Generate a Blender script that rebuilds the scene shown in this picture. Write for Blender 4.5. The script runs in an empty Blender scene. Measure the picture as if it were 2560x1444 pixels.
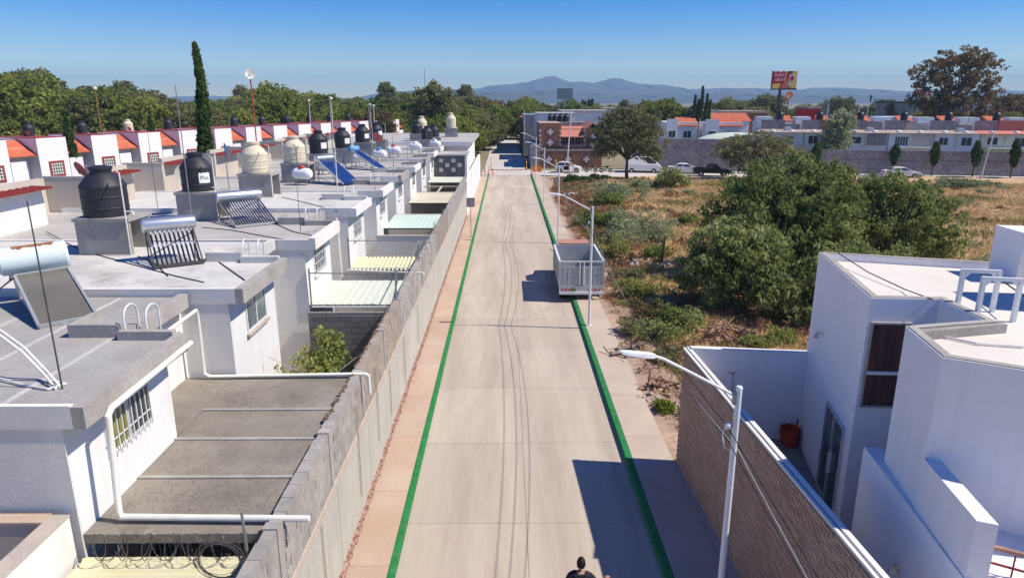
import bpy, bmesh, math, random
import numpy as np
from mathutils import Vector, Matrix
R = math.radians
rng = np.random.default_rng(7)
random.seed(7)
sc = bpy.context.scene
col = sc.collection

# ------------------------------------------------------------------ camera, sky, sun, exposure
F_PX = 1707.0
PITCH = math.atan(469 / F_PX)
YAW = math.atan(14 / F_PX * math.cos(PITCH))
CAMH = 10.0
cam = bpy.data.cameras.new('camera')
cam.sensor_width = 36.0
cam.lens = F_PX / 2560 * 36.0
cam.clip_start = 0.1
cam.clip_end = 20000
camo = bpy.data.objects.new('camera', cam)
camo.location = (0, 0, CAMH)
camo.rotation_euler = (math.pi / 2 - PITCH, 0, -YAW)
col.objects.link(camo)
sc.camera = camo

SUN_EL, SUN_AZ = R(50.5), R(96.5)          # azimuth clockwise from +Y
w = bpy.data.worlds.new('World')
sc.world = w
w.use_nodes = True
nt = w.node_tree
sky = nt.nodes.new('ShaderNodeTexSky')
sky.sky_type = 'NISHITA'
sky.sun_disc = False
sky.sun_elevation = SUN_EL
sky.sun_rotation = SUN_AZ
sky.altitude = 1900
sky.air_density = 1.2
sky.dust_density = 0.1
sky.ozone_density = 3.0
bg = nt.nodes['Background']
hs_ = nt.nodes.new('ShaderNodeHueSaturation')
hs_.inputs['Saturation'].default_value = 1.75
hs_.inputs['Hue'].default_value = .516
nt.links.new(sky.outputs[0], hs_.inputs['Color'])
tint = nt.nodes.new('ShaderNodeMix')
tint.data_type = 'RGBA'
tint.blend_type = 'MULTIPLY'
tint.inputs[0].default_value = 1.0
tint.inputs[7].default_value = (.78, .78, .88, 1)
nt.links.new(hs_.outputs[0], tint.inputs[6])
nt.links.new(tint.outputs[2], bg.inputs[0])
bg.inputs[1].default_value = 0.10

sl = bpy.data.lights.new('sun', 'SUN')
sl.energy = 4.0
sl.angle = R(0.55)
sl.color = (1.0, 0.91, 0.77)
so = bpy.data.objects.new('sun', sl)
sd = Vector((math.sin(SUN_AZ) * math.cos(SUN_EL), math.cos(SUN_AZ) * math.cos(SUN_EL), math.sin(SUN_EL)))
so.rotation_euler = sd.to_track_quat('Z', 'Y').to_euler()
so.location = (0, 0, 60)
col.objects.link(so)

vs = sc.view_settings
vs.view_transform = 'Standard'
vs.look = 'None'
vs.exposure = 0.60
vs.gamma = 1.0
vs.use_curve_mapping = False
sc.render.engine = 'CYCLES'
sc.cycles.use_denoising = True
sc.cycles.max_bounces = 6
sc.cycles.diffuse_bounces = 4
sc.cycles.transparent_max_bounces = 6
sc.cycles.volume_bounces = 0

# ------------------------------------------------------------------ pixel helpers (photo pixel -> point on a plane)
def ray(x, y):
    d0, d2 = (x - 1280) / F_PX, -(y - 722) / F_PX
    c, s = math.cos(PITCH), math.sin(PITCH)
    e1, e2 = c + d2 * s, -s + d2 * c
    c, s = math.cos(YAW), math.sin(YAW)
    return Vector((d0 * c + e1 * s, -d0 * s + e1 * c, e2))
def on(x, y, ax, v):
    d = ray(x, y)
    i = 'XYZ'.index(ax)
    o = Vector((0, 0, CAMH))
    return o + d * ((v - o[i]) / d[i])

# ------------------------------------------------------------------ materials
MATS = {}
def mat(name, c, c2=None, sc_=1.5, rough=0.9, bump=0.0, bsc=30.0, streak=0.0, stc=(.25, .22, .18), metal=0.0,
        fine=0.15, fsc=14.0, spec=0.25, orand=0.0, spots=0.0, spc=(.3, .28, .25), stretch=(1, 1, 1)):
    if name in MATS:
        return MATS[name]
    m = bpy.data.materials.new(name)
    m.use_nodes = True
    t = m.node_tree
    N, L = t.nodes.new, t.links.new
    b = t.nodes['Principled BSDF']
    b.inputs['Roughness'].default_value = rough
    b.inputs['Metallic'].default_value = metal
    b.inputs['Specular IOR Level'].default_value = spec
    g = N('ShaderNodeNewGeometry')
    mp = N('ShaderNodeMapping')
    mp.inputs['Scale'].default_value = stretch
    L(g.outputs['Position'], mp.inputs['Vector'])
    def noise(scale, detail=5.0, vec=mp.outputs[0], r=.6):
        n = N('ShaderNodeTexNoise')
        n.inputs['Scale'].default_value = scale
        n.inputs['Detail'].default_value = detail
        n.inputs['Roughness'].default_value = r
        L(vec, n.inputs['Vector'])
        return n.outputs['Fac']
    def ramp(x, lo, hi, a=0.0, d=1.0):
        n = N('ShaderNodeMapRange')
        n.inputs['From Min'].default_value = lo
        n.inputs['From Max'].default_value = hi
        n.inputs['To Min'].default_value = a
        n.inputs['To Max'].default_value = d
        L(x, n.inputs['Value'])
        return n.outputs[0]
    def mix(f, a, bb, mode='MIX'):
        n = N('ShaderNodeMix')
        n.data_type = 'RGBA'
        n.blend_type = mode
        for s, v in ((0, f), (6, a), (7, bb)):
            if hasattr(v, 'links'):
                L(v, n.inputs[s])
            elif isinstance(v, (int, float)):
                n.inputs[s].default_value = v
            else:
                n.inputs[s].default_value = (*v, 1)
        return n.outputs[2]
    cur = tuple(c)
    if c2 is not None:
        cur = mix(ramp(noise(sc_), .35, .65), c, c2)
    if spots > 0:
        cur = mix(ramp(noise(sc_ * .45 + .05, 7, r=.7), .55, .68, 0, spots), cur, spc)
    if streak > 0:
        mp2 = N('ShaderNodeMapping')
        mp2.inputs['Scale'].default_value = (3.2, 3.2, .28)
        L(g.outputs['Position'], mp2.inputs['Vector'])
        s = ramp(noise(1.6, 6, mp2.outputs[0], .65), .5, .78, 0, streak)
        cur = mix(s, cur, stc)
    if fine > 0:
        f = ramp(noise(fsc, 4), .25, .75, 1 - fine, 1 + fine)
        v = N('ShaderNodeCombineColor')
        for i in range(3):
            L(f, v.inputs[i])
        cur = mix(1.0, cur, v.outputs[0], 'MULTIPLY')
    if orand > 0:
        oi = N('ShaderNodeObjectInfo')
        f = ramp(oi.outputs['Random'], 0, 1, 1 - orand, 1 + orand)
        v = N('ShaderNodeCombineColor')
        for i in range(3):
            L(f, v.inputs[i])
        cur = mix(1.0, cur, v.outputs[0], 'MULTIPLY')
    if hasattr(cur, 'links'):
        L(cur, b.inputs['Base Color'])
    else:
        b.inputs['Base Color'].default_value = (*cur, 1)
    if bump > 0:
        bn = N('ShaderNodeBump')
        bn.inputs['Strength'].default_value = bump
        bn.inputs['Distance'].default_value = .02
        L(noise(bsc, 5), bn.inputs['Height'])
        L(bn.outputs[0], b.inputs['Normal'])
    MATS[name] = m
    return m

def leafmat(name, c1, c2, c3, trans=.3):
    m = bpy.data.materials.new(name)
    m.use_nodes = True
    t = m.node_tree
    N, L = t.nodes.new, t.links.new
    for n in list(t.nodes):
        if n.type == 'BSDF_PRINCIPLED':
            t.nodes.remove(n)
    out = t.nodes['Material Output']
    g = N('ShaderNodeNewGeometry')
    cr = N('ShaderNodeValToRGB')
    e = cr.color_ramp.elements
    e[0].color = (*c1, 1)
    e[1].color = (*c3, 1)
    e[1].position = .95
    k = e.new(.5)
    k.color = (*c2, 1)
    oi = N('ShaderNodeObjectInfo')
    ns = N('ShaderNodeTexNoise')
    ns.inputs['Scale'].default_value = .55
    ns.inputs['Detail'].default_value = 3
    L(g.outputs['Position'], ns.inputs['Vector'])
    a = N('ShaderNodeMath'); a.operation = 'MULTIPLY_ADD'
    L(g.outputs['Random Per Island'], a.inputs[0]); a.inputs[1].default_value = .45
    L(ns.outputs['Fac'], a.inputs[2])
    a2 = N('ShaderNodeMath'); a2.operation = 'MULTIPLY_ADD'
    L(oi.outputs['Random'], a2.inputs[0]); a2.inputs[1].default_value = .35
    a2.inputs[2].default_value = -.40
    a3 = N('ShaderNodeMath'); a3.operation = 'ADD'
    L(a.outputs[0], a3.inputs[0]); L(a2.outputs[0], a3.inputs[1])
    L(a3.outputs[0], cr.inputs[0])
    d = N('ShaderNodeBsdfDiffuse'); tr = N('ShaderNodeBsdfTranslucent'); mx = N('ShaderNodeMixShader')
    L(cr.outputs[0], d.inputs[0]); L(cr.outputs[0], tr.inputs[0])
    mx.inputs[0].default_value = trans
    L(d.outputs[0], mx.inputs[1]); L(tr.outputs[0], mx.inputs[2]); L(mx.outputs[0], out.inputs[0])
    MATS[name] = m
    return m

mat('road', (.385, .325, .265), (.50, .435, .36), .9, .92, .25, 60, fine=.06, fsc=5, spots=.45, spc=(.34, .29, .245), orand=.05, stretch=(1, .10, 1))
mat('joint', (.30, .26, .22), rough=.95)
mat('sidewalk_pink', (.44, .315, .23), (.48, .38, .30), .5, .93, .2, 50, fine=.08, spots=.4, spc=(.5, .42, .35), orand=.05)
mat('sidewalk_tan', (.44, .355, .28), (.50, .42, .34), .5, .93, .2, 50, fine=.08, spots=.3, spc=(.45, .33, .25), orand=.05)
mat('kerb_green', (.010, .17, .04), (.018, .21, .06), 2.5, .75, .2, 30, fine=.25, fsc=9, spots=.75, spc=(.05, .12, .06), streak=.4, stc=(.22, .24, .18))
mat('kerb_bare', (.30, .27, .24), (.24, .21, .19), 3)
mat('paint_white', (.75, .74, .70), rough=.7, fine=.1)
mat('white_wall', (.78, .775, .76), (.72, .71, .69), .8, .85, .12, 25, streak=.42, stc=(.56, .47, .38), fine=.04)
mat('white_clean', (.82, .80, .81), (.77, .755, .775), .6, .85, .15, 60, fine=.025, streak=.32, stc=(.60, .58, .57))
mat('grey_wall', (.78, .76, .73), (.72, .70, .66), .7, .9, .2, 30, streak=.3, stc=(.56, .48, .40), fine=.05)
mat('beige_wall', (.56, .50, .42), (.48, .43, .37), .7, .9, .2, 30, streak=.3, stc=(.34, .28, .23), fine=.06)
mat('eave_cement', (.42, .40, .37), (.32, .30, .28), 1.2, .95, .3, 30, fine=.1, streak=.3)
mat('roof_white', (.62, .61, .585), (.52, .51, .485), .8, .9, .3, 9, fine=.08, spots=.95, spc=(.36, .345, .32), fsc=5)
mat('roof_grey', (.37, .36, .345), (.29, .28, .27), .6, .95, .25, 20, fine=.12, spots=.8, spc=(.45, .42, .38))
mat('roof_mid', (.46, .445, .42), (.375, .36, .34), .6, .95, .25, 20, fine=.1, spots=.95, spc=(.27, .25, .23))
mat('seam', (.52, .51, .49), (.45, .44, .42), 2, .9)
mat('slab_roof', (.18, .16, .135), (.285, .255, .215), .55, .9, .5, 26, fine=.14, fsc=9, spots=.9, spc=(.12, .092, .07))
mat('plaster_panel', (.42, .41, .365), (.50, .48, .425), .6, .92, .2, 30, streak=.55, stc=(.28, .265, .245), fine=.07, spots=.5, spc=(.42, .33, .26))
mat('bond_beam', (.50, .43, .36), (.42, .37, .32), 2, .95, .3, 40, fine=.1)
mat('block', (.29, .275, .255), (.40, .375, .335), 1.1, .95, .5, 60, streak=.55, stc=(.22, .22, .24), fine=.12, orand=.10)
mat('block_tan', (.36, .305, .25), (.30, .255, .215), 1.0, .95, .5, 60, streak=.3, stc=(.28, .25, .23), fine=.12, orand=.10)
mat('block_dark', (.23, .22, .22), (.17, .165, .165), 1.2, .95, .5, 60, fine=.15, orand=.15)
mat('mortar', (.36, .34, .31), (.30, .28, .26), 2, .95, .3, 60)
mat('rubble', (.33, .17, .13), (.42, .30, .25), 4, .95, .5, 50, fine=.25)
mat('cement', (.38, .365, .345), (.31, .30, .285), 1.2, .95, .3, 25, streak=.45, stc=(.24, .17, .13), fine=.08)
mat('tank_black', (.018, .019, .026), (.030, .031, .042), 2, .55, .1, 20, fine=.2, spec=.4)
mat('tank_beige', (.66, .60, .45), (.58, .52, .39), 2, .6, .1, 20, fine=.06)
mat('label_white', (.8, .8, .8), rough=.5, fine=.05)
mat('ink', (.02, .03, .06), rough=.6, fine=0)
mat('pvc', (.78, .77, .72), (.70, .68, .62), 3, .5, fine=.05, streak=.15)
mat('metal_white', (.74, .75, .76), (.68, .69, .70), 2, .4, fine=.05, spec=.5)
mat('metal_grey', (.30, .31, .31), (.24, .24, .24), 3, .5, metal=.3, fine=.1)
mat('metal_dark', (.06, .06, .065), (.10, .085, .075), 3, .6, fine=.2)
mat('steel', (.72, .73, .74), (.62, .63, .64), 2, .32, metal=.85, fine=.05)
mat('rust', (.26, .10, .04), (.36, .19, .09), 6, .9, fine=.2)
mat('tank_paleblue', (.62, .72, .74), (.66, .74, .75), 2, .5, fine=.05, spots=.3, spc=(.55, .50, .42))
mat('collector_glass', (.17, .155, .12), (.14, .13, .105), .8, .25, fine=.08, spec=.5)
mat('alu', (.55, .55, .54), rough=.4, metal=.5, fine=.08)
mat('tube_dark', (.012, .013, .022), rough=.12, fine=.05, spec=.8)
mat('tube_blue', (.012, .022, .075), rough=.12, fine=.05, spec=.8)
mat('panel_blue', (.012, .03, .14), (.02, .05, .19), 3, .2, fine=.05, spec=.6)
mat('gas_white', (.78, .80, .81), rough=.4, fine=.04, spec=.5)
mat('red_part', (.50, .05, .04), (.40, .07, .05), 4, .6, fine=.1)
mat('blue_part', (.05, .25, .62), rough=.5, fine=.1)
mat('cable_black', (.025, .025, .028), rough=.7, fine=0)
mat('dish_grey', (.42, .42, .40), (.36, .35, .34), 4, .6, fine=.06)
mat('dish_red', (.62, .16, .14), rough=.6, fine=.1)
mat('dish_blue', (.16, .36, .60), rough=.6, fine=.1)
mat('tile_red', (.44, .10, .05), (.52, .15, .08), 1.2, .8, .2, 20, fine=.12, orand=.08)
mat('tile_edge', (.20, .03, .025), rough=.85, fine=.15)
mat('red_frame', (.32, .05, .05), (.26, .05, .05), 2, .8, fine=.1)
mat('glass', (.045, .055, .065), rough=.08, fine=.1, spec=.8, fsc=1.5)
mat('glass_curtain', (.30, .29, .08), (.20, .19, .05), 7, .35, fine=.2, stretch=(1, 3, .1))
mat('glass_brown', (.13, .045, .035), (.035, .015, .013), 5, .25, fine=.2, stretch=(3, 3, .1), spec=.5)
mat('glass_green', (.20, .27, .27), (.09, .10, .10), 6, .12, fine=.1, stretch=(1, 2.5, .15), spec=.7)
mat('fibre_yellow', (.60, .57, .36), (.66, .63, .43), 1.2, .6, fine=.06, spots=.4, spc=(.50, .47, .32))
mat('fibre_green', (.56, .62, .50), (.62, .66, .55), 1.0, .6, fine=.05, spots=.3, spc=(.52, .60, .46))
mat('fibre_mint', (.50, .64, .55), (.55, .68, .60), 1.0, .6, fine=.04)
mat('fibre_beige', (.60, .56, .43), (.52, .49, .38), 1.0, .7, fine=.06)
mat('floor_orange', (.60, .38, .18), (.64, .44, .25), 2, .8, fine=.06)
mat('floor_grey', (.24, .225, .21), (.19, .18, .17), 1.2, .9, fine=.1)
mat('brick', (.40, .26, .19), (.47, .33, .25), 1.5, .95, .5, 50, fine=.15, orand=.16, spots=.5, spc=(.36, .31, .27))
mat('brick_mortar', (.38, .33, .28), (.32, .28, .24), 3, .95, .4, 50)
mat('bucket_red', (.50, .045, .025), (.42, .05, .03), 3, .55, fine=.1)
mat('earth', (.40, .28, .20), (.48, .35, .26), .7, .98, .5, 12, fine=.2, fsc=5, spots=.6, spc=(.30, .19, .13))
mat('dry_ground', (.54, .37, .21), (.45, .31, .17), .35, .98, .6, 10, fine=.25, fsc=4, spots=.6, spc=(.20, .17, .065))
mat('ground_far', (.26, .22, .14), (.19, .18, .10), .05, .98, fine=.2)
mat('street_pale', (.50, .46, .42), (.56, .52, .47), .3, .92, fine=.06, spots=.3, spc=(.42, .38, .34))
mat('mountain', (.04, .045, .04), (.07, .065, .055), .006, .98, fine=.25, fsc=.03)
mat('bark', (.14, .10, .075), (.09, .065, .05), 6, .95, .6, 25, fine=.2)
mat('bark_pale', (.30, .24, .19), (.20, .16, .13), 6, .95, .6, 25, fine=.2)
mat('deadwood', (.40, .25, .17), (.26, .16, .11), 5, .95, .6, 25, fine=.25)
mat('stone', (.48, .43, .39), (.36, .31, .27), 3, .95, .5, 25, fine=.2)
mat('far_block', (.36, .325, .325), (.27, .24, .24), .9, .95, .4, 12, fine=.35, fsc=2.6, spots=.8, spc=(.37, .29, .27), streak=.4, stc=(.16, .14, .15))
mat('far_white', (.74, .75, .77), (.68, .69, .71), .6, .9, fine=.04, streak=.2, stc=(.5, .48, .46))
mat('far_cream', (.66, .64, .50), rough=.9, fine=.06)
mat('far_roof', (.40, .33, .29), (.34, .28, .25), .8, .95, fine=.12)
mat('far_roof_red', (.52, .20, .15), rough=.95, fine=.12)
mat('orange', (.85, .25, .04), rough=.6, fine=.08)
mat('brick_red', (.27, .125, .075), (.33, .165, .10), 1.2, .9, .4, 20, fine=.15)
mat('stone_white', (.68, .64, .60), (.6, .56, .52), 3, .9, fine=.1)
mat('stone_purple', (.16, .10, .12), rough=.9, fine=.1)
mat('car_white', (.80, .81, .82), rough=.25, fine=0, spec=.6)
mat('car_dark', (.012, .013, .018), rough=.25, fine=0, spec=.6)
mat('tyre', (.018, .018, .018), rough=.85, fine=.1)
mat('lamp_red', (.45, .02, .02), rough=.3, fine=0)
mat('lamp_clear', (.7, .7, .68), rough=.2, fine=0, spec=.6)
mat('truck_grey', (.50, .52, .52), (.43, .45, .45), 2, .6, fine=.06, streak=.35, stc=(.30, .27, .24))
mat('truck_brown', (.45, .24, .17), (.36, .19, .14), 2, .8, fine=.12)
mat('truck_bed', (.20, .18, .17), (.13, .12, .12), 2, .9, fine=.15)
mat('sign_green', (.02, .35, .10), rough=.5, fine=.05)
mat('skin', (.38, .20, .14), rough=.6, fine=.06)
mat('hair', (.012, .010, .010), rough=.6, fine=.2, fsc=60)
mat('cloth_dark', (.016, .015, .020), (.028, .026, .034), 6, .9, .2, 60, fine=.2)
mat('cloth_vest', (.75, .78, .20), rough=.8, fine=.1)
mat('cloth_tan', (.35, .27, .20), rough=.9, fine=.1)
mat('bill_red', (.55, .02, .025), rough=.5, fine=.05)
mat('bill_yellow', (.80, .55, .10), rough=.5, fine=.05)
mat('bill_purple', (.05, .02, .12), rough=.5, fine=.05)
mat('bill_back', (.22, .28, .30), rough=.6, fine=.05)
mat('blue_roof', (.22, .38, .62), (.5, .58, .68), .3, .6, fine=.05)
leafmat('leaf_wood', (0.084, 0.131, 0.029), (0.210, 0.253, 0.059), (0.386, 0.374, 0.099), 0.4)
leafmat('leaf_olive', (0.109, 0.131, 0.047), (0.208, 0.218, 0.087), (0.328, 0.284, 0.131), 0.4)
leafmat('leaf_pepper', (0.072, 0.108, 0.034), (0.251, 0.300, 0.100), (0.600, 0.600, 0.289), 0.45)
leafmat('leaf_mesquite', (0.110, 0.123, 0.055), (0.218, 0.222, 0.110), (0.337, 0.297, 0.169), 0.4)
leafmat('leaf_cypress', (0.041, 0.080, 0.027), (0.080, 0.135, 0.041), (0.158, 0.203, 0.063), 0.3)
leafmat('leaf_shrub', (0.103, 0.175, 0.043), (0.232, 0.281, 0.083), (0.439, 0.399, 0.152), 0.4)
leafmat('leaf_greyshrub', (0.167, 0.208, 0.112), (0.307, 0.350, 0.195), (0.487, 0.487, 0.307), 0.4)
leafmat('leaf_red', (0.112, 0.112, 0.050), (0.225, 0.168, 0.080), (0.338, 0.192, 0.112), .3)
leafmat('leaf_bright', (0.090, 0.162, 0.022), (0.198, 0.252, 0.036), (0.342, 0.342, 0.072), 0.4)
leafmat('grass_dry', (0.394, 0.265, 0.128), (0.580, 0.422, 0.215), (0.719, 0.579, 0.336), .3)
leafmat('grass_green', (0.108, 0.132, 0.036), (0.192, 0.198, 0.060), (0.324, 0.288, 0.108), .3)
leafmat('weed_red', (0.188, 0.098, 0.053), (0.325, 0.184, 0.105), (0.450, 0.289, 0.171), .3)

# ------------------------------------------------------------------ mesh builder and object helpers
class MB:
    def __init__(s):
        s.v, s.f = [], []
    def add(s, vs, fs):
        n = len(s.v)
        s.v += [tuple(p) for p in vs]
        s.f += [tuple(i + n for i in f) for f in fs]
        return s
    def box(s, x0, x1, y0, y1, z0, z1):
        return s.add([(x0, y0, z0), (x1, y0, z0), (x1, y1, z0), (x0, y1, z0), (x0, y0, z1), (x1, y0, z1), (x1, y1, z1), (x0, y1, z1)],
                     [(0, 3, 2, 1), (4, 5, 6, 7), (0, 1, 5, 4), (1, 2, 6, 5), (2, 3, 7, 6), (3, 0, 4, 7)])
    def bar(s, a, b, w_, h_, up=(0, 0, 1)):
        a, b = Vector(a), Vector(b)
        d = (b - a).normalized()
        u = Vector(up)
        if abs(d.dot(u)) > .98:
            u = Vector((1, 0, 0))
        x = d.cross(u).normalized() * w_ / 2
        z = x.normalized().cross(d).normalized() * h_ / 2
        return s.add([a - x - z, a + x - z, a + x + z, a - x + z, b - x - z, b + x - z, b + x + z, b - x + z],
                     [(0, 1, 2, 3), (4, 7, 6, 5), (0, 4, 5, 1), (1, 5, 6, 2), (2, 6, 7, 3), (3, 7, 4, 0)])
    def prism(s, poly, z0, z1):
        n = len(poly)
        ar = sum(poly[i][0] * poly[(i + 1) % n][1] - poly[(i + 1) % n][0] * poly[i][1] for i in range(n))
        if ar < 0:
            poly = poly[::-1]
        return s.add([(x, y, z0) for x, y in poly] + [(x, y, z1) for x, y in poly],
                     [tuple(range(n))[::-1], tuple(range(n, 2 * n))] + [(i, (i + 1) % n, n + (i + 1) % n, n + i) for i in range(n)])
    def tube(s, pts, r, n=8, cap=True):
        pts = [Vector(p) for p in pts]
        rs = list(r) if isinstance(r, (list, tuple)) else [r] * len(pts)
        base = len(s.v)
        ref = None
        for i, p in enumerate(pts):
            d = (pts[min(i + 1, len(pts) - 1)] - pts[max(i - 1, 0)]).normalized()
            if ref is None:
                ref = Vector((0, 0, 1)) if abs(d.z) < .9 else Vector((1, 0, 0))
            x = d.cross(ref)
            if x.length < 1e-4:
                x = d.cross(Vector((0, 1, 0)))
            x.normalize()
            y = x.cross(d).normalized()
            ref = y
            for k in range(n):
                a = 2 * math.pi * k / n
                s.v.append(tuple(p + (x * math.cos(a) + y * math.sin(a)) * rs[i]))
        for i in range(len(pts) - 1):
            for k in range(n):
                k2 = (k + 1) % n
                s.f.append((base + i * n + k, base + i * n + k2, base + (i + 1) * n + k2, base + (i + 1) * n + k))
        if cap:
            s.f.append(tuple(base + k for k in range(n))[::-1])
            s.f.append(tuple(base + (len(pts) - 1) * n + k for k in range(n)))
        return s
    def lathe(s, prof, n=24, c=(0, 0, 0), axis='Z'):
        base = len(s.v)
        for r_, h_ in prof:
            for k in range(n):
                a = 2 * math.pi * k / n
                p = (r_ * math.cos(a), r_ * math.sin(a), h_)
                if axis == 'X':
                    p = (p[2], p[0], p[1])
                elif axis == 'Y':
                    p = (p[1], p[2], p[0])
                s.v.append((p[0] + c[0], p[1] + c[1], p[2] + c[2]))
        for i in range(len(prof) - 1):
            for k in range(n):
                k2 = (k + 1) % n
                s.f.append((base + i * n + k, base + i * n + k2, base + (i + 1) * n + k2, base + (i + 1) * n + k))
        s.f.append(tuple(base + k for k in range(n))[::-1])
        s.f.append(tuple(base + (len(prof) - 1) * n + k for k in range(n)))
        return s
    def mesh(s, name, m, smooth=False, off=(0, 0, 0)):
        me = bpy.data.meshes.new(name)
        o = off
        me.from_pydata([(p[0] - o[0], p[1] - o[1], p[2] - o[2]) for p in s.v], [], s.f)
        if m:
            me.materials.append(MATS[m])
        if smooth:
            me.shade_smooth()
            for p in me.polygons:
                if len(p.vertices) > 5:
                    p.use_smooth = False
            me.set_sharp_from_angle(angle=R(28))
        me.update()
        return me
    def build(s, name, m, parent=None, smooth=False, off=None, bevel=0):
        if off is None:
            off = parent['_loc'] if parent is not None and '_loc' in parent else (0, 0, 0)
            if parent is not None and parent.parent is not None and '_loc' in parent.parent:
                pass
        me = s.mesh(name, m, smooth, off)
        o = bpy.data.objects.new(name, me)
        col.objects.link(o)
        if parent is not None:
            o.parent = parent
            o['_loc'] = off
        if bevel > 0:
            bv = o.modifiers.new('bevel', 'BEVEL')
            bv.width = bevel
            bv.segments = 2
            bv.limit_method = 'ANGLE'
        return o
def tag(o, label, cat, group=None):
    o['label'] = label
    o['category'] = cat
    if group:
        o['group'] = group
    return o
def thing(name, label, cat, loc=(0, 0, 0), group=None, rz=0.0, local=False):
    """Empty at the thing's base. local=True: parts are given in the thing's own space; else in world space."""
    o = bpy.data.objects.new(name, None)
    o.empty_display_size = .3
    o.location = loc
    o.rotation_euler = (0, 0, rz)
    col.objects.link(o)
    o['_loc'] = (0., 0., 0.) if local else tuple(float(x) for x in loc)
    return tag(o, label, cat, group)
def structure(o):
    o['kind'] = 'structure'
    return o
def lone(mb, name, m, label, cat, group=None, smooth=False, loc=None):
    """a thing that is one mesh; its origin is put at its base"""
    if loc is None:
        a = np.array(mb.v)
        loc = (float(a[:, 0].mean()), float(a[:, 1].mean()), float(a[:, 2].min()))
    o = mb.build(name, m, None, smooth, off=loc)
    o.location = loc
    return tag(o, label, cat, group)
def copy_tree(o, loc, rz=None, scale=None, parent=None, label=None):
    c = o.copy()
    col.objects.link(c)
    if parent is None:
        c.location = loc
        if rz is not None:
            c.rotation_euler = (0, 0, rz)
        if scale is not None:
            c.scale = scale
        if label:
            c['label'] = label
    else:
        c.parent = parent
    for ch in o.children:
        copy_tree(ch, None, parent=c)
    return c
def np_mesh(name, V, F4, m):
    """fast mesh of quads or triangles from arrays"""
    me = bpy.data.meshes.new(name)
    k = F4.shape[1]
    me.vertices.add(len(V))
    me.vertices.foreach_set('co', V.astype(np.float32).ravel())
    me.loops.add(F4.size)
    me.loops.foreach_set('vertex_index', F4.astype(np.int32).ravel())
    me.polygons.add(len(F4))
    me.polygons.foreach_set('loop_start', np.arange(0, F4.size, k, dtype=np.int32))
    me.polygons.foreach_set('loop_total', np.full(len(F4), k, dtype=np.int32))
    me.materials.append(MATS[m])
    me.update(calc_edges=True)
    me.validate()
    return me
def text_mesh(s, size, depth=.004):
    cu = bpy.data.curves.new('t', 'FONT')
    cu.body = s
    cu.size = size
    cu.extrude = depth
    cu.align_x = 'CENTER'
    cu.align_y = 'CENTER'
    ob = bpy.data.objects.new('t', cu)
    col.objects.link(ob)
    dg = bpy.context.evaluated_depsgraph_get()
    me = bpy.data.meshes.new_from_object(ob.evaluated_get(dg))
    bpy.data.objects.remove(ob)
    return me
def letters(s, size, m, parent, matrix, name='lettering'):
    me = text_mesh(s, size)
    me.transform(matrix)
    me.materials.clear()
    me.materials.append(MATS[m])
    o = bpy.data.objects.new(name, me)
    col.objects.link(o)
    o.parent = parent
    return o

# ------------------------------------------------------------------ foliage
def leaf_cloud(centers, rad, per, size, aspect=1.6, droop=0.0, r=rng, flat=0.0):
    n = len(centers) * per
    c = np.repeat(centers, per, axis=0)
    rd = np.repeat(rad, per)
    d = r.normal(size=(n, 3))
    d /= np.linalg.norm(d, axis=1)[:, None] + 1e-9
    c = c + d * (rd * r.uniform(.35, 1.0, n) ** .6)[:, None] * np.array([1, 1, .8])
    u = r.normal(size=(n, 3))
    u[:, 2] -= droop * 2
    u /= np.linalg.norm(u, axis=1)[:, None] + 1e-9
    q = d + r.normal(size=(n, 3)) * .7            # leaf normal leans outwards
    v = np.cross(u, q)
    v /= np.linalg.norm(v, axis=1)[:, None] + 1e-9
    s = size * r.uniform(.6, 1.4, n)
    a = u * (s * aspect)[:, None] * .5
    b = v * s[:, None] * .5
    V = np.empty((n, 4, 3))
    V[:, 0], V[:, 1], V[:, 2], V[:, 3] = c - a, c + b, c + a, c - b
    return V.reshape(-1, 3), np.arange(n * 4).reshape(-1, 4)
def crown_centers(n, lobes, r=rng):
    """cluster centres through several ellipsoids (cx,cy,cz,rx,ry,rz), denser near their skins"""
    vol = np.array([l[3] * l[4] * l[5] for l in lobes]) ** .75
    pick = r.choice(len(lobes), n, p=vol / vol.sum())
    L = np.array(lobes)[pick]
    d = r.normal(size=(n, 3))
    d /= np.linalg.norm(d, axis=1)[:, None]
    k = r.uniform(.15, 1.3, n) ** .55
    return L[:, :3] + d * L[:, 3:6] * k[:, None]
def limbs(mb, base, h, targets, r0, r=rng, n=6):
    """tapered trunk with limbs reaching to targets"""
    top = Vector(base) + Vector((r.normal() * .1 * h * .3, r.normal() * .1 * h * .3, h))
    mid = (Vector(base) + top) / 2 + Vector((r.normal() * .04 * h, r.normal() * .04 * h, 0))
    mb.tube([base, mid, top], [r0, r0 * .8, r0 * .62], n)
    for t in targets:
        t = Vector(t)
        m_ = top.lerp(t, .5) + Vector((r.normal() * .06, r.normal() * .06, .08)) * (t - top).length
        mb.tube([top - Vector((0, 0, .05 * h)), m_, t], [r0 * .55, r0 * .33, r0 * .08], 5)
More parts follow.
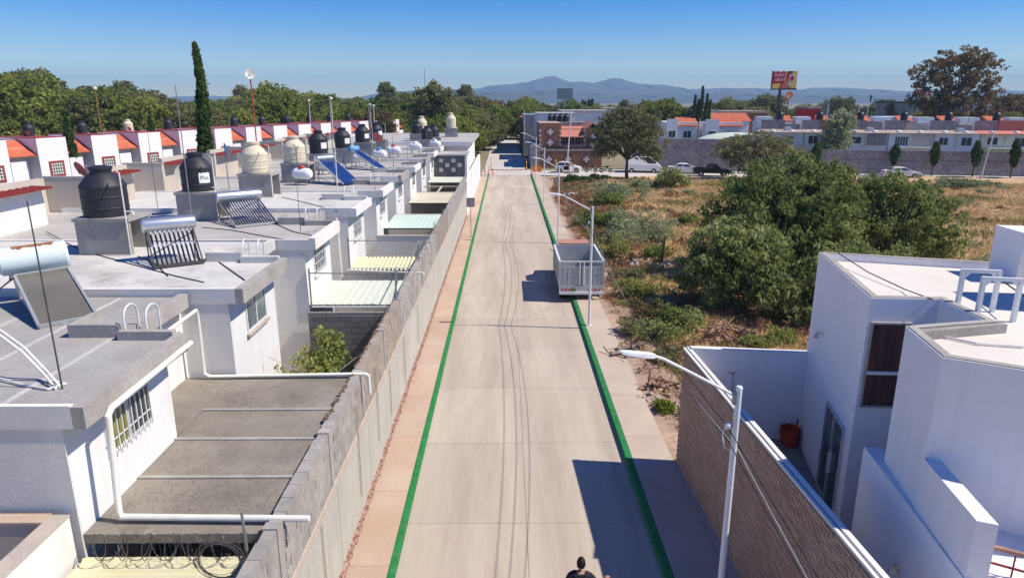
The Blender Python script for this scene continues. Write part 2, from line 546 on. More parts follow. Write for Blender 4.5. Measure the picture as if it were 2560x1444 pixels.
def make_tree(name, label, cat, loc, lobes, leaf, nclus, per, size, trunk_h, r0, bark='bark', group=None, droop=0., aspect=1.6, crad=.5, r=rng, nl=16):
    t = thing(name, label, cat, loc, group, local=True)
    C = crown_centers(nclus, lobes, r)
    C[:, 2] = np.maximum(C[:, 2], .15)
    rad = r.uniform(.6, 1.3, nclus) * crad
    V, Fq = leaf_cloud(C, rad, per, size, aspect, droop, r)
    V[:, 2] = np.maximum(V[:, 2], .02)
    o = bpy.data.objects.new('crown', np_mesh('crown', V, Fq, leaf))
    col.objects.link(o)
    o.parent = t
    mb = MB()
    tg = C[r.choice(nclus, min(nclus, nl), replace=False)]
    limbs(mb, (0, 0, -.15), trunk_h, tg, r0, r)
    mb.build('trunk', bark, t, True, off=(0, 0, 0))
    return t

# ================================================================== THE SETTING
# ground to the horizon
mb = MB()
mb.box(-6400, 6400, -290, 6050, -.6, -.12)
structure(mb.build('ground', 'ground_far'))

# road of cast slabs
road = structure(MB().box(-2.45, 3.40, -14, 96.6, -.11, -.012).build('road', 'joint'))
def slab_row(parent, x0, x1, y0, y1, step, z0, z1, m, name='slab', gap=.010):
    nn = max(1, int(round((y1 - y0) / step)))
    st = (y1 - y0) / nn
    me = MB().box(-(x1 - x0) / 2 + gap / 2, (x1 - x0) / 2 - gap / 2, gap / 2, st - gap / 2, z0, z1).mesh(name, m)
    for i in range(nn):
        o = bpy.data.objects.new(name, me)
        o.location = ((x0 + x1) / 2, y0 + i * st, 0)
        o.parent = parent
        col.objects.link(o)
slab_row(road, -2.45, .475, -14, 96.6, 4.1, -.012, 0, 'road')
slab_row(road, .475, 3.40, -14, 96.6, 4.1, -.012, 0, 'road')
# centre line dash near the barrier: painted stop bar
MB().box(.6, 3.3, 83.4, 83.75, .0005, .004).build('stop_bar', 'paint_white', road)

KZ = .15
for nm, x0, x1, m in (('sidewalk', -3.52, -2.60, 'sidewalk_pink'), ('sidewalk', 3.59, 4.74, 'sidewalk_tan')):
    s_ = structure(MB().box(x0, x1, -14, 96.6, -.11, KZ - .012).build(nm, 'joint'))
    slab_row(s_, x0, x1, -14, 96.6, 3.0, KZ - .012, KZ, m, gap=.008)
kl = structure(MB().box(-2.60, -2.45, -14, 96.3, -.11, KZ).build('kerb', 'kerb_green', bevel=.02))
kr = structure(MB().box(3.40, 3.59, -14, 96.3, -.11, KZ).build('kerb', 'kerb_green', bevel=.02))

# dirt verge and field: gently lumpy sheet
def sheet(name, x0, x1, y0, y1, nx, ny, m, hfun):
    X, Y = np.meshgrid(np.linspace(x0, x1, nx), np.linspace(y0, y1, ny))
    Z = hfun(X, Y)
    V = np.stack([X, Y, Z], -1).reshape(-1, 3)
    i = np.arange(nx * ny).reshape(ny, nx)
    Fq = np.stack([i[:-1, :-1], i[:-1, 1:], i[1:, 1:], i[1:, :-1]], -1).reshape(-1, 4)
    me = np_mesh(name, V, Fq, m)
    me.shade_smooth()
    o = bpy.data.objects.new(name, me)
    col.objects.link(o)
    return o
def bumps(X, Y):
    return (np.sin(X * 1.3 + np.sin(Y * .7) * 2) * np.sin(Y * 1.1 + X * .4) * .05 + np.sin(X * .31 + 1) * np.sin(Y * .27) * .12
            + np.sin(X * 3.7 + Y * 2.1) * .02)
def street_y(x):          # near edge of the cross street
    return 99.5 - .19 * max(0, x - 5) if x < 80 else 85
def fieldz(X, Y):
    e = np.clip((X - 5.3) / 3.0, 0, 1) * np.clip((90 - Y) / 6, .15, 1)
    return .05 + e * (.28 + bumps(X, Y) * 1.3) + bumps(X, Y) * .25
fo = structure(sheet('field', 4.70, 90, 17.6, 94, 180, 160, 'dry_ground', fieldz))
MATS['dry_ground_edge'] = MATS['earth']
vo = structure(sheet('verge', 4.72, 6.6, 17.6, 92, 24, 260, 'earth', lambda X, Y: fieldz(X, Y) + .03 + .08 * np.sin(np.clip((X - 4.72) / 1.88, 0, 1) * 3.14) * (1 + .6 * np.sin(Y * 1.7 + X * 3)) - .1 * np.clip((X - 6.0) / .6, 0, 1)))

# cross street: pale concrete strip, far kerb and pavement
cs = MB()
P = [(-3.6, 96.6), (4.7, 96.6), (9, 94.5), (92, 80.5), (92, 86.5), (12, 102.4), (3.4, 104), (-3.6, 104)]
cs.prism(P, -.10, .012)
structure(cs.build('cross_street', 'street_pale'))
structure(MB().prism([(12, 102.45), (92, 86.55), (92, 88.2), (12, 104.2)], -.1, .16).build('pavement', 'street_pale'))
fr = MB().prism([(-3.4, 104.02), (3.0, 104.02), (2.6, 190), (-3.6, 190)], -.1, .008)
structure(fr.build('far_road', 'street_pale'))
structure(MB().box(3.02, 3.25, 104.1, 150, -.1, .17).build('kerb', 'kerb_green'))

# mountains
def ridge(name, y, h, amp, seed, x0, x1):
    r_ = np.random.default_rng(seed)
    n = 420
    X = np.linspace(x0, x1, n)
    H_ = np.zeros(n) + h(X)
    for k in range(1, 9):
        f = .0012 * 1.9 ** k
        H_ += amp * .66 ** k * np.sin(X * f + r_.uniform(0, 6.28)) * (1 + .5 * np.sin(X * f * .37 + r_.uniform(0, 6)))
    H_ = np.maximum(H_, 2)
    rows = 12
    V = []
    for j in range(rows):
        t = j / (rows - 1)
        wob = 60 * np.sin(X * .012 * (1 + j % 3) + j) * (1 - abs(2 * t - 1))
        zz = H_ * math.sin(t * math.pi / 2) ** .8 * (1 + .10 * np.sin(X * .02 + j * 1.3) * (1 - t))
        V.append(np.stack([X, y - 900 * (1 - t) + wob, zz - 2 * (1 - t)], -1))
    V.append(np.stack([X, np.full(n, y + 700.), np.full(n, -2.)], -1))
    V = np.concatenate(V)
    i = np.arange((rows + 1) * n).reshape(rows + 1, n)
    Fq = np.stack([i[:-1, :-1], i[:-1, 1:], i[1:, 1:], i[1:, :-1]], -1).reshape(-1, 4)
    me = np_mesh(name, V, Fq, 'mountain')
    me.shade_smooth()
    o = bpy.data.objects.new(name, me)
    col.objects.link(o)
    return structure(o)
def hmain(X):
    px = X / 5200 * F_PX * .964 + 1266
    xs = [-200, 600, 850, 960, 1040, 1140, 1220, 1300, 1345, 1375, 1405, 1470, 1520, 1560, 1650, 1760, 1900, 2000, 2060, 2200, 2330, 2560, 3000]
    hs = [4, 6, 10, 20, 28, 34, 39, 41, 50, 54, 43, 40, 50, 41, 39, 37, 35, 31, 34, 28, 26, 23, 20]
    return np.interp(px, xs, hs) / F_PX * 5200 * .98
ridge('mountain_range', 5200, hmain, 20, 3, -4200, 5200)
ridge('mountain_range', 3900, lambda X: np.interp(X / 3900 * F_PX * .964 + 1266, [0, 880, 1000, 1150, 1260, 1380, 1500, 1700, 2100, 2600], [4, 6, 14, 24, 26, 27, 22, 24, 18, 14]) / F_PX * 3900, 9, 8, -3200, 4200)

# ================================================================== LEFT ROW OF HOUSES
Y00, MOD, NH = 9.2, 6.25, 10
ROOF = 5.6
FX, RX, EX, BX = -6.55, -7.70, -6.20, -18.7     # bay face, recess face, eave, back
def frame_rect(mb, ax, pos, a0, a1, z0, z1, wd, dp):
    """rectangular frame lying in plane ax=pos (ax 'X' faces +X, 'Y' faces -Y)"""
    segs = [(a0, a1, z0, z0 + wd), (a0, a1, z1 - wd, z1), (a0, a0 + wd, z0 + wd, z1 - wd), (a1 - wd, a1, z0 + wd, z1 - wd)]
    for p, q, s_, t_ in segs:
        if ax == 'X':
            mb.box(pos - .02, pos + dp, p, q, s_, t_)
        else:
            mb.box(p, q, pos - dp, pos + .02, s_, t_)
def window(parent, ax, pos, a0, a1, z0, z1, glass='glass', fr='metal_white', mull=1, bars=0, hbars=0, sill=None, wd=.05, wall='white_wall'):
    g = MB()
    if ax == 'X':
        g.box(pos - .03, pos + .012, a0, a1, z0, z1)
    else:
        g.box(a0, a1, pos - .012, pos + .03, z0, z1)
    wo = g.build('window', glass, parent)
    f = MB()
    frame_rect(f, ax, pos, a0 - wd * .5, a1 + wd * .5, z0 - wd * .5, z1 + wd * .5, wd, .035)
    for i in range(mull):
        a = a0 + (a1 - a0) * (i + 1) / (mull + 1)
        if ax == 'X':
            f.box(pos, pos + .03, a - wd / 2, a + wd / 2, z0 + wd * .5, z1 - wd * .5)
        else:
            f.box(a - wd / 2, a + wd / 2, pos - .03, pos, z0 + wd * .5, z1 - wd * .5)
    f.build('frame', fr, wo)
    if bars:
        b = MB()
        for i in range(bars):
            a = a0 + (a1 - a0) * (i + .5) / bars
            if ax == 'X':
                b.box(pos + .07, pos + .088, a - .011, a + .011, z0 - .04, z1 + .04)
            else:
                b.box(a - .011, a + .011, pos - .088, pos - .07, z0 - .04, z1 + .04)
        for j in range(hbars):
            z = z0 + (z1 - z0) * (j + .5) / hbars
            if ax == 'X':
                b.box(pos + .06, pos + .07, a0 - .06, a1 + .06, z - .012, z + .012)
            else:
                b.box(a0 - .06, a1 + .06, pos - .07, pos - .06, z - .012, z + .012)
        b.build('window_bars', 'metal_white', wo)
    if sill:
        s_ = MB()
        if ax == 'X':
            s_.box(pos, pos + .09, a0 - .08, a1 + .08, z0 - .11, z0 - .04)
        else:
            s_.box(a0 - .08, a1 + .08, pos - .09, pos, z0 - .11, z0 - .04)
        s_.build('sill', sill, wo)
    return wo

ROOFM = ['roof_grey', 'roof_white', 'roof_mid', 'roof_white', 'roof_mid', 'roof_mid', 'roof_mid', 'roof_grey', 'roof_mid', 'roof_mid']
HLAB = ['row house with yellow curtained barred window and flat collector on grey roof',
        'row house with white roof between the two solar tube heaters and bushy courtyard',
        'row house with gridded window above the pale green courtyard roof',
        'row house with white-painted roof and square hatch above yellow corrugated courtyard roof',
        'row house with beige roof tank beside the mint green courtyard roof',
        'row house with tilted blue panels on its grey roof',
        'row house with white gas cylinder above beige flat courtyard cover',
        'row house next before the one with pale frame over dark courtyard',
        'row house beside pale courtyard cover and dark patterned block wall',
        'last grey row house before the tall white plastered block']
houses = []
for k in range(NH):
    y0 = Y00 + MOD * k
    y1, ym = y0 + MOD, y0 + 3.15
    zz = ROOF + (.0 if k % 2 == 0 else .05)
    h = thing('row_house', HLAB[k], 'house', (-12, y0 + 3, 0), 'houses of the street row')
    e = .004 * (k % 2)
    # body: bay and recess
    w_ = MB()
    w_.prism([(BX, y0 + .01), (FX, y0 + .01), (FX, ym), (RX, ym), (RX, y1 - .01), (BX, y1 - .01)], -.1, zz - .22)
    wo = w_.build('wall', 'white_wall' if k not in (7,) else 'white_wall', h)
    # cement skin on the wall that looks back along the street
    MB().box(BX + .1, FX - .004, y0 - .012, y0 + .009, 0, zz - .225).build('side_wall', 'grey_wall', h)
    # roof slab with eave
    rf = MB().prism([(BX, y0 + .003), (EX, y0 - .025), (EX, ym + .12), (RX + .25, ym + .12), (RX + .25, y1 - .103), (BX, y1 - .003)], zz - .20, zz).build('roof', ROOFM[k], h)
    # eave band, slightly proud, cement grey, rough lower lip
    eb = MB()
    eb.box(EX - .16, EX + .03, y0 - .035, ym + .15, zz - .235, zz + .11 + .02 * (k % 3))
    MB().box(BX + .5, EX - .162, y0 - .035, y0 + .06, zz - .235, zz + (.13 if k in (0, 1, 3) else .10)).build('fascia', 'grey_wall' if k != 3 else 'white_wall', h)
    eb.build('eave', 'eave_cement' if k in (0, 1, 5, 7) else 'grey_wall' if k != 3 else 'white_wall', h)
    # low curb along the recess and the party line
    cb = MB()
    cb.box(RX + .1, RX + .28, ym + .16, y1 - .14, zz - .235, zz + .10)
    cb.box(RX + .282, EX - .165, ym + .0, ym + .155, zz - .235, zz + .18)
    cb.build('roof_curb', 'roof_white' if k in (1, 3) else 'eave_cement', h)
    if k == 0:     # seams of the roofing felt
        for i in range(6):
            x = -7.6 - i * 1.35
            MB().box(x - .05, x + .05, y0 + .1, y1 - .2, zz + .0005, zz + .005).build('seam', 'seam', h)
    # window of the bay
    wy0, wy1 = y0 + .95, y0 + 2.3
    if k == 0:
        wo_ = window(h, 'X', FX, wy0, y0 + 2.32, 4.38, 5.34, 'glass_curtain', bars=9, hbars=2, mull=1)
        MB().box(FX + .013, FX + .02, y0 + 1.62, y0 + 2.28, 4.42, 5.30).build('pane', 'glass', wo_)
    elif k == 1:
        window(h, 'X', FX, wy0, wy1, 4.38, 5.34, 'glass_green', mull=1, sill='bond_beam')
    else:
        window(h, 'X', FX, wy0, wy1, 4.30, 5.32, 'glass_green' if k % 2 else 'glass', bars=7 if k < 5 else 0, hbars=4 if k < 5 else 0, sill='white_wall')
    window(h, 'X', FX, y0 + 1.6, y0 + 2.6, .9, 2.1, 'glass', bars=6, hbars=2)
    # upper back room: tiled wall facing the roof, then a set-back part
    ux = -17.0
    u = MB()
    u.prism([(ux - .22, y0 + .02), (ux - .22, y0 + 3.48), (BX - .22, y0 + 3.48), (BX - .22, y1 - .02), (-22.5, y1 - .02), (-22.5, y0 + .02)], -.1, 5.3)
    u.build('upper_room', 'beige_wall', h)
    MB().box(ux - .22, ux, y0 + .22, y0 + 3.5, zz + .001, 7.0).build('upper_wall', 'white_wall' if k in (0, 1, 2) else 'beige_wall', h)
    MB().box(BX - .22, BX, y0 + 3.501, y1 - .02, 5.3, 7.0).build('upper_wall', 'beige_wall', h)
    MB().box(BX - .2, ux, y0 - .006, y0 + .219, zz + .01, 7.0).build('upper_side', 'beige_wall', h)
    MB().box(BX - .22, ux + .02, y0 - .02, y0 + .23, 7.002, 7.06).build('coping', 'eave_cement', h)
    # tiled eave: barrel tiles give a scalloped edge
    te = MB()
    nt_ = 9
    for i in range(nt_):
        ya = y0 + .2 + (3.45 - .2) * i / nt_
        yb = y0 + .2 + (3.45 - .2) * (i + 1) / nt_
        ymid, rr = (ya + yb) / 2, (yb - ya) / 2
        sec = [(ymid - rr, -.07), (ymid - rr * .6, .0), (ymid, .025), (ymid + rr * .6, .0), (ymid + rr, -.07)]
        x0_, x1_, za, zb = ux + .45, ux - .25, 7.01, 7.30
        n0 = len(te.v)
        for (yy, dz) in sec:
            te.v.append((x0_, yy, za + dz))
        for (yy, dz) in sec:
            te.v.append((x1_, yy, za + .02 + dz))
        for j in range(4):
            te.f.append((n0 + j, n0 + 5 + j, n0 + 6 + j, n0 + 1 + j))
        te.f.append((n0 + 4, n0 + 3, n0 + 2, n0 + 1, n0))
    te.build('tile_eave', 'tile_edge', h)
    houses.append(h)

# roof-top tanks -------------------------------------------------------------
def tank_mesh(name, m, rad, hh):
    p = [(rad * .93, 0), (rad * .975, .03), (rad * .975, hh * .155), (rad, hh * .165), (rad, hh * .195), (rad * .982, hh * .205), (rad * .982, hh * .395),
         (rad, hh * .405), (rad, hh * .435), (rad * .982, hh * .445), (rad * .982, hh * .60), (rad, hh * .61), (rad, hh * .655), (rad * .985, hh * .67), (rad * .66, hh * .855),
         (rad * .46, hh * .92), (rad * .46, hh * .985), (rad * .50, hh * .99), (rad * .50, hh * 1.03), (rad * .30, hh * 1.05)]
    return MB().lathe(p, 32).mesh(name, m, True)
def tank(x, y, z, rad, hh, m, label, group='water tanks on the roofs', lab=False, lab_az=-40):
    t = thing('water_tank', label, 'water tank', (x, y, z), group, local=True)
    b = bpy.data.objects.new('tank_body', tank_mesh('tank_body', m, rad, hh))
    col.objects.link(b)
    b.parent = t
    MB().lathe([(rad * .505, hh * 1.0), (rad * .505, hh * 1.045), (rad * .25, hh * 1.075)], 24).build('lid', m, t, True, off=(0, 0, 0))
    MB().tube([(rad * .9, -.1, .12), (rad * 1.3, -.1, .12), (rad * 1.34, -.1, .02)], .025, 6).build('outlet_pipe', 'pvc', t, True, off=(0, 0, 0))
    if lab:
        l = MB()
        a0 = R(lab_az)
        nn, z0, z1 = 8, hh * .24, hh * .52
        for i in range(nn + 1):
            a = a0 + (i / nn - .5) * .72
            for z_ in (z0, z1 + .03 * math.sin(i * 2.3) * (rad)):
                l.v.append((rad * 1.012 * math.cos(a), rad * 1.012 * math.sin(a), z_))
        for i in range(nn):
            l.f.append((2 * i, 2 * i + 2, 2 * i + 3, 2 * i + 1))
        lo = l.build('label', 'label_white', t, True, off=(0, 0, 0))
        if 'torn' not in label:
            return t
        me = text_mesh('Plas', rad * .36, .001)
        me.transform(Matrix.Rotation(a0 + math.pi / 2, 4, 'Z') @ Matrix.Rotation(math.pi / 2, 4, 'X'))
        V = np.array([v.co for v in me.vertices])
        cen = np.array([math.cos(a0), math.sin(a0)])
        tan = np.array([-math.sin(a0), math.cos(a0)])
        for v in me.vertices:
            s_ = v.co.x * tan[0] + v.co.y * tan[1]
            a = a0 + s_ / rad
            v.co = (rad * 1.018 * math.cos(a), rad * 1.018 * math.sin(a), v.co.z + (z0 + z1) / 2)
        me.materials.clear()
        me.materials.append(MATS['ink'])
        lt = bpy.data.objects.new('lettering', me)
        col.objects.link(lt)
        lt.parent = lo
    return t
def pedestal(x, y, z, w_, d, hh, label, m='cement'):
    t = thing('tank_stand', label, 'tank stand', (x, y, z), 'concrete stands under the roof tanks')
    MB().box(x - w_ / 2, x + w_ / 2, y - d / 2, y - d / 2 + .12, z, z + hh - .10).build('side_panel', m, t)
    MB().box(x - w_ / 2, x + w_ / 2, y + d / 2 - .12, y + d / 2, z, z + hh - .10).build('side_panel', m, t)
    MB().box(x - w_ / 2 - .04, x + w_ / 2 + .04, y - d / 2 - .05, y + d / 2 + .05, z + hh - .098, z + hh).build('top_slab', m, t)
    MB().box(x - w_ / 2 + .02, x - w_ / 2 + .12, y - d / 2 + .122, y + d / 2 - .122, z, z + hh - .102).build('back_panel', m, t)
    return t
TK = {1: ('tank_black', 1.26, False), 2: ('tank_black', 1.18, True), 3: ('tank_beige', 1.22, False), 4: ('tank_beige', 1.22, False), 5: ('tank_black', 1.2, True),
      6: ('tank_black', 1.2, True), 7: ('tank_black', 1.2, True), 8: ('tank_black', 1.2, True)}
TLAB = {1: 'black ribbed water tank, largest, beside the wall with a dish shadow', 2: 'black water tank with torn white label in front of the tall cypress',
        3: 'beige water tank next to the blue dish', 4: 'beige water tank behind the white gas cylinder with red cap',
        5: 'black water tank with white label beside the beige tanks', 6: 'black water tank with white label above the blue tilted panels',
        7: 'black water tank with white label next to a red dish', 8: 'black water tank with white label next to the tall white wall'}
for k, (m, dia, lab) in TK.items():
    y = Y00 + MOD * k + 5.0
    z = ROOF + (.05 if k % 2 else 0)
    dx = {5: -.3, 6: -.2}.get(k, 0)
    pedestal(-11.75 + dx, y - .15, z, 1.55, 1.25, 1.08, 'concrete stand under ' + TLAB[k])
    tank(-11.9 + dx, y - .15, z + 1.08, dia / 2, 1.36, m, TLAB[k], lab=lab)
    # riser pipe
    lone(MB().tube([(-10.92 + dx, y - .95, z), (-10.92 + dx, y - .95, z + 2.4), (-11.2 + dx, y - .6, z + 2.42)], .02, 6), 'riser_pipe', 'pvc',
         'white pipe beside ' + TLAB[k], 'pipe', 'white pipes beside the tanks', True)

# solar heaters --------------------------------------------------------------
def frame_pt(x, y, z, az):
    M = Matrix.Translation((x, y, z)) @ Matrix.Rotation(az, 4, 'Z')
    return M
def tube_heater(x, y, z, az, ntube, label, mt='tube_dark', wd=1.15, run=1.45, hh=.95, clamp=True):
    """drum on a stand, glass tubes sloping down towards local -Y"""
    t = thing('solar_heater', label, 'solar heater', (x, y, z), 'tube solar heaters', az, local=True)
    O = (0, 0, 0)
    dz = hh + .05
    MB().lathe([(.16, -wd / 2 - .12), (.21, -wd / 2 - .09), (.22, -wd / 2 + .02), (.22, wd / 2 - .02), (.21, wd / 2 + .09), (.16, wd / 2 + .12)], 24, (0, .12, dz), 'X').build('drum', 'steel', t, True, off=O)
    for i in range(ntube):
        px = -wd / 2 + wd * (i + .5) / ntube
        tb = MB().tube([(px, 0, dz - .10), (px, -run, .07)], .027, 8).build('glass_tube', mt, t, True, off=O)
        if clamp:
            q0, q1 = .42, .50
            a = Vector((px, 0, dz - .10)); b = Vector((px, -run, .07))
            MB().tube([a.lerp(b, q0), a.lerp(b, q1)], .029, 8).build('sleeve', 'steel', tb, True, off=O)
            MB().tube([a.lerp(b, .06), a.lerp(b, .12)], .029, 8).build('sleeve', 'steel', tb, True, off=O)
    f = MB()
    for px in (-wd / 2 - .03, wd / 2 + .03):
        f.bar((px, .05, dz - .2), (px, -run, .04), .035, .04)
        f.bar((px, .25, 0), (px, .2, dz - .15), .035, .035)
        f.bar((px, .25, .05), (px, -run, .03), .03, .03)
        f.bar((px, .24, dz * .5), (px, -run * .5, dz * .45), .025, .025)
    f.bar((-wd / 2 - .03, .25, .1), (wd / 2 + .03, .23, dz * .7), .025, .025)
    f.build('stand', 'metal_grey' if not clamp else 'metal_dark', t, False, off=O)
    MB().box(-wd / 2 - .06, wd / 2 + .06, -run - .05, -run + .04, .03, .10).build('foot_rail', 'alu' if not clamp else 'metal_dark', t, off=O)
    return t
tube_heater(-9.5, 19.1, 5.65, R(33), 10, 'solar heater with ten dark glass tubes and silver drum on the white roof', 'tube_dark', 1.15, 1.05, .95)
tube_heater(-10.2, 26.15, 5.6, R(38), 15, 'solar heater with many blue glass tubes and silver drum beside black labelled tank', 'tube_blue', 1.45, 1.75, .85, clamp=False)
def panel_heater(x, y, z, az, label, wd=1.1, run=1.9, hh=1.1, drum='gas_white', cap=None):
    t = thing('panel_heater', label, 'solar heater', (x, y, z), 'blue tilted solar panels', az, local=True)
    O = (0, 0, 0)
    a, b = Vector((0, 0, hh)), Vector((0, -run, .1))
    MB().bar(a, b, wd, .05).build('panel', 'panel_blue', t, off=O)
    f = MB()
    for px in (-wd / 2 - .04, wd / 2 + .04):
        f.bar(a + Vector((px, 0, .01)), b + Vector((px, 0, .01)), .05, .07)
        f.bar((px, .1, 0), (px, .05, hh + .1), .04, .04)
        f.bar((px, .1, .3), (px, -run * .6, .1), .03, .03)
    f.build('stand', 'alu', t, off=O)
    MB().lathe([(.12, -wd / 2 - .1), (.2, -wd / 2 - .04), (.2, wd / 2 + .04), (.12, wd / 2 + .1)], 20, (0, .2, hh + .12), 'X').build('drum', drum, t, True, off=O)
    return t
panel_heater(-10.0, 38.6, 5.6, R(52), 'wide blue solar panel with steel drum and brown end, the nearer of two', 1.05, 2.0, 1.2, 'steel')
panel_heater(-10.0, 46.2, 5.62, R(58), 'narrow long blue solar panel tilted below a blue drum', .65, 2.3, 1.2, 'dish_blue')

# flat collector with rusty tank on house 0
t = thing('solar_heater', 'old flat-plate solar heater with rust-patched pale blue tank', 'solar heater', (-10.3, 14.2, ROOF))
A0, A1 = on(98, 816, 'Z', ROOF + .06), on(243, 789, 'Z', ROOF + .10)
B0 = on(37, 690, 'Y', 14.75)
up = B0 - A0
B1 = A1 + up
nrm = (A1 - A0).cross(up).normalized()
pl = MB()
th = nrm * .08
pl.add([A0, A1, B1, B0, A0 - th, A1 - th, B1 - th, B0 - th], [(0, 1, 2, 3), (7, 6, 5, 4), (0, 4, 5, 1), (1, 5, 6, 2), (2, 6, 7, 3), (3, 7, 4, 0)])
pl.build('collector', 'collector_glass', t)
fm = MB()
for p, q in ((A0, A1), (A1, B1), (B1, B0), (B0, A0)):
    fm.bar(p + nrm * -.03, q + nrm * -.03, .05, .13, nrm)
fm.build('collector_frame', 'alu', t)
ax = (A1 - A0).normalized()
tc = (B0 + B1) / 2 + Vector((-.30, .25, .27))
L_ = .62
tk_ = MB().tube([tc - ax * (L_ + .05), tc - ax * L_, tc + ax * L_, tc + ax * (L_ + .05)], [.27, .31, .31, .27], 28).build('tank', 'tank_paleblue', t, True)
# rust patch: thin shell hugging the top of the drum
rp = MB()
side = ax.cross(Vector((0, 0, 1))).normalized()
upv = side.cross(ax).normalized()
rr_ = random.Random(3)
na, nl = 7, 18
for i in range(nl + 1):
    s_ = -.38 + .82 * i / nl
    lo = R(62 + rr_.uniform(-7, 7) + (12 if i in (0, nl) else 0)); hi = R(108 + rr_.uniform(-6, 6))
    for j in range(na + 1):
        a = lo + (hi - lo) * j / na
        rp.v.append(tuple(tc + ax * s_ + (side * math.cos(a) + upv * math.sin(a)) * .3125))
for i in range(nl):
    for j in range(na):
        q = i * (na + 1) + j
        rp.f.append((q, q + 1, q + na + 2, q + na + 1))
rp.build('rust_patch', 'rust', tk_, True)
lg = MB()
for s_ in (-.45, .45):
    p = tc + ax * s_
    lg.bar((p.x, p.y + .12, ROOF), (p.x, p.y + .02, p.z - .28), .05, .05)
    lg.bar((p.x, p.y - .1, ROOF + .5), (p.x, p.y - .05, p.z - .25), .04, .04)
    q = A0.lerp(A1, .5 + s_) - nrm * .1
    lg.bar((p.x, p.y + .12, ROOF + .03), (q.x, q.y, ROOF + .03), .04, .04)
lg.build('stand', 'alu', t)
MB().tube([tc - ax * .66, tc - ax * .85 + Vector((0, 0, -.1)), tc - ax * .85 + Vector((0, -.1, -.7)), B0 + Vector((-.05, 0, -.05))], .02, 6).build('pipe', 'cable_black', t, True)

# gas cylinders on the farther roofs
def gas(x, y, z, label, cap='red_part', az=0., s=1.0):
    t = thing('gas_tank', label, 'gas tank', (x, y, z), 'white gas cylinders on the roofs', az, local=True)
    O = (0, 0, 0)
    MB().lathe([(.05 * s, -.58 * s), (.2 * s, -.53 * s), (.29 * s, -.40 * s), (.31 * s, -.3 * s), (.31 * s, .3 * s), (.29 * s, .40 * s), (.2 * s, .53 * s), (.05 * s, .58 * s)], 24, (0, 0, .5 * s + .1), 'X').build('cylinder', 'gas_white', t, True, off=O)
    MB().lathe([(.17 * s, .78 * s + .1), (.19 * s, .84 * s + .1), (.14 * s, .92 * s + .1), (.05 * s, .95 * s + .1)], 16).build('valve_cap', cap, t, True, off=O)
    l = MB()
    for px in (-.35 * s, .35 * s):
        for py in (-.18 * s, .18 * s):
            l.bar((px, py, 0), (px, py, .32 * s), .04, .04)
    l.build('legs', 'metal_grey', t, off=O)
for (px, py, zz, lab, cap) in [(758, 462, ROOF, 'white gas tank with red cap in front of beige tank stand', 'red_part'), (815, 438, ROOF, 'white gas tank with blue cap behind the nearer blue panel', 'blue_part'),
                         (903, 417, ROOF, 'white gas tank with blue cap below the labelled black tanks', 'blue_part'), (950, 405, ROOF, 'white gas tank with blue cap beside a thin mast', 'blue_part'),
                         (985, 396, ROOF, 'white gas tank with red cap near the tall white wall', 'red_part'), (1039, 384, ROOF, 'white gas tank in front of the clustered black tanks', 'gas_white'),
                         (1088, 377, ROOF, 'small white gas tank beside a grey tank stand', 'gas_white')]:
    p = on(px, py, 'Z', ROOF)
    gas(p.x, p.y, ROOF + (.05 if int((p.y - Y00) // MOD) % 2 else 0), lab, cap, R(random.uniform(-25, 5)))

# ladder hoops over the roof edge
def hoops(x, y, z, label, gap=.42, hh=.62, dy=.5):
    t = thing('roof_ladder', label, 'ladder', (x, y, z), 'white hooped roof ladders')
    for dx in (-gap / 2, gap / 2):
        pts = [(x + dx, y, z - .02)] + [(x + dx, y, z + hh * .6)] + [(x + dx, y + dy / 2 - dy / 2 * math.cos(a), z + hh * .6 + .22 * math.sin(a)) for a in np.linspace(.3, math.pi - .3, 7)] + [(x + dx, y + dy, z + hh * .6), (x + dx, y + dy, z - 2.6)]
        MB().tube(pts, .02, 8).build('rail', 'metal_white', t, True)
    for i in range(7):
        MB().tube([(x - gap / 2, y + dy, z - .35 - i * .33), (x + gap / 2, y + dy, z - .35 - i * .33)], .014, 6).build('rung', 'metal_white', t, True)
hoops(-7.15, 12.55, 5.6, 'white hooped ladder on the grey felt roof beside the flat collector')
hoops(-7.2, 18.8, 5.65, 'white hooped ladder on the white roof beside the ten-tube heater')
hoops(-7.2, 25.0, 5.6, 'white hooped ladder above the pale green courtyard roof')
hoops(-7.2, 31.3, 5.65, 'white hooped ladder on the white roof with a square hatch')
hoops(-7.2, 37.5, 5.6, 'white hooped ladder below the blue panels')
# low hatch kerbs round the light wells
for k in range(6):
    y = Y00 + MOD * k + 3.15
    z = ROOF + (.05 if k % 2 else 0)
    m = 'eave_cement' if k in (0, 2, 4) else 'roof_white'
    o = MB().box(RX - .75, RX + .24, y + .17, y + .30, z + .002, z + .26).box(RX - .75, RX - .62, y + .302, y + 1.0, z + .002, z + .26).build('hatch_curb', m, houses[k])

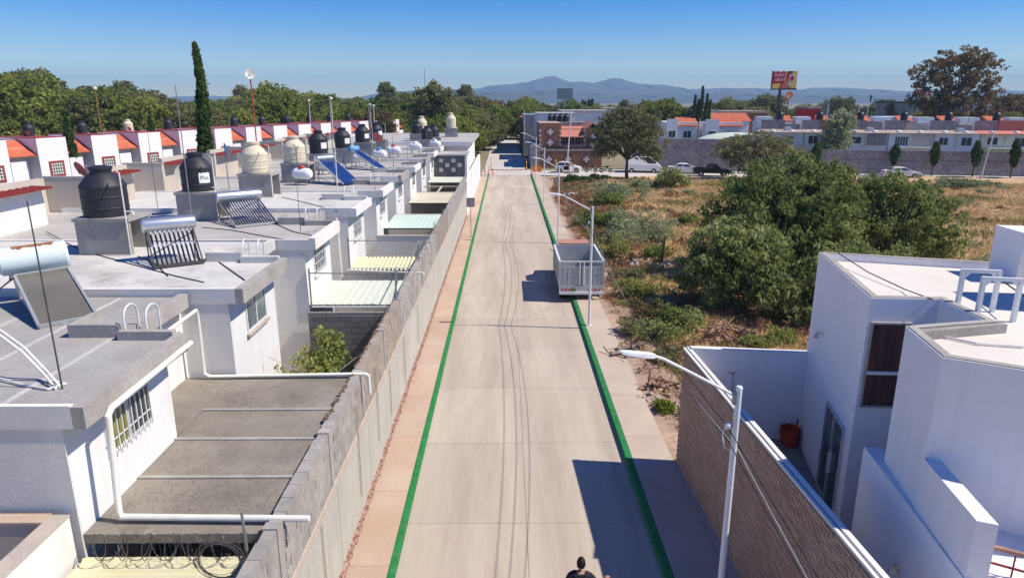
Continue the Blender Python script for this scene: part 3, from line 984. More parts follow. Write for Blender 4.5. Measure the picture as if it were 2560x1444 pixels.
# masts, antennas, dishes, loose cables on the roofs
def mast(px, py, z, hpx, label, m='metal_grey', r_=.016, arms=0, cat='antenna', lean=0.):
    p = on(px, py, 'Z', z)
    sc_ = (ray(px, py).length)
    d = (p - Vector((0, 0, CAMH))).length
    hh = hpx / F_PX * d * .97
    t = thing('antenna_mast', label, cat, tuple(p), 'thin antenna masts on the roofs')
    MB().tube([p, p + Vector((lean * hh, 0, hh))], [r_, r_ * .7], 6).build('pole', m, t, True)
    if arms:
        a = MB()
        q = p + Vector((lean * hh, 0, hh))
        a.tube([q + Vector((-.35, 0, -.05)), q + Vector((.35, .1, -.05))], .008, 5)
        for i in range(arms):
            c = q + Vector((-.3 + .6 * i / max(1, arms - 1), 0, -.05))
            a.tube([c + Vector((0, -.25, 0)), c + Vector((0, .25, 0))], .006, 5)
        a.build('elements', 'alu', t, True)
    return t
mast(156, 972, ROOF, 402, 'long dark rod standing in front of the flat collector', 'metal_dark', .014)
mast(487, 605, ROOF, 350, 'tall grey mast with a joint in front of the cypress', 'metal_grey', .02)
mast(752, 580, ROOF, 120, 'dark rod rising in front of white gas tank with red cap', 'metal_dark', .012)
mast(396, 530, ROOF, 175, 'thin dark rod near the upper beige wall', 'metal_dark', .012)
mast(838, 458, ROOF, 215, 'grey pole beside black tank with a small lamp', 'metal_grey', .03)
mast(930, 425, ROOF, 165, 'thin pale pole with round white receiver', 'metal_grey', .03)
mast(845, 490, ROOF, 130, 'white pole in front of the nearer blue panel', 'pvc', .03)
mast(938, 480, ROOF, 82, 'thin rod on the roof edge past the blue panels', 'metal_grey', .015)
mast(985, 440, ROOF, 100, 'thin rod beside red-capped gas tank', 'metal_grey', .02)
mast(1020, 415, ROOF, 60, 'short rod before the clustered tanks', 'metal_grey', .02)
mast(1068, 400, ROOF, 70, 'grey pole beside last black tank', 'metal_grey', .03)
def dish(p, rad, m, label, az, el=R(30), mastz=None, group=None, name='satellite_dish'):
    t = thing(name, label, 'satellite dish', tuple(p if mastz is None else (p[0], p[1], mastz)), group, local=True)
    c = Vector((0, 0, 0 if mastz is None else p[2] - mastz))
    rot = Matrix.Rotation(az, 4, 'Z') @ Matrix.Rotation(math.pi / 2 - el, 4, 'X')
    prof = [(rad * .02, rad * .0)] + [(rad * q, rad * .22 * q * q) for q in (.3, .55, .8, 1.0)] + [(rad * 1.02, rad * .225)] + [(rad * q, rad * .22 * q * q - .012) for q in (1.0, .8, .55, .3)] + [(rad * .02, -.012)]
    b = MB().lathe(prof, 28)
    b.v = [tuple(rot @ Vector(v) + c) for v in b.v]
    b.build('reflector', m, t, True, off=(0, 0, 0))
    a = MB()
    a.tube([rot @ Vector((0, -rad * .9, .1 * rad)) + c, rot @ Vector((0, -rad * .5, rad * .75)) + c, rot @ Vector((0, -.05 * rad, rad * .95)) + c], .018, 6)
    a.tube([rot @ Vector((0, -.1 * rad, rad * .9)) + c, rot @ Vector((0, .12 * rad, rad * 1.05)) + c], .05, 8)
    a.build('feed_arm', 'metal_grey', t, True, off=(0, 0, 0))
    MB().tube([(0, 0, 0 if mastz is not None else -rad * .9), rot @ Vector((0, 0, -.03)) + c], .025, 6).build('post', 'metal_grey', t, True, off=(0, 0, 0))
    return t
p = on(458, 440, 'Y', 27.5); dish(p, .42, 'dish_grey', 'grey satellite dish left of the labelled black tank', R(60), R(15), ROOF)
p = on(563, 375, 'Y', 34.0); dish(p, .32, 'dish_blue', 'blue satellite dish on thin mast by upper room', R(125), R(15), ROOF)
p = on(197, 425, 'Y', 29.0); dish(p, .34, 'dish_red', 'red satellite dish behind the largest black tank', R(150), R(25), 7.06)
p = on(858, 402, 'Y', 46.0); dish(p, .38, 'dish_blue', 'small blue dish above the farther blue panel', R(110), R(10), ROOF)
p = on(942, 345, 'Y', 56.0); dish(p, .45, 'dish_red', 'red satellite dish next to farther black tanks', R(150), R(30), ROOF)
# white loops of pipe / cable on the first roof and black supply hoses
lone(MB().tube([on(0, 825, 'Z', ROOF + .75), on(60, 868, 'Z', ROOF + .55), on(110, 920, 'Z', ROOF + .2), on(150, 965, 'Z', ROOF + .02)], .022, 8), 'loose_pipe', 'pvc', 'bent white plastic pipe arching down on the grey felt roof', 'pipe', None, True)
lone(MB().tube([on(0, 838, 'Z', ROOF + .72), on(56, 880, 'Z', ROOF + .5), on(105, 930, 'Z', ROOF + .15), on(140, 972, 'Z', ROOF + .02)], .022, 8), 'loose_pipe', 'pvc', 'second bent white pipe lying beside the arching one', 'pipe', None, True)
lone(MB().tube([on(0, 945, 'Z', ROOF + .05), on(60, 962, 'Z', ROOF + .03), on(120, 972, 'Z', ROOF + .03), on(165, 958, 'Z', ROOF + .03), on(120, 950, 'Z', ROOF + .03)], .018, 8), 'loose_pipe', 'pvc', 'coiled end of white pipe by the roof corner', 'pipe', None, True)
def hose(pts, label, m='cable_black', r_=.014, lift=.015):
    P_ = [on(x, y, 'Z', z + lift) for x, y, z in pts]
    Q = []
    for i in range(len(P_) - 1):
        for u in range(4):
            Q.append(P_[i].lerp(P_[i + 1], u / 4))
    Q.append(P_[-1])
    S = [Q[0]] + [(Q[i - 1] + Q[i] * 2 + Q[i + 1]) / 4 for i in range(1, len(Q) - 1)] + [Q[-1]]
    return lone(MB().tube(S, r_, 6), 'hose', m, label, 'hose', None, True)
hose([(118, 580, 5.65), (200, 625, 5.65), (330, 660, 5.65), (440, 690, 5.65), (510, 705, 5.65)], 'dark hose snaking over the white roof to its edge')
hose([(345, 640, 5.65), (385, 655, 5.65), (420, 690, 5.65)], 'short dark hose by the ten-tube heater')
hose([(505, 568, 5.6), (580, 575, 5.6), (660, 590, 5.6), (720, 600, 5.6)], 'dark hose on the roof behind the blue-tube heater')
hose([(690, 560, 5.6), (735, 580, 5.6), (780, 588, 5.6)], 'dark hose curling past a roof rod')
hose([(548, 655, 5.65), (612, 700, 5.65)], 'straight dark rod lying on the white roof', 'metal_dark', .018)
hose([(490, 510, 5.6), (560, 520, 5.6), (640, 500, 5.6)], 'hose behind the second tank stand')
hose([(705, 493, 5.65), (760, 505, 5.65), (815, 520, 5.65), (845, 530, 5.65)], 'hose lying on the white roof with hatch')

# ================================================================== STREET WALL AND COURTYARDS
WX0, WX1 = -3.74, -3.52          # inner and outer face
WTOP = 3.70
YW0, YW1 = 3.0, 60.3
bw = thing('street_wall', 'long grey block wall with plastered foot along the pink pavement', 'wall', (-3.6, 30, 0))
MB().box(WX0 + .03, WX1 - .012, YW0, YW1, 0, 2.36).build('wall_core', 'mortar', bw)
# plaster panels between tie columns
nP = int((YW1 - YW0) / 3.12)
for i in range(nP):
    ya = YW0 + (YW1 - YW0) * i / nP
    yb = YW0 + (YW1 - YW0) * (i + 1) / nP
    MB().box(WX1 - .011, WX1 + .012, ya + .012, yb - .012, .42 + .08 * random.random(), 2.36).build('plaster_panel', 'plaster_panel', bw)
MB().box(WX0 + .01, WX1 + .035, YW0, YW1, 2.362, 2.50).build('bond_beam', 'bond_beam', bw)
# rubble foot
rb = MB()
r_ = random.Random(5)
for i in range(1500):
    y = r_.uniform(YW0, YW1) if i > 700 else r_.uniform(YW0, 32)
    z = r_.uniform(.1, .46)
    s1, s2, s3 = r_.uniform(.03, .12), r_.uniform(.03, .08), r_.uniform(.0, .05)
    x = WX1 - .02
    q = [r_.uniform(.7, 1.2) for _ in range(8)]
    rb.add([(x, y - s1 * q[0], z - s2 * q[1]), (x, y + s1 * q[2], z - s2 * q[3]), (x, y + s1 * q[4], z + s2 * q[5]), (x, y - s1 * q[6], z + s2 * q[7]),
            (x + .03 + s3, y - s1 * .6, z - s2 * .6), (x + .03 + s3, y + s1 * .6, z - s2 * .6), (x + .03 + s3, y + s1 * .6, z + s2 * .5), (x + .03 + s3, y - s1 * .6, z + s2 * .5)],
           [(4, 5, 6, 7), (0, 1, 5, 4), (1, 2, 6, 5), (2, 3, 7, 6), (3, 0, 4, 7)])
ro = rb.build('rubble_foot', 'rubble', bw)
ro['kind'] = 'stuff'
# block courses on top: 300 nearest blocks as pieces, the rest joined
MB().box(WX0 + .02, WX1 - .014, YW0, YW1, 2.502, WTOP - .02).build('block_core', 'mortar', bw)
bl = MB().box(-.105, .105, .006, .394, .005, .193)
me_b = {m: MB().box(-.106, .106, .006, .394, .005, .193).mesh('block', m) for m in ('block', 'block_tan')}
rest = {'block': MB(), 'block_tan': MB()}
cnt = 0
colys = [Y00 + MOD * k * .5 for k in range(-1, 18)]
for c in range(6):
    y = YW0 + (.2 if c % 2 else 0)
    while y < YW1 - .4:
        m = 'block_tan' if (14.6 < y < 21.6 or 33 < y < 40) else 'block'
        dx = r_.uniform(-.004, .006)
        drop = (c == 5 and 12.8 < y < 15.2)
        if not drop and not any(abs(y + .2 - cy) < .22 for cy in colys):
            if 7.6 < y < 30 and cnt < 298:
                o = bpy.data.objects.new('block', me_b[m])
                o.location = ((WX0 + WX1) / 2 + .0 + dx - bw.location.x, y - bw.location.y, 2.50 + c * .2)
                o.parent = bw
                col.objects.link(o)
                cnt += 1
            else:
                cx = (WX0 + WX1) / 2 + dx
                rest[m].box(cx - .106, cx + .106, y + .006, y + .394, 2.505 + c * .2, 2.693 + c * .2)
        y += .4
for m in rest:
    o = rest[m].build('block_courses', m, bw)
    o['kind'] = 'stuff'
for cy in colys:
    if YW0 < cy < YW1 - .3:
        MB().box(WX0 - .004, WX1 + .006, cy - .09, cy + .09, 2.502, WTOP + .01).build('tie_column', 'eave_cement', bw)
# broken mossy crest beside the slab roof
mc = MB()
for i in range(150):
    y = r_.uniform(12.7, 20.5); s_ = r_.uniform(.02, .055)
    x = r_.uniform(WX0 - .02, WX0 + .06)
    z = WTOP - .03
    mc.add([(x - s_, y - s_, z), (x + s_, y - s_ * .8, z), (x + s_ * .8, y + s_, z), (x - s_, y + s_, z), (x + r_.uniform(-.02, .02), y, z + s_ * 1.3)],
           [(0, 1, 4), (1, 2, 4), (2, 3, 4), (3, 0, 4)])
mat('moss_dark', (.10, .075, .055), (.22, .17, .12), 20, .95, fine=.3, fsc=40)
o = mc.build('broken_crest', 'moss_dark', bw)
o['kind'] = 'stuff'
# thin conduits clipped on the street face
for i, y in enumerate((11.2, 14.5, 16.9, 18.9, 21.8, 25.5)):
    z0 = r_.uniform(.6, 1.2)
    lone(MB().tube([(WX1 + .05, y, z0), (WX1 + .05, y, 2.35 + (.9 if i in (1, 2) else 0))], .014, 6), 'conduit', 'bond_beam', 'thin vertical conduit on the plastered street wall', 'conduit', 'conduits on the street wall', True)

# party walls of the courtyards
def party(y, label, top=3.0, blocks=False, m='block_dark', x0=FX - .0, x1=WX0 - .01):
    t = thing('party_wall', label, 'wall', ((x0 + x1) / 2, y, 0), 'courtyard walls between the houses')
    MB().box(x0 + .01, x1, y - .07, y + .07, 0, top).build('wall', m, t)
    if blocks:
        n = 0
        for c in range(int(top / .2)):
            x = x0 + .02 + (.2 if c % 2 else 0)
            while x < x1 - .3:
                mbk = MB().box(-.194, .194, -.02, .02, .006, .194)
                o = bpy.data.objects.new('block', PB)
                o.location = (x + .2 - t.location.x, -.075, c * .2)
                o.parent = t
                col.objects.link(o)
                x += .4
    return t
PB = MB().box(-.194, .194, -.025, .0, .006, .194).mesh('block', 'block_dark')
party(21.55, 'dark block wall behind the courtyard bush', 3.3, True)
for k in (3, 4, 5, 6, 7, 8, 9):
    party(Y00 + MOD * k - .1, {3: 'grey wall across courtyard under the long white pipe', 4: 'grey wall beyond yellow corrugated cover', 5: 'grey wall before the mint green cover', 6: 'dark wall below the beige flat cover',
          7: 'dark wall beneath the pale frame', 8: 'dark wall before pale courtyard cover', 9: 'grey wall at the end courtyard'}[k], 3.25, False, 'grey_wall' if k in (3, 4, 5) else 'block_dark')
structure(MB().box(FX, WX0, 15.5, 71, -.05, .06).build('courtyard_floor', 'floor_grey'))

# slab roof of the first courtyard
t = thing('carport_roof', 'stained flat concrete carport roof with cast bays', 'roof', (-5, 12, 3.4))
ys = [9.2, 10.85, 12.25, 13.55, 15.32]
for i in range(4):
    zz = 3.56 + .012 * i
    MB().box(FX + .005 if i < 2 else FX + .005, WX0 + .0, ys[i] + .01, ys[i + 1] - .01, 3.40, zz).build('slab', 'slab_roof', t)
    if i < 2 or True:
        MB().box(FX + .006, WX0 - .01, ys[i + 1] - .045, ys[i + 1] + .035, 3.41, zz + .03).build('ridge', 'eave_cement', t)
MB().box(RX + .01, FX, 12.4, 15.3, 3.40, 3.595).build('slab', 'slab_roof', t)
peb = MB()
for i in range(800):
    x = r_.gauss(-5.0, .75); y = r_.gauss(10.3, .42)
    if not (FX + .1 < x < WX0 - .05 and 9.3 < y < 12): continue
    s_ = r_.uniform(.006, .020); z = 3.56 if y < 10.84 else 3.572
    a = r_.uniform(0, 6)
    pts = [(x + s_ * math.cos(a + q), y + s_ * math.sin(a + q), z) for q in (0, 2.1, 4.2)]
    peb.add(pts + [(x, y, z + s_)], [(0, 1, 3), (1, 2, 3), (2, 0, 3)])
mat('pebble', (.25, .21, .17), (.17, .14, .115), 30, .95)
o = peb.build('gravel', 'pebble', t)
o['kind'] = 'stuff'

# white drain pipes
pa = MB().tube([(EX + .09, 12.5, 5.50), (EX + .09, 9.72, 5.44), (EX + .09, 9.62, 5.36), (EX + .05, 9.55, 3.78), (EX + .1, 9.52, 3.66), (-3.12, 9.45, 3.66)], .052, 12)
lone(pa, 'drain_pipe', 'pvc', 'white drain pipe down the barred-window house and over the carport roof', 'pipe', 'white drain pipes', True)
pa = MB().tube([(-7.1, 13.3, 5.36), (-7.22, 15.22, 5.32), (-7.22, 15.26, 5.22), (-7.22, 15.24, 3.74), (-7.1, 15.24, 3.66), (-3.40, 15.28, 3.70), (-3.32, 15.28, 3.66), (-3.32, 15.28, 3.2)], .042, 12)
lone(pa, 'drain_pipe', 'pvc', 'white drain pipe along the far edge of the carport roof with bent end', 'pipe', 'white drain pipes', True)
pa = MB().tube([(-6.95, 21.6 + 6.1, 5.4), (-6.9, 27.75, 2.2)], .05, 10)
lone(pa, 'drain_pipe', 'pvc', 'upright white drain pipe above the pale green courtyard roof', 'pipe', 'white drain pipes', True)
pa = MB().tube([(-6.5, 27.1, 3.35), (-3.25, 26.0, 3.50)], .05, 10)
lone(pa, 'drain_pipe', 'pvc', 'white pipe crossing the courtyard past the pale green roof', 'pipe', 'white drain pipes', True)

# corrugated covers
def corrugated(name, x0, x1, y0, y1, z0, z1, m, label, along='X', pitch=.13, amp=.022, group='courtyard covers', trim=True):
    """sheet whose waves run along X or Y; z0 at y0 edge, z1 at y1 edge"""
    t = thing(name, label, 'roof', ((x0 + x1) / 2, (y0 + y1) / 2, min(z0, z1)), group)
    b = MB()
    L_ = (y1 - y0) if along == 'X' else (x1 - x0)
    n = max(8, int(L_ / pitch * 6))
    rows = []
    for i in range(n + 1):
        q = L_ * i / n
        dz = amp * math.sin(q / pitch * 2 * math.pi)
        for th in (0, -.008):
            if along == 'X':
                zb = z0 + (z1 - z0) * q / L_
                rows.append([(x0, y0 + q, zb + dz + th), (x1, y0 + q, zb + dz + th)])
            else:
                rows.append([(x0 + q, y0, z0 + dz + th), (x0 + q, y1, z1 + dz + th)])
    for i in range(n + 1):
        for j in (0, 1):
            b.v += rows[2 * i + j]
    for i in range(n):
        a = 4 * i
        b.f += [(a, a + 1, a + 5, a + 4), (a + 2, a + 6, a + 7, a + 3), (a, a + 4, a + 6, a + 2), (a + 1, a + 3, a + 7, a + 5)]
    b.build('sheet', m, t, True)
    MB().box(x0 + .02, x1 - .02, y0 + .03, y0 + .08, z0 - amp - .07, z0 - amp - .01).build('purlin', 'metal_dark', t)
    MB().box(x0 + .02, x1 - .02, y1 - .08, y1 - .03, z1 - amp - .07, z1 - amp - .01).build('purlin', 'metal_dark', t)
    return t
corrugated('courtyard_cover', FX + .05, WX0 - .02, 4.2, 9.12, 3.22, 3.24, 'fibre_yellow', 'pale yellow corrugated cover under the razor wire', 'X')
corrugated('courtyard_cover', FX + .03, WX0 + .02, 21.75, 24.6, 3.50, 3.58, 'fibre_green', 'pale green flat ribbed cover behind chain-link fence', 'Y', .25, .006)
corrugated('courtyard_cover', FX + .03, -4.0, 27.45, 29.3, 3.30, 3.42, 'fibre_yellow', 'small yellow corrugated cover with wavy front edge', 'Y', .17, .04)
corrugated('courtyard_cover', FX + .03, WX0 + .05, 35.9, 39.6, 3.50, 3.62, 'fibre_mint', 'mint green flat courtyard cover', 'Y', .25, .005)
corrugated('courtyard_cover', FX + .03, WX0 + .05, 45.2, 49.6, 3.50, 3.62, 'fibre_beige', 'beige flat courtyard cover beside dark opening', 'Y', .25, .005)
corrugated('courtyard_cover', FX + .03, WX0 + .05, 56.6, 60.2, 3.55, 3.62, 'fibre_green', 'pale courtyard cover in front of the dark patterned block wall', 'Y', .25, .005)
# pale frame over an open courtyard
t = thing('pergola_frame', 'pale beams framing the open dark courtyard', 'frame', (-5.2, 52, 3.3))
MB().box(FX + .02, WX0 - .02, 50.6, 50.72, 3.4, 3.52).build('beam', 'fibre_beige', t)
MB().box(FX + .02, WX0 - .02, 54.4, 54.5, 3.4, 3.52).build('beam', 'fibre_beige', t)
MB().box(-5.2, -5.1, 50.73, 54.39, 3.42, 3.5).build('beam', 'fibre_beige', t)
# low parapets inside the yards
for (y, lab) in ((33.6, 'low grey yard wall before the mint cover'), (40.2, 'low grey yard wall behind the mint cover')):
    t = thing('yard_wall', lab, 'wall', (-5, y, 0), 'low yard walls')
    MB().box(FX + .02, WX0 - .02, y, y + .15, .06, 3.5).build('wall', 'grey_wall', t)
    MB().box(FX + .02, WX0 - .02, y - .02, y + .17, 3.502, 3.54).build('coping', 'beige_wall', t)

# chain-link fence round the pale green cover
def chainlink(p0, p1, z0, z1, label, posts=2, mesh=True):
    p0, p1 = Vector((*p0, 0)), Vector((*p1, 0))
    t = thing('chain_link_fence', label, 'fence', (p0.x, p0.y, z0), 'chain-link fences on the courtyards')
    for i in range(posts):
        p = p0.lerp(p1, i / (posts - 1))
        MB().tube([(p.x, p.y, z0), (p.x, p.y, z1)], .03, 8).build('post', 'metal_grey', t, True)
    MB().tube([(p0.x, p0.y, z1 - .15), (p1.x, p1.y, z1 - .18)], .02, 6).build('rail', 'metal_grey', t, True)
    MB().tube([(p0.x, p0.y, z0 + .05), (p1.x, p1.y, z0 + .05)], .025, 6).build('rail', 'metal_white', t, True)
    if mesh:
        L_ = (p1 - p0).length
        hh = z1 - z0 - .22
        b = MB()
        st = .13
        n = int((L_ + hh) / st)
        for i in range(n):
            for sgn in (1, -1):
                a = i * st - hh
                u0, u1 = max(0, a), min(L_, a + hh)
                if u1 - u0 < .03: continue
                za, zb = u0 - a, u1 - a
                if sgn < 0:
                    za, zb = hh - za, hh - zb
                q0 = p0.lerp(p1, u0 / L_); q1 = p0.lerp(p1, u1 / L_)
                b.tube([(q0.x, q0.y, z0 + .05 + za), (q1.x, q1.y, z0 + .05 + zb)], .0022, 3, False)
        b.build('wire_mesh', 'alu', t)
    return t
chainlink((-6.45, 21.66), (-3.64, 21.66), 3.4, 4.75, 'chain-link fence with dark posts at front of the pale green cover')
chainlink((-6.45, 27.3), (-3.60, 27.3), 3.35, 4.7, 'chain-link fence before the yellow corrugated cover', mesh=False)
t = thing('brace_pole', 'slanting grey pole bracing the chain-link fences', 'pole', (-3.62, 24, 3.6))
MB().tube([(-3.62, 21.7, 3.72), (-3.6, 27.3, 4.55)], .022, 6).build('pole', 'metal_grey', t, True)
lone(MB().tube([(-4.25, 21.75, 3.45), (-3.62, 21.7, 4.62)], .02, 6), 'brace_pole', 'metal_grey', 'short slanting brace behind the chain-link mesh', 'pole', None, True)
for i, y in enumerate((29.5, 31.0, 33.2, 38.0, 40.5)):
    lone(MB().tube([(-3.58, y, 3.2), (-3.56, y, 4.5 - .1 * i)], .022, 6), 'fence_post', 'metal_grey', 'thin grey post standing up from the street wall', 'post', 'grey posts on the street wall', True)

# razor wire over the near yellow cover
t = thing('razor_wire', 'coil of razor wire along the yellow corrugated cover', 'razor wire', (-5, 9.0, 3.25))
pts = []
nl = 13
for i in range(nl * 16 + 1):
    a = i / 16 * 2 * math.pi
    x = -6.35 + 2.55 * i / (nl * 16) + .09 * math.sin(a * .5 + i * .02)
    pts.append((x, 8.98 + .16 * math.cos(a) , 3.50 + .21 * math.sin(a)))
MB().tube(pts, .006, 4).build('coil', 'metal_dark', t, True)
pts = []
for i in range(6 * 18 + 1):
    a = i / 18 * 2 * math.pi
    pts.append((-4.15 + .32 * math.cos(a) + .05 * math.sin(i * .11), 8.45 - .0 + .012 * i * .3 * .2 + .05 * math.sin(i * .07), 3.62 + .30 * math.sin(a)))
MB().tube(pts, .006, 4).build('coil', 'metal_dark', t, True)
bb = MB()
for i in range(150):
    a = r_.uniform(0, 2 * math.pi * nl)
    q = a / (2 * math.pi * nl)
    c = Vector((-6.35 + 2.55 * q + .09 * math.sin(a * .5), 8.98 + .16 * math.cos(a), 3.50 + .21 * math.sin(a)))
    d = Vector((r_.gauss(0, 1), r_.gauss(0, 1), r_.gauss(0, 1))).normalized() * .028
    bb.add([c - d, c + d, c + d.cross(Vector((.3, .5, 1))) * .3], [(0, 1, 2)])
bb.build('barbs', 'alu', t)
MB().tube([(-3.98, 9.05, 3.25), (-4.0, 9.05, 4.05)], .022, 6).build('stake', 'metal_grey', t, True)

# terrace of the house nearest the camera
t = thing('terrace', 'white parapet and orange floor of a small terrace beside the carport', 'terrace', (-9, 7, 0))
MB().box(-13.5, FX - .3, 3, 9.05, 0, 2.62).build('base', 'white_wall', t)
MB().box(-13.4, FX - .302, 3.05, 8.85, 2.622, 2.65).build('floor', 'floor_orange', t)
MB().prism([(FX - .30, 3.0), (FX - .04, 3.0), (FX - .04, 9.05), (FX - .30, 9.05)], 0, 3.98).build('parapet', 'white_wall', t)
MB().box(FX - .31, FX - .03, 3.0, 9.06, 3.982, 4.01).build('coping', 'bond_beam', t)
MB().box(-13.5, FX - .312, 8.86, 9.06, 2.652, 3.98).build('parapet', 'beige_wall', t)
MB().box(-13.5, FX - .312, 8.84, 9.08, 3.982, 4.02).build('coping', 'sidewalk_pink', t)

# white block at the row's far end, checker block and white street wall
YE = Y00 + MOD * NH + .2
t = thing('patterned_block', 'dark block stair wall with a row of pale square openings', 'building', (-5.2, 64, 0))
MB().box(-6.5, -3.75, 62.2, 66.5, 0, 5.2).build('wall', 'block_dark', t)
MB().box(-3.748, -3.56, 62.15, 66.5, 0, 5.25).build('side_wall', 'white_wall', t)
MB().box(-6.55, -3.54, 62.12, 66.55, 5.252, 5.4).build('roof', 'roof_mid', t)
for r0 in range(3):
    for c in range(4):
        if (r0 + c) % 2 == 0:
            MB().box(-6.1 + c * .55 + .05, -6.1 + c * .55 + .40, 62.15, 62.19, 4.7 - r0 * .42, 4.7 - r0 * .42 + .34).build('pale_block', 'stone_white', t)
t = thing('white_building', 'white plastered block with grey overhanging roof at the row end', 'building', (-9, 80, 0))
MB().box(-18, -4.2, 72.2, 92, 0, 5.6).build('wall', 'white_wall', t)
MB().box(-17.9, -4.3, 72.15, 72.19, 0, 5.55).build('side_wall', 'grey_wall', t)
MB().box(-18.2, -3.6, 71.7, 92.4, 5.602, 5.95).build('roof', 'roof_mid', t)
MB().box(-18.25, -3.55, 71.65, 71.698, 5.55, 5.97).build('fascia', 'white_clean', t)
t = thing('white_street_wall', 'bright white plastered wall along the pavement before the barrier', 'wall', (-3.6, 80, 0))
MB().box(-3.74, -3.5, 60.4, 92, 0, 3.2).build('wall', 'white_clean', t)
for i in range(6):
    MB().box(-3.499, -3.46, 64 + i * 4.6, 64.25 + i * 4.6, 0, 3.22).build('pilaster', 'white_clean', t)
t = thing('building_block', 'low white roof block behind the patterned wall', 'building', (-10, 67, 0))
MB().box(-18.6, -6.6, 66.6, 71.5, 0, 4.9).build('wall', 'white_wall', t)
MB().box(-18.7, -6.5, 66.55, 71.6, 4.902, 5.1).build('roof', 'roof_mid', t)
# far roof tanks
for (px, py, yy, m, lab, hh) in [(1043, 334, 74, 'tank_black', 'dark tank farthest of the clustered tanks', 1.2), (1055, 330, 78, 'tank_beige', 'cream tank behind the clustered black tanks', 1.6),
                           (1068, 348, 69, 'tank_black', 'black tank on a grey stand beyond the row', 1.2), (1085, 342, 75, 'tank_black', 'black tank half behind the one on grey stand', 1.2),
                           (1128, 320, 82, 'tank_beige', 'cream tank raised on the white block', 1.6)]:
    p = on(px, py, 'Y', yy)
    base = 5.95 if yy > 72 else 5.1
    top = max(base + .3, p.z)
    pedestal(p.x, p.y, base, 1.4, 1.3, top - base, 'grey stand under the ' + lab)
    tank(p.x, p.y, top, .58, hh, m, lab)

# courtyard bush
def bush(name, label, loc, lobes, leaf, n, per, size, group=None, crad=.35, aspect=1.5, bark='bark', cat='bush', th=.4, r0=.05):
    return make_tree(name, label, cat, loc, lobes, leaf, n, per, size, th, r0, bark, group, 0, aspect, crad)
bush('courtyard_bush', 'leafy yellow-green bush filling the open courtyard', (-5.75, 18.3, .06), [(0, 0, 2.1, .8, 1.5, .8), (-.1, -.9, 1.8, .7, 1.0, .9), (.55, .4, 1.8, .7, 1.0, .9), (.2, 1.4, 2.6, .5, .6, .6), (.9, -.6, 1.5, .6, .8, .9)], 'leaf_shrub', 230, 32, .09, crad=.28, aspect=1.7, th=1.2)
# clothes line wire in the yard
lone(MB().tube([(-6.4, 17.2, 3.4), (-4.9, 17.0, 2.75), (-3.8, 18.0, 3.4)], .01, 5), 'wire', 'alu', 'thin wire sagging across the bushy courtyard', 'wire', None, True)

# ================================================================== RIGHT HOUSE
HZ = 6.3
A, B, C, D, E_, F_ = (7.95, 16.94), (7.10, 12.73), (8.39, 12.64), (8.37, 11.34), (6.81, 11.02), (6.53, 9.55)
G_, H1, H2 = (8.6, 8.28), (17, 6.2), (17, 14.05)
structure(MB().box(4.0, 40, -14, 17.55, -.4, -.02).build('lot', 'earth'))
hs = thing('white_house', 'large white two-storey house with flat roof behind the brick wall', 'house', (10, 11, 0))
poly = [A, B, C, D, E_, F_, G_, H1, H2]
MB().prism(poly, 0, HZ - .20).build('wall', 'white_clean', hs)
def inset(poly, d):
    n = len(poly)
    ar = sum(poly[i][0] * poly[(i + 1) % n][1] - poly[(i + 1) % n][0] * poly[i][1] for i in range(n))
    sg = 1 if ar > 0 else -1
    out = []
    for i in range(n):
        p, q, r_2 = Vector(poly[i - 1]), Vector(poly[i]), Vector(poly[(i + 1) % n])
        d1, d2 = (q - p).normalized(), (r_2 - q).normalized()
        n1, n2 = Vector((-d1.y, d1.x)) * sg, Vector((-d2.y, d2.x)) * sg
        b_ = (n1 + n2)
        b_ = b_ / max(.25, b_.dot(n1))
        out.append((q.x + b_.x * d, q.y + b_.y * d))
    return out
ins = inset(poly, .17)
# roof deck (triangulated by blender) and parapet ring
mat('roof_cream', (.70, .66, .60), (.64, .60, .54), .5, .9, .2, 20, fine=.05, spots=.3, spc=(.55, .52, .48))
MB().prism(inset(poly, .10), HZ - .199, HZ - .16).build('roof', 'roof_cream', hs)
ring = MB()
n = len(poly)
z0_, z1_ = HZ - .1995, HZ
for i in range(n):
    j = (i + 1) % n
    a, b, c, d = poly[i], poly[j], ins[j], ins[i]
    ring.add([(*a, z0_), (*b, z0_), (*c, z0_), (*d, z0_), (*a, z1_), (*b, z1_), (*c, z1_), (*d, z1_)],
             [(4, 5, 6, 7), (0, 1, 5, 4), (2, 3, 7, 6)])
ring.build('parapet', 'white_clean', hs)
capr = MB()
i0, i1 = inset(poly, .025), inset(poly, .155)
for i in range(n):
    j = (i + 1) % n
    capr.add([(*i0[i], HZ + .001), (*i0[j], HZ + .001), (*i1[j], HZ + .001), (*i1[i], HZ + .001), (*i0[i], HZ + .018), (*i0[j], HZ + .018), (*i1[j], HZ + .018), (*i1[i], HZ + .018)],
             [(4, 5, 6, 7), (0, 1, 5, 4), (2, 3, 7, 6)])
capr.build('coping', 'eave_cement', hs)
# dividing kerb on the roof between the two parts
MB().prism([(6.85, 10.9), (8.6, 11.25), (8.62, 11.1), (6.9, 10.72)], HZ - .158, HZ + .0).build('roof_kerb', 'mortar', hs)
# roof room with lit/shaded wall at the frame edge
MB().prism([(11.2, 14.45), (16.8, 12.95), (16.8, 13.95), (11.3, 15.5)], HZ - .158, 7.25).build('roof_room', 'white_clean', hs)
MB().prism([(11.35, 13.55), (11.3, 12.25), (16.6, 10.9), (16.7, 12.2)], HZ - .158, 8.55).build('roof_room', 'white_clean', hs)
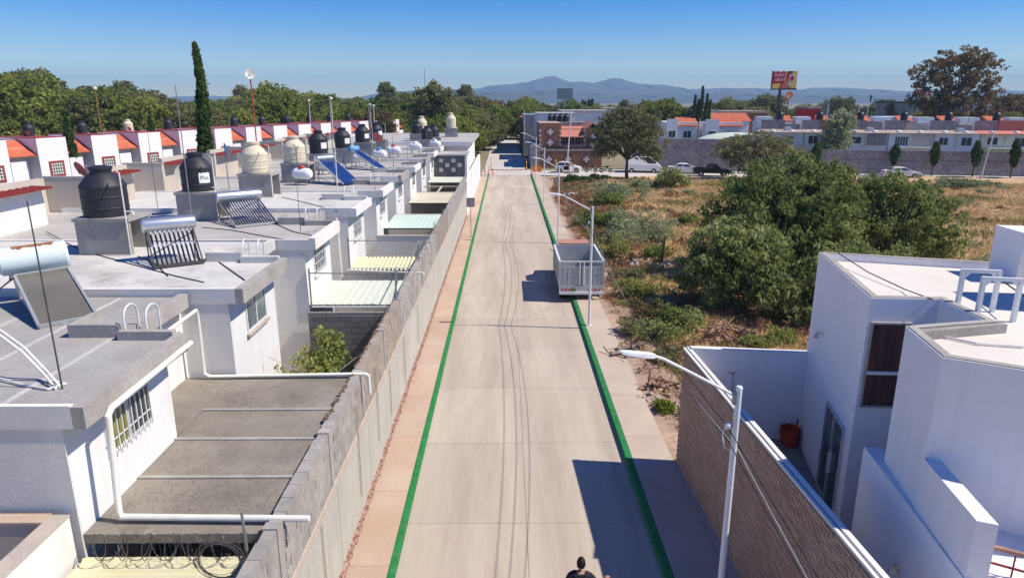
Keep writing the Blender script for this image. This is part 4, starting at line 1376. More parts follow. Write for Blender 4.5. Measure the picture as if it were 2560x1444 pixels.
# tall curtained window on the wall that faces the camera
def rect_on(p, q, s0, s1, z0, z1, out, th, name, m, parent):
    """box lying on the wall line p->q (2D), from distance s0 to s1, standing out"""
    p, q = Vector(p), Vector(q)
    d = (q - p).normalized()
    nn_ = Vector((d.y, -d.x)) * (1 if out > 0 else -1)
    o_ = abs(out)
    a, b = p + d * s0, p + d * s1
    pts = [a - nn_ * th, b - nn_ * th, b + nn_ * o_, a + nn_ * o_]
    return MB().prism([(v.x, v.y) for v in pts], z0, z1).build(name, m, parent)
wt, wb_ = 5.78, 4.05
w1 = rect_on(B, C, .10, .80, wb_, wt, .012, .03, 'window', 'glass_brown', hs)
for s0, s1, a, b in ((.06, .10, wb_ - .04, wt + .04), (.80, .84, wb_ - .04, wt + .04), (.101, .799, wt, wt + .04), (.101, .799, wb_ - .04, wb_)):
    rect_on(B, C, s0, s1, a, b, .05, .0, 'frame', 'eave_cement', w1)
rect_on(B, C, .101, .799, 4.72, 4.79, .04, .0, 'frame', 'metal_white', w1)
# sliding door to the yard
d1 = rect_on(A, B, 2.5, 3.85, 1.12, 3.25, .012, .03, 'door', 'glass', hs)
for s0, s1, a, b in ((2.44, 2.5, 1.1, 3.3), (3.85, 3.93, 1.1, 3.3), (2.501, 3.849, 3.25, 3.31), (3.13, 3.2, 1.12, 3.25), (2.501, 3.129, 1.101, 1.16)):
    rect_on(A, B, s0, s1, a, b, .05, .0, 'frame', 'alu', d1)
rect_on(A, B, 3.22, 3.25, 1.9, 2.4, .09, 0, 'handle', 'metal_white', d1)
# lower front volume, terrace parapet and railing
lv = [(6.83, 11.62), (6.20, 8.0), (9.5, 6.2), (9.5, 11.3), (6.9, 11.1)]
MB().prism([(6.74, 11.6), (6.225, 7.85), (6.45, 7.70), (6.78, 9.6), (7.0, 10.98), (7.05, 11.55)], 0, 3.72).build('lower_wall', 'white_clean', hs)
MB().prism([(6.515, 9.545), (6.25, 7.90), (6.48, 7.80), (6.74, 9.43)], 3.722, 4.62).build('terrace_parapet', 'white_clean', hs)
MB().prism([(6.74, 9.42), (6.5, 7.85), (9.6, 6.0), (9.9, 7.6)], 0, 3.72).build('terrace_base', 'white_clean', hs)
MB().prism([(6.6, 8.3), (6.5, 7.86), (9.6, 6.02), (9.7, 6.35)], 3.722, 3.78).build('ledge', 'white_clean', hs)
rl = thing('railing', 'brown iron railing on the white terrace edge', 'railing', (7, 8, 3.78))
MB().tube([(6.56, 8.0, 4.16), (9.5, 6.25, 4.16)], .035, 8).build('handrail', 'truck_brown', rl, True)
MB().tube([(6.56, 8.0, 3.92), (9.5, 6.25, 3.92)], .018, 6).build('lower_rail', 'red_frame', rl, True)
for i in range(12):
    q = i / 11
    MB().tube([(6.56 + 2.94 * q, 8.0 - 1.75 * q, 3.782), (6.56 + 2.94 * q, 8.0 - 1.75 * q, 4.15)], .012, 5).build('baluster', 'red_frame', rl, True)
# wall lamps
for (p0, p1, s0, z, lab) in ((A, B, 1.25, 4.55, 'small pale wall lamp high above the yard'), (E_, F_, 1.42, 2.6, 'small pale wall lamp on the lower white wall')):
    a_ = Vector(p0).lerp(Vector(p1), s0 / (Vector(p1) - Vector(p0)).length)
    t = thing('wall_lamp', lab, 'lamp', (a_.x - .02, a_.y, z), local=True)
    MB().lathe([(.05, 0), (.05, .03), (.02, .04), (.02, .10)], 12, (-.12, 0, 0), 'X').build('bracket', 'fibre_beige', t, True, off=(0, 0, 0))
    MB().lathe([(.03, .0), (.06, -.08), (.075, -.12)], 12, (-.14, 0, 0)).build('shade', 'fibre_beige', t, True, off=(0, 0, 0))
# white post frames on the roof
t = thing('post_frame', 'pair of white braced post frames on the white house roof', 'frame', (9.2, 11.6, HZ - .16))
for (pa_, pb_) in (((2412, 802), (2468, 800)), ((2378, 770), (2430, 735))):
    pass
def postframe(a, b, z0, hh):
    a, b = Vector((*a, z0)), Vector((*b, z0))
    up_ = Vector((0, 0, hh))
    MB().bar(a, a + up_, .07, .07).build('post', 'metal_white', t)
    MB().bar(b, b + up_, .07, .07).build('post', 'metal_white', t)
    MB().bar(a + up_ + (a - b).normalized() * .035, b + up_ + (b - a).normalized() * .035, .07, .07).build('beam', 'metal_white', t)
    MB().bar(a + up_ * .82, a.lerp(b, .18) + up_ * .97, .05, .05).build('brace', 'metal_white', t)
    MB().bar(b + up_ * .82, b.lerp(a, .18) + up_ * .97, .05, .05).build('brace', 'metal_white', t)
postframe((8.62, 12.45), (9.22, 12.33), HZ - .158, .78)
postframe((8.60, 11.85), (9.18, 11.72), HZ - .158, .78)
# black cable looping over the roof
lone(MB().tube([on(2095, 632, 'Z', HZ + .05), on(2170, 680, 'Z', HZ - .05), on(2260, 722, 'Z', HZ - .1), on(2330, 748, 'Z', HZ + .03)], .012, 6), 'roof_cable', 'cable_black', 'black cable lying across the white house roof', 'cable', None, True)
lone(MB().tube([on(2478, 682, 'Z', HZ + .3), on(2560, 740, 'Z', HZ + .3)], .014, 6), 'roof_cable', 'cable_black', 'dark cable over the roof shadow beside the roof room', 'cable', None, True)
lone(MB().tube([on(2330, 835, 'Z', HZ - .13), on(2440, 858, 'Z', HZ - .13), on(2560, 866, 'Z', HZ - .13)], .02, 6), 'roof_pipe', 'pvc', 'white pipe lying along the roof kerb', 'pipe', None, True)

structure(MB().prism([(4.745, -14), (6.2, -14), (5.36, 4.0), (4.83, 17.35), (4.745, 17.4)], -.1, .147).build('pavement', 'sidewalk_tan'))
# yard of the house
structure(MB().prism([(4.98, 17.2), (5.45, 6), (6.9, 6), (7.1, 12.7), (7.95, 17.2)], -.018, 1.1).build('yard_floor', 'floor_grey'))
yw = thing('yard_wall', 'white plastered wall closing the yard beside the red tub', 'wall', (6.4, 17.3, 0))
MB().prism([(4.955, 17.22), (4.955, 17.39), (8.0, 16.98), (7.94, 16.80)], 0, 3.58).build('wall', 'white_clean', yw)
MB().prism([(4.96, 17.21), (4.96, 17.40), (8.0, 17.0), (7.93, 16.79)], 3.582, 3.62).build('coping', 'white_wall', yw)
# brick wall on the pavement, 300 bricks as pieces, the rest joined
bwl = thing('brick_wall', 'tall exposed brick wall with white coping beside the pavement', 'wall', (4.9, 12, 0))
def wx(y):
    return 4.80 + (17.35 - y) * .041
WA, WB = 17.40, 4.0
dirv = Vector((wx(WB) - wx(WA), WB - WA)).normalized()
nv = Vector((dirv.y, -dirv.x))                       # towards the street
if nv.x > 0: nv = -nv
P0 = Vector((wx(WA), WA))
LW = abs(WB - WA) / abs(dirv.y)
def wallpt(s_, o_):
    v = P0 + dirv * s_ + nv * o_
    return (v.x, v.y)
MB().prism([wallpt(0, -.014), wallpt(LW, -.014), wallpt(LW, -.15), wallpt(0, -.15)], 0, 3.52).build('wall_core', 'brick_mortar', bwl)
MB().prism([wallpt(.0, -.155), wallpt(LW, -.155), wallpt(LW, -.17), wallpt(.0, -.17)], 1.1, 3.52).build('inner_plaster', 'white_clean', bwl)
MB().prism([wallpt(-.02, .012), wallpt(LW, .012), wallpt(LW, -.045), wallpt(-.02, -.045)], 3.522, 3.56).build('coping', 'white_wall', bwl)
MB().prism([wallpt(-.02, -.085), wallpt(LW, -.085), wallpt(LW, -.172), wallpt(-.02, -.172)], 3.522, 3.58).build('coping', 'white_wall', bwl)
bl_, bh_ = .25, .075
ang = math.atan2(dirv.y, dirv.x)
def brick_box(mb_, s_, z_, len_, o_):
    pts = [wallpt(s_ + .006, o_), wallpt(s_ + len_ - .006, o_), wallpt(s_ + len_ - .006, -.02), wallpt(s_ + .006, -.02)]
    mb_.prism(pts, z_ + .006, z_ + bh_ - .006)
me_br = []
for v in range(4):
    q = MB()
    d0 = [(.006, -.02), (bl_ - .006, -.02)]
    q.prism([(.006, -.02), (bl_ - .006, -.02), (bl_ - .006, .0 + .004 * v), (.006, .002 + .003 * (v % 2))], .006, bh_ - .006)
    me_br.append(q.mesh('brick', 'brick'))
jb = MB()
rows = int(3.5 / bh_)
order = []
for c in range(rows):
    s_ = -.0 + (bl_ / 2 if c % 2 else 0)
    while s_ < LW - bl_:
        order.append((s_, c))
        s_ += bl_
# those showing largest: upper courses in the near half of the visible stretch
def weight(sc_):
    s_, c = sc_
    y = (P0 + dirv * s_).y
    if y < 6.8: return 99
    return abs(y - 9.2) * .35 + (rows - c) * .055
order.sort(key=weight)
for i, (s_, c) in enumerate(order):
    if i < 298:
        v = P0 + dirv * s_
        o = bpy.data.objects.new('brick', me_br[i % 4])
        o.location = (v.x - bwl.location.x, v.y - bwl.location.y, c * bh_)
        # local +y of the brick points to the street
        o.rotation_euler = (0, 0, ang)
        if (Vector((-math.sin(ang), math.cos(ang))) - nv).length > 1:
            o.scale = (1, -1, 1)
        o.parent = bwl
        col.objects.link(o)
    else:
        brick_box(jb, s_, c * bh_, bl_, r_.uniform(0, .012))
o = jb.build('brick_courses', 'brick', bwl)
o['kind'] = 'stuff'
# red tub
p = on(1980, 1110, 'Z', 1.1)
t = thing('tub', 'red plastic tub standing in the corner of the white yard', 'tub', (p.x - .1, p.y + .0, 1.1), local=True)
MB().lathe([(.19, 0), (.205, .04), (.215, .2), (.225, .21), (.225, .24), (.22, .25), (.235, .42), (.25, .44), (.25, .50), (.235, .50), (.215, .25), (.19, .04)], 28).build('body', 'bucket_red', t, True, off=(0, 0, 0))
MB().tube([(-.24, 0, .42), (-.26, 0, .36), (-.24, 0, .30)], .012, 6).build('handle', 'bucket_red', t, True, off=(0, 0, 0))
lone(MB().tube([(p.x + .12, p.y + .1, 1.1), (p.x + .14, p.y + .14, 1.78)], .018, 6), 'stick', 'cable_black', 'dark stick leaning behind the red tub', 'stick', None, True)
# small aerial on the yard wall
t = thing('aerial', 'spindly aerial standing against the white yard wall', 'aerial', (6.1, 17.0, 1.1))
MB().tube([(6.1, 17.0, 1.1), (6.08, 17.05, 3.0)], .008, 5).build('pole', 'metal_grey', t, True)
for i in range(4):
    MB().tube([(6.0 - .04 * i, 16.95 + .05 * i, 2.95 + .02 * i), (6.2 - .03 * i, 17.08, 3.0 - .03 * i)], .006, 4).build('element', 'metal_grey', t, True)

# ================================================================== STREET LIGHTS AND CABLES
def street_light(y, label):
    x = 3.74
    t = thing('street_light', label, 'street light', (x, y, KZ), 'street lights along the pavement', local=True)
    O = (0, 0, 0)
    MB().tube([(0, 0, 0), (0, 0, 5.40)], [.060, .050], 14).build('pole', 'metal_white', t, True, off=O)
    MB().box(-.13, .13, -.13, .13, 0, .025).build('base_plate', 'metal_white', t, off=O)
    MB().lathe([(.058, 5.40), (.045, 5.43), (.01, 5.44)], 12).build('cap', 'metal_white', t, True, off=O)
    MB().tube([(-.05, 0, 5.25), (-.15, 0, 5.32), (-.9, 0, 5.72), (-1.25, 0, 5.90), (-1.42, 0, 5.96)], .026, 10).build('arm', 'metal_white', t, True, off=O)
    MB().box(-.09, -.055, -.045, .045, 5.12, 5.34).build('clamp', 'metal_grey', t, off=O)
    hd = MB()
    secs = [(-1.38, .04, .03), (-1.45, .07, .04), (-1.55, .095, .035), (-1.82, .09, .026), (-1.92, .07, .02), (-1.96, .025, .012)]
    for (x_, wy, hz) in secs:
        zc = 5.95 + (-1.38 - x_) * .13
        hd.v += [(x_, -wy, zc - hz * .6), (x_, wy, zc - hz * .6), (x_, wy * .75, zc + hz), (x_, -wy * .75, zc + hz)]
    for i in range(len(secs) - 1):
        a = 4 * i
        hd.f += [(a + j, a + (j + 1) % 4, a + 4 + (j + 1) % 4, a + 4 + j) for j in range(4)]
    hd.f += [(0, 3, 2, 1), tuple(4 * (len(secs) - 1) + j for j in range(4))]
    h_ = hd.build('lamp_head', 'metal_white', t, False, off=O)
    MB().box(-1.8, -1.58, -.06, .06, 5.945, 5.955).build('lens', 'lamp_clear', h_, off=O)
    MB().lathe([(.03, 0), (.05, .02), (.05, .09), (.03, .11)], 10, (-.13, 0, 4.68)).build('insulator', 'gas_white', t, True, off=O)
    MB().tube([(-.06, 0, 4.72), (-.13, 0, 4.72)], .015, 6).build('bracket', 'metal_grey', t, True, off=O)
    MB().tube([(-.13, 0, 4.8), (-.22, -.03, 4.6), (-.16, -.02, 4.35), (-.07, 0, 4.3)], .01, 5).build('drip_loop', 'pvc', t, True, off=O)
    return t
LY = [10.15 + 19.4 * i for i in range(-1, 5)]
LL = ['white street light behind the brick wall top, out past the white house', 'white street light rising in front of the brick wall', 'white street light standing by the grey truck', 'white street light by the first shrubs past the truck',
      'white street light beside the earthen bank near the barrier', 'white street light next to the stop sign']
for y, l in zip(LY, LL):
    street_light(y, l)
def cable(a, b, sag, r_, label, m='cable_black', n=14):
    a, b = Vector(a), Vector(b)
    pts = [a.lerp(b, i / n) - Vector((0, 0, sag * 4 * (i / n) * (1 - i / n))) for i in range(n + 1)]
    return lone(MB().tube(pts, r_, 5), 'cable', m, label, 'cable', 'overhead cables along the street lights', True)
CL = ['upper overhead cable', 'middle overhead cable', 'lowest pale overhead cable']
for i in range(len(LY) - 1):
    for j, (dz, sag, dx) in enumerate(((4.72, .35, -.13), (4.45, .50, -.09), (4.3, .62, .08))):
        cable((3.74 + dx, LY[i], KZ + dz), (3.74 + dx, LY[i + 1], KZ + dz), sag, .009 if j < 2 else .008, CL[j] + ' strung between neighbouring street lights', 'cable_black' if j < 2 else 'alu')
# service drops to the left houses

cable((3.75, 29.55, 4.6), (12, 44, 3.0), .4, .008, 'cable running off over the shrubs')

# ================================================================== FIELD VEGETATION
def fz(x, y):
    return float(fieldz(np.array(float(x)), np.array(float(y))))
RT = np.random.default_rng(21)
make_tree('pepper_tree', 'large dark green pepper tree rising above the white house roof', 'tree', (16.0, 38.5, fz(16, 38.5)),
          [(0, 0, 3.9, 3.6, 3.2, 2.4), (-2.2, -.5, 2.8, 2.6, 2.4, 2.4), (1.9, .3, 3.5, 2.0, 2.2, 2.2), (-.5, -2.0, 2.3, 3.2, 2.2, 2.0), (.6, 0, 5.0, 2.1, 1.9, 1.5), (-2.6, .2, 4.4, 1.5, 1.5, 1.1), (1.3, -1.8, 2.2, 2.2, 1.8, 2.0), (2.3, .2, 4.9, 1.2, 1.2, 1.0)],
          'leaf_pepper', 820, 42, .11, 1.6, .26, 'bark_pale', droop=.55, aspect=2.6, crad=.5, r=RT, nl=46)
make_tree('pepper_tree', 'rounded pepper tree in front, with a pale drooping tuft', 'tree', (10.9, 32.0, fz(10.9, 32)),
          [(0, 0, 2.6, 1.9, 1.8, 1.6), (-1.2, -.3, 1.8, 1.3, 1.5, 1.5), (1.4, .2, 2.0, 1.7, 1.6, 1.6), (-.6, .3, 3.4, 1.1, 1.1, .8), (1.2, -.9, 1.2, 1.3, 1.0, 1.1), (.9, .3, 3.3, 1.0, 1.0, .8)],
          'leaf_pepper', 380, 40, .105, 1.0, .16, 'bark_pale', droop=.55, aspect=2.6, crad=.40, r=RT, nl=46)
make_tree('pepper_tree', 'broad pepper tree right of the tall one, behind the white roof', 'tree', (23.6, 40.8, fz(23.6, 40.8)),
          [(0, 0, 3.0, 2.5, 2.4, 2.2), (-.6, 0, 4.7, 1.3, 1.3, 1.2), (1.8, -.5, 2.2, 1.9, 2.0, 2.0), (-1.6, -.3, 2.4, 1.5, 1.6, 2.2), (2.5, 0, 3.0, 1.3, 1.3, 1.1)],
          'leaf_pepper', 430, 42, .11, 1.2, .20, 'bark_pale', droop=.5, aspect=2.5, crad=.45, r=RT, nl=46)
make_tree('pepper_tree', 'low dark pepper tree filling the gap behind the yard wall', 'tree', (15.0, 29.5, fz(15, 29.5)),
          [(0, 0, 1.8, 2.4, 1.8, 1.6), (-2.0, .3, 1.3, 1.6, 1.4, 1.2), (1.8, .5, 2.0, 1.7, 1.5, 1.6)],
          'leaf_pepper', 250, 40, .105, .9, .15, 'bark_pale', droop=.5, aspect=2.5, crad=.42, r=RT)
make_tree('mesquite_tree', 'grey-green mesquite with bare dark trunk beside the white van', 'tree', (15.82, 90.3, fz(15.82, 90.3) - .05),
          [(0, 0, 6.3, 3.6, 3.0, 2.6), (-2.5, 0, 5.4, 2.6, 2.4, 2.2), (2.3, .3, 5.2, 2.6, 2.4, 2.4), (.2, .2, 8.0, 2.2, 2.0, 1.4), (-2.2, 0, 7.2, 1.8, 1.8, 1.2), (-3.4, 0, 3.8, 1.4, 1.4, 1.0), (3.2, 0, 3.6, 1.5, 1.5, 1.2)],
          'leaf_mesquite', 620, 24, .15, 2.9, .28, 'bark', aspect=2.4, crad=.55, r=RT)
make_tree('mesquite_tree', 'wide spreading mesquite with reddish twigs over the dark pickup', 'tree', (32.5, 90.6, fz(32.5, 90.6)),
          [(0, 0, 3.4, 4.2, 3.2, 1.9), (-3.0, 0, 3.9, 2.8, 2.4, 1.4), (3.0, 0, 3.8, 2.8, 2.4, 1.5), (0, 0, 5.0, 3.0, 2.2, 1.0), (1.0, -.5, 1.6, 3.0, 2.2, 1.4)],
          'leaf_mesquite', 520, 22, .15, 1.6, .26, 'bark', aspect=2.4, crad=.5, r=RT)

SH = [ # px, py (base), radius m, height m, leaf, label
    (1668, 474, 2.2, 2.2, 'leaf_shrub', 'round green shrub alone in the dry grass below the white pickup'),
    (1548, 512, 3.0, 2.3, 'leaf_greyshrub', 'grey-green shrub in the dry grass beyond the street light'),
    (1500, 520, 1.9, 1.5, 'leaf_shrub', 'small bright shrub on the bank edge'),
    (1497, 566, 2.0, 1.9, 'leaf_shrub', 'green shrub spilling over the earthen bank'),
    (1560, 600, 2.5, 2.3, 'leaf_greyshrub', 'largest grey-green shrub by the bank'),
    (1612, 608, 2.0, 1.9, 'leaf_greyshrub', 'grey-green shrub joined to the largest one'),
    (1520, 640, 1.5, 1.5, 'leaf_shrub', 'dark green shrub right beyond the truck'),
    (1650, 655, 1.0, .9, 'leaf_shrub', 'light green shrub by the dead stump'),
    (1580, 745, 1.0, 1.1, 'leaf_shrub', 'yellow-green shrub beside the truck tail'),
    (1632, 770, .9, .8, 'leaf_greyshrub', 'low shrub between bank and pepper trees'),
    (1440, 460, 1.8, 1.0, 'leaf_cypress', 'dark low shrub on the bank near the white car'),
    (1500, 452, 1.2, .9, 'leaf_cypress', 'dark shrub by the mesquite trunk'),
    (1610, 470, 1.4, .9, 'leaf_greyshrub', 'pale shrub near the mesquite trunk'),
    (1715, 560, .9, .9, 'leaf_shrub', 'small shrub before the big pepper tree'),
    (1640, 900, .55, .5, 'leaf_shrub', 'small green weed clump beside the brick wall corner'),
    (1660, 1015, .45, .45, 'leaf_bright', 'bright weed clump at the brick wall foot'),
    (2180, 470, 1.8, 1.4, 'leaf_greyshrub', 'pale shrub next to the pale street below the white saloon'),
    (2390, 468, 2.2, 1.2, 'leaf_greyshrub', 'long grey-green shrub along the field edge'),
    (2450, 470, 2.0, 1.0, 'leaf_greyshrub', 'low grey-green shrub along the field edge'),
    (1600, 830, 1.0, .9, 'leaf_mesquite', 'brownish brush on the verge under the overhead cables'),
    (1660, 850, 1.1, 1.0, 'leaf_pepper', 'dark brush between the verge and the root heap'),
    (1700, 820, 1.2, 1.1, 'leaf_pepper', 'dark undergrowth in the shade of the front pepper tree'),
    (1600, 790, .8, .9, 'leaf_red', 'reddish brush past the truck tail'),
    (1560, 700, .9, .9, 'leaf_mesquite', 'olive brush on the bank beside the truck box'),
    (1690, 900, .8, .6, 'leaf_mesquite', 'dry olive brush near the yard wall corner'),
    (1560, 660, .8, .8, 'leaf_red', 'reddish brush beside the truck cab'),
    (1935, 850, .9, .8, 'leaf_shrub', 'yellowish shrub growing against the white yard wall'),
    (1890, 870, .7, .6, 'leaf_shrub', 'small shrub against the yard wall coping')]
for (px, py, rad, hh, leaf, lab) in SH:
    p = on(px, py, 'Z', .2)
    n = int(45 + rad * 60)
    d = p.y
    size = .05 + d * .0011
    rs = random.Random(int(px * 3 + py))
    lobs = []
    for q in range(7):
        a, dd = rs.uniform(0, 6.28), rad * rs.uniform(.1, .95)
        rr_2 = rad * rs.uniform(.22, .5)
        lobs.append((dd * math.cos(a), dd * math.sin(a) * .8, hh * rs.uniform(.2, .6), rr_2, rr_2, hh * rs.uniform(.22, .45)))
    bush('field_shrub', lab, (p.x, p.y, fz(p.x, p.y) - .05), lobs, leaf, int(n * .9), 22, size * .8, 'shrubs in the dry field', crad=.14 + rad * .12, aspect=2.4, th=hh * .3)

# grass: blades as one mass
def blades(n, xf, hmin, hmax, name, leaf, seed, wd=.02):
    r = np.random.default_rng(seed)
    X, Y = xf(r, n)
    n = len(X)
    Z = fieldz(X, Y)
    a = r.uniform(0, 6.28, n)
    h_ = r.uniform(hmin, hmax, n) * (.7 + .6 * (np.sin(X * .9 + np.sin(Y * .6)) * np.sin(Y * .7) * .5 + .5))
    wv = wd * (1 + np.maximum(Y - 25, 0) * .035) * r.uniform(.7, 1.3, n)
    lx, ly = r.normal(0, .75, n) * h_, r.normal(0, .75, n) * h_
    V = np.empty((n, 3, 3))
    V[:, 0] = np.stack([X - np.cos(a) * wv, Y - np.sin(a) * wv, Z - .03], -1)
    V[:, 1] = np.stack([X + np.cos(a) * wv, Y + np.sin(a) * wv, Z - .03], -1)
    V[:, 2] = np.stack([X + lx, Y + ly, Z + h_], -1)
    o = bpy.data.objects.new(name, np_mesh(name, V.reshape(-1, 3), np.arange(n * 3).reshape(-1, 3), leaf))
    col.objects.link(o)
    o['kind'] = 'stuff'
    return o
def in_field(r, n):
    Y = 22 + 69 * r.uniform(0, 1, n) ** 1.15
    X = 6.0 + (Y * 1.05) * r.uniform(0, 1, n)
    edge = 92.5 - .165 * np.maximum(0, X - 9)
    k = (X > 6.0 + r.exponential(.5, n)) & (Y < edge - .8) & (X < 88) & ((Y > 17.6 + 1.2) )
    dens = np.sin(X * .37 + np.sin(Y * .21) * 2) * np.sin(Y * .33 + X * .11) * .5 + .5
    k &= r.uniform(0, 1, n) < .35 + .65 * dens
    return X[k], Y[k]
tag(blades(260000, in_field, .12, .36, 'dry_grass', 'grass_dry', 1), 'tall dry straw-coloured grass covering the field', 'grass')
def in_green(r, n):
    cx = r.choice(60, n)
    c = np.random.default_rng(5)
    CX_ = 7 + c.uniform(0, 1, 60) ** 1.4 * 55
    CY_ = 24 + c.uniform(0, 66, 60)
    X = CX_[cx] + r.normal(0, 1.3, n); Y = CY_[cx] + r.normal(0, 1.1, n)
    k = (X > 5.8) & (Y < 90 - .17 * np.maximum(0, X - 9)) & (Y > 19)
    return X[k], Y[k]
tag(blades(26000, in_green, .15, .45, 'weeds', 'grass_green', 2, .025), 'greener weeds scattered through the dry grass', 'weeds')
def in_verge(r, n):
    Y = r.uniform(18.2, 80, n); X = 5.0 + r.gamma(2.2, .55, n)
    k = (X < 9.5) & (r.uniform(0, 1, n) < .25 + .75 * (np.sin(Y * 1.3) * np.sin(Y * .41 + X) > -.2)) & (X > 5.15)
    return X[k], Y[k]
tag(blades(26000, in_verge, .08, .38, 'dry_weeds', 'weed_red', 3, .02), 'reddish dry weeds along the earthen verge', 'weeds')

def scrub(name, label, leaf, n, seed, rlo, rhi, xf, size=.07):
    r = np.random.default_rng(seed)
    X, Y = xf(r, n)
    Z = fieldz(X, Y)
    rad = r.uniform(rlo, rhi, len(X))
    Cs, Rs = [], []
    for x, y, z, q in zip(X, Y, Z, rad):
        k = int(8 + q * 16)
        d = r.normal(size=(k, 3)) * np.array([q * .55, q * .5, q * .18])
        d[:, 2] = np.abs(d[:, 2]) + .08
        Cs.append(d + np.array([x, y, z])); Rs.append(np.full(k, .10 + q * .12))
    C = np.concatenate(Cs); Rr = np.concatenate(Rs)
    V, Fq = leaf_cloud(C, Rr, 12, size, 2.4, -.3, r)
    dist = np.repeat(1 + np.maximum(0, V.reshape(-1, 4, 3)[:, 0, 1] - 30) * .012, 4)
    cen = np.repeat(V.reshape(-1, 4, 3).mean(1), 4, axis=0)
    V = cen + (V - cen) * dist[:, None]
    o = bpy.data.objects.new(name, np_mesh(name, V, Fq, leaf))
    col.objects.link(o)
    o['kind'] = 'stuff'
    return tag(o, label, 'weeds')
def any_field(r, n):
    X, Y = in_field(r, n * 2)
    return X[:n], Y[:n]
def near_verge(r, n):
    Y = r.uniform(19, 85, n); X = 5.7 + r.gamma(1.8, 1.3, n)
    return X, Y
scrub('low_scrub', 'low grey-green scrub dotted through the field', 'leaf_greyshrub', 85, 31, .35, 1.2, any_field)
scrub('red_scrub', 'low reddish-brown scrub dotted through the field', 'weed_red', 120, 32, .35, 1.3, any_field)
scrub('verge_scrub', 'mixed green scrub along the earthen verge', 'leaf_shrub', 110, 33, .25, .75, near_verge, .055)
scrub('verge_dry_scrub', 'dry reddish scrub along the earthen verge', 'weed_red', 150, 34, .25, .8, near_verge, .055)

# dead wood, stones and rubble on the verge
def pile(name, label, c, rad, n, m, lo, hi, cat, seed, kind='log', flat=.45):
    r = random.Random(seed)
    t = thing(name, label, cat, (c[0], c[1], fz(c[0], c[1])), local=True)
    for i in range(n):
        a, q = r.uniform(0, 6.28), rad * math.sqrt(r.random())
        x, y = q * math.cos(a), q * math.sin(a) * .8
        z = max(.03, (1 - q / rad) * rad * flat + r.uniform(-.05, .08))
        if kind == 'log':
            d = Vector((r.gauss(0, 1), r.gauss(0, 1), r.gauss(0, .45))).normalized() * r.uniform(lo, hi)
            p = Vector((x, y, z))
            k_ = d.cross(Vector((0, 0, 1))).normalized() * r.uniform(-.2, .2) * d.length
            w0 = r.uniform(.025, .075)
            MB().tube([p - d / 2, p + k_ * .5, p + d / 2], [w0, w0 * .8, w0 * .3], 6).build('branch', m, t, True, off=(0, 0, 0))
        else:
            s_ = r.uniform(lo, hi)
            b = MB().lathe([(s_ * .5, -s_ * .3), (s_, 0), (s_ * .75, s_ * .45), (s_ * .2, s_ * .6)], 7, (x, y, z))
            b.v = [(v[0] + r.uniform(-.2, .2) * s_, v[1] + r.uniform(-.2, .2) * s_, v[2] + r.uniform(-.15, .15) * s_) for v in b.v]
            b.build('stone', m, t, False, off=(0, 0, 0))
    return t
p = on(1815, 845, 'Z', .3); pile('root_pile', 'heap of brown roots and cut branches behind the white yard wall', (p.x, p.y), 1.25, 60, 'deadwood', .5, 1.3, 'wood pile', 2, flat=.65)
p = on(1655, 965, 'Z', .2); pile('log_pile', 'fallen brown log and branches by the brick wall corner', (p.x, p.y), .75, 22, 'deadwood', .5, 1.1, 'wood pile', 3)
p = on(1625, 985, 'Z', .2); pile('stone_heap', 'heap of pale stones at the pavement edge by the log', (p.x, p.y), .55, 24, 'stone', .04, .12, 'stones', 4, 'stone', .2)
p = on(1620, 670, 'Z', .2); pile('stone_heap', 'strip of white stones among reddish weeds by the dead stump', (p.x, p.y), 1.3, 36, 'stone', .06, .18, 'stones', 5, 'stone', .15)
p = on(1590, 610, 'Z', .2); pile('stone_heap', 'pale stones below the largest shrub', (p.x, p.y), .8, 16, 'stone', .05, .15, 'stones', 6, 'stone', .15)
p = on(1575, 880, 'Z', .2); pile('brush_pile', 'tangle of dry grey branches under the overhead cables', (p.x, p.y), .8, 26, 'bark_pale', .5, 1.2, 'brushwood', 7, flat=.4)
p = on(1430, 490, 'Z', .3); pile('stone_heap', 'rocky clods along the bank top near the barrier', (p.x, p.y), 1.5, 30, 'stone', .08, .25, 'stones', 8, 'stone', .3)
p = on(1652, 668, 'Z', .2)
t = thing('dead_stump', 'thin dead tree with one bent branch standing in the dry grass', 'dead tree', (p.x, p.y, fz(p.x, p.y)), local=True)
MB().tube([(0, 0, -.1), (.05, 0, .7), (.12, 0, 1.25), (.16, 0, 1.6)], [.10, .085, .07, .03], 7).build('trunk', 'bark', t, True, off=(0, 0, 0))
MB().tube([(.1, 0, 1.15), (-.25, .1, 1.4), (-.6, .0, 1.3)], [.05, .04, .02], 6).build('branch', 'bark', t, True, off=(0, 0, 0))

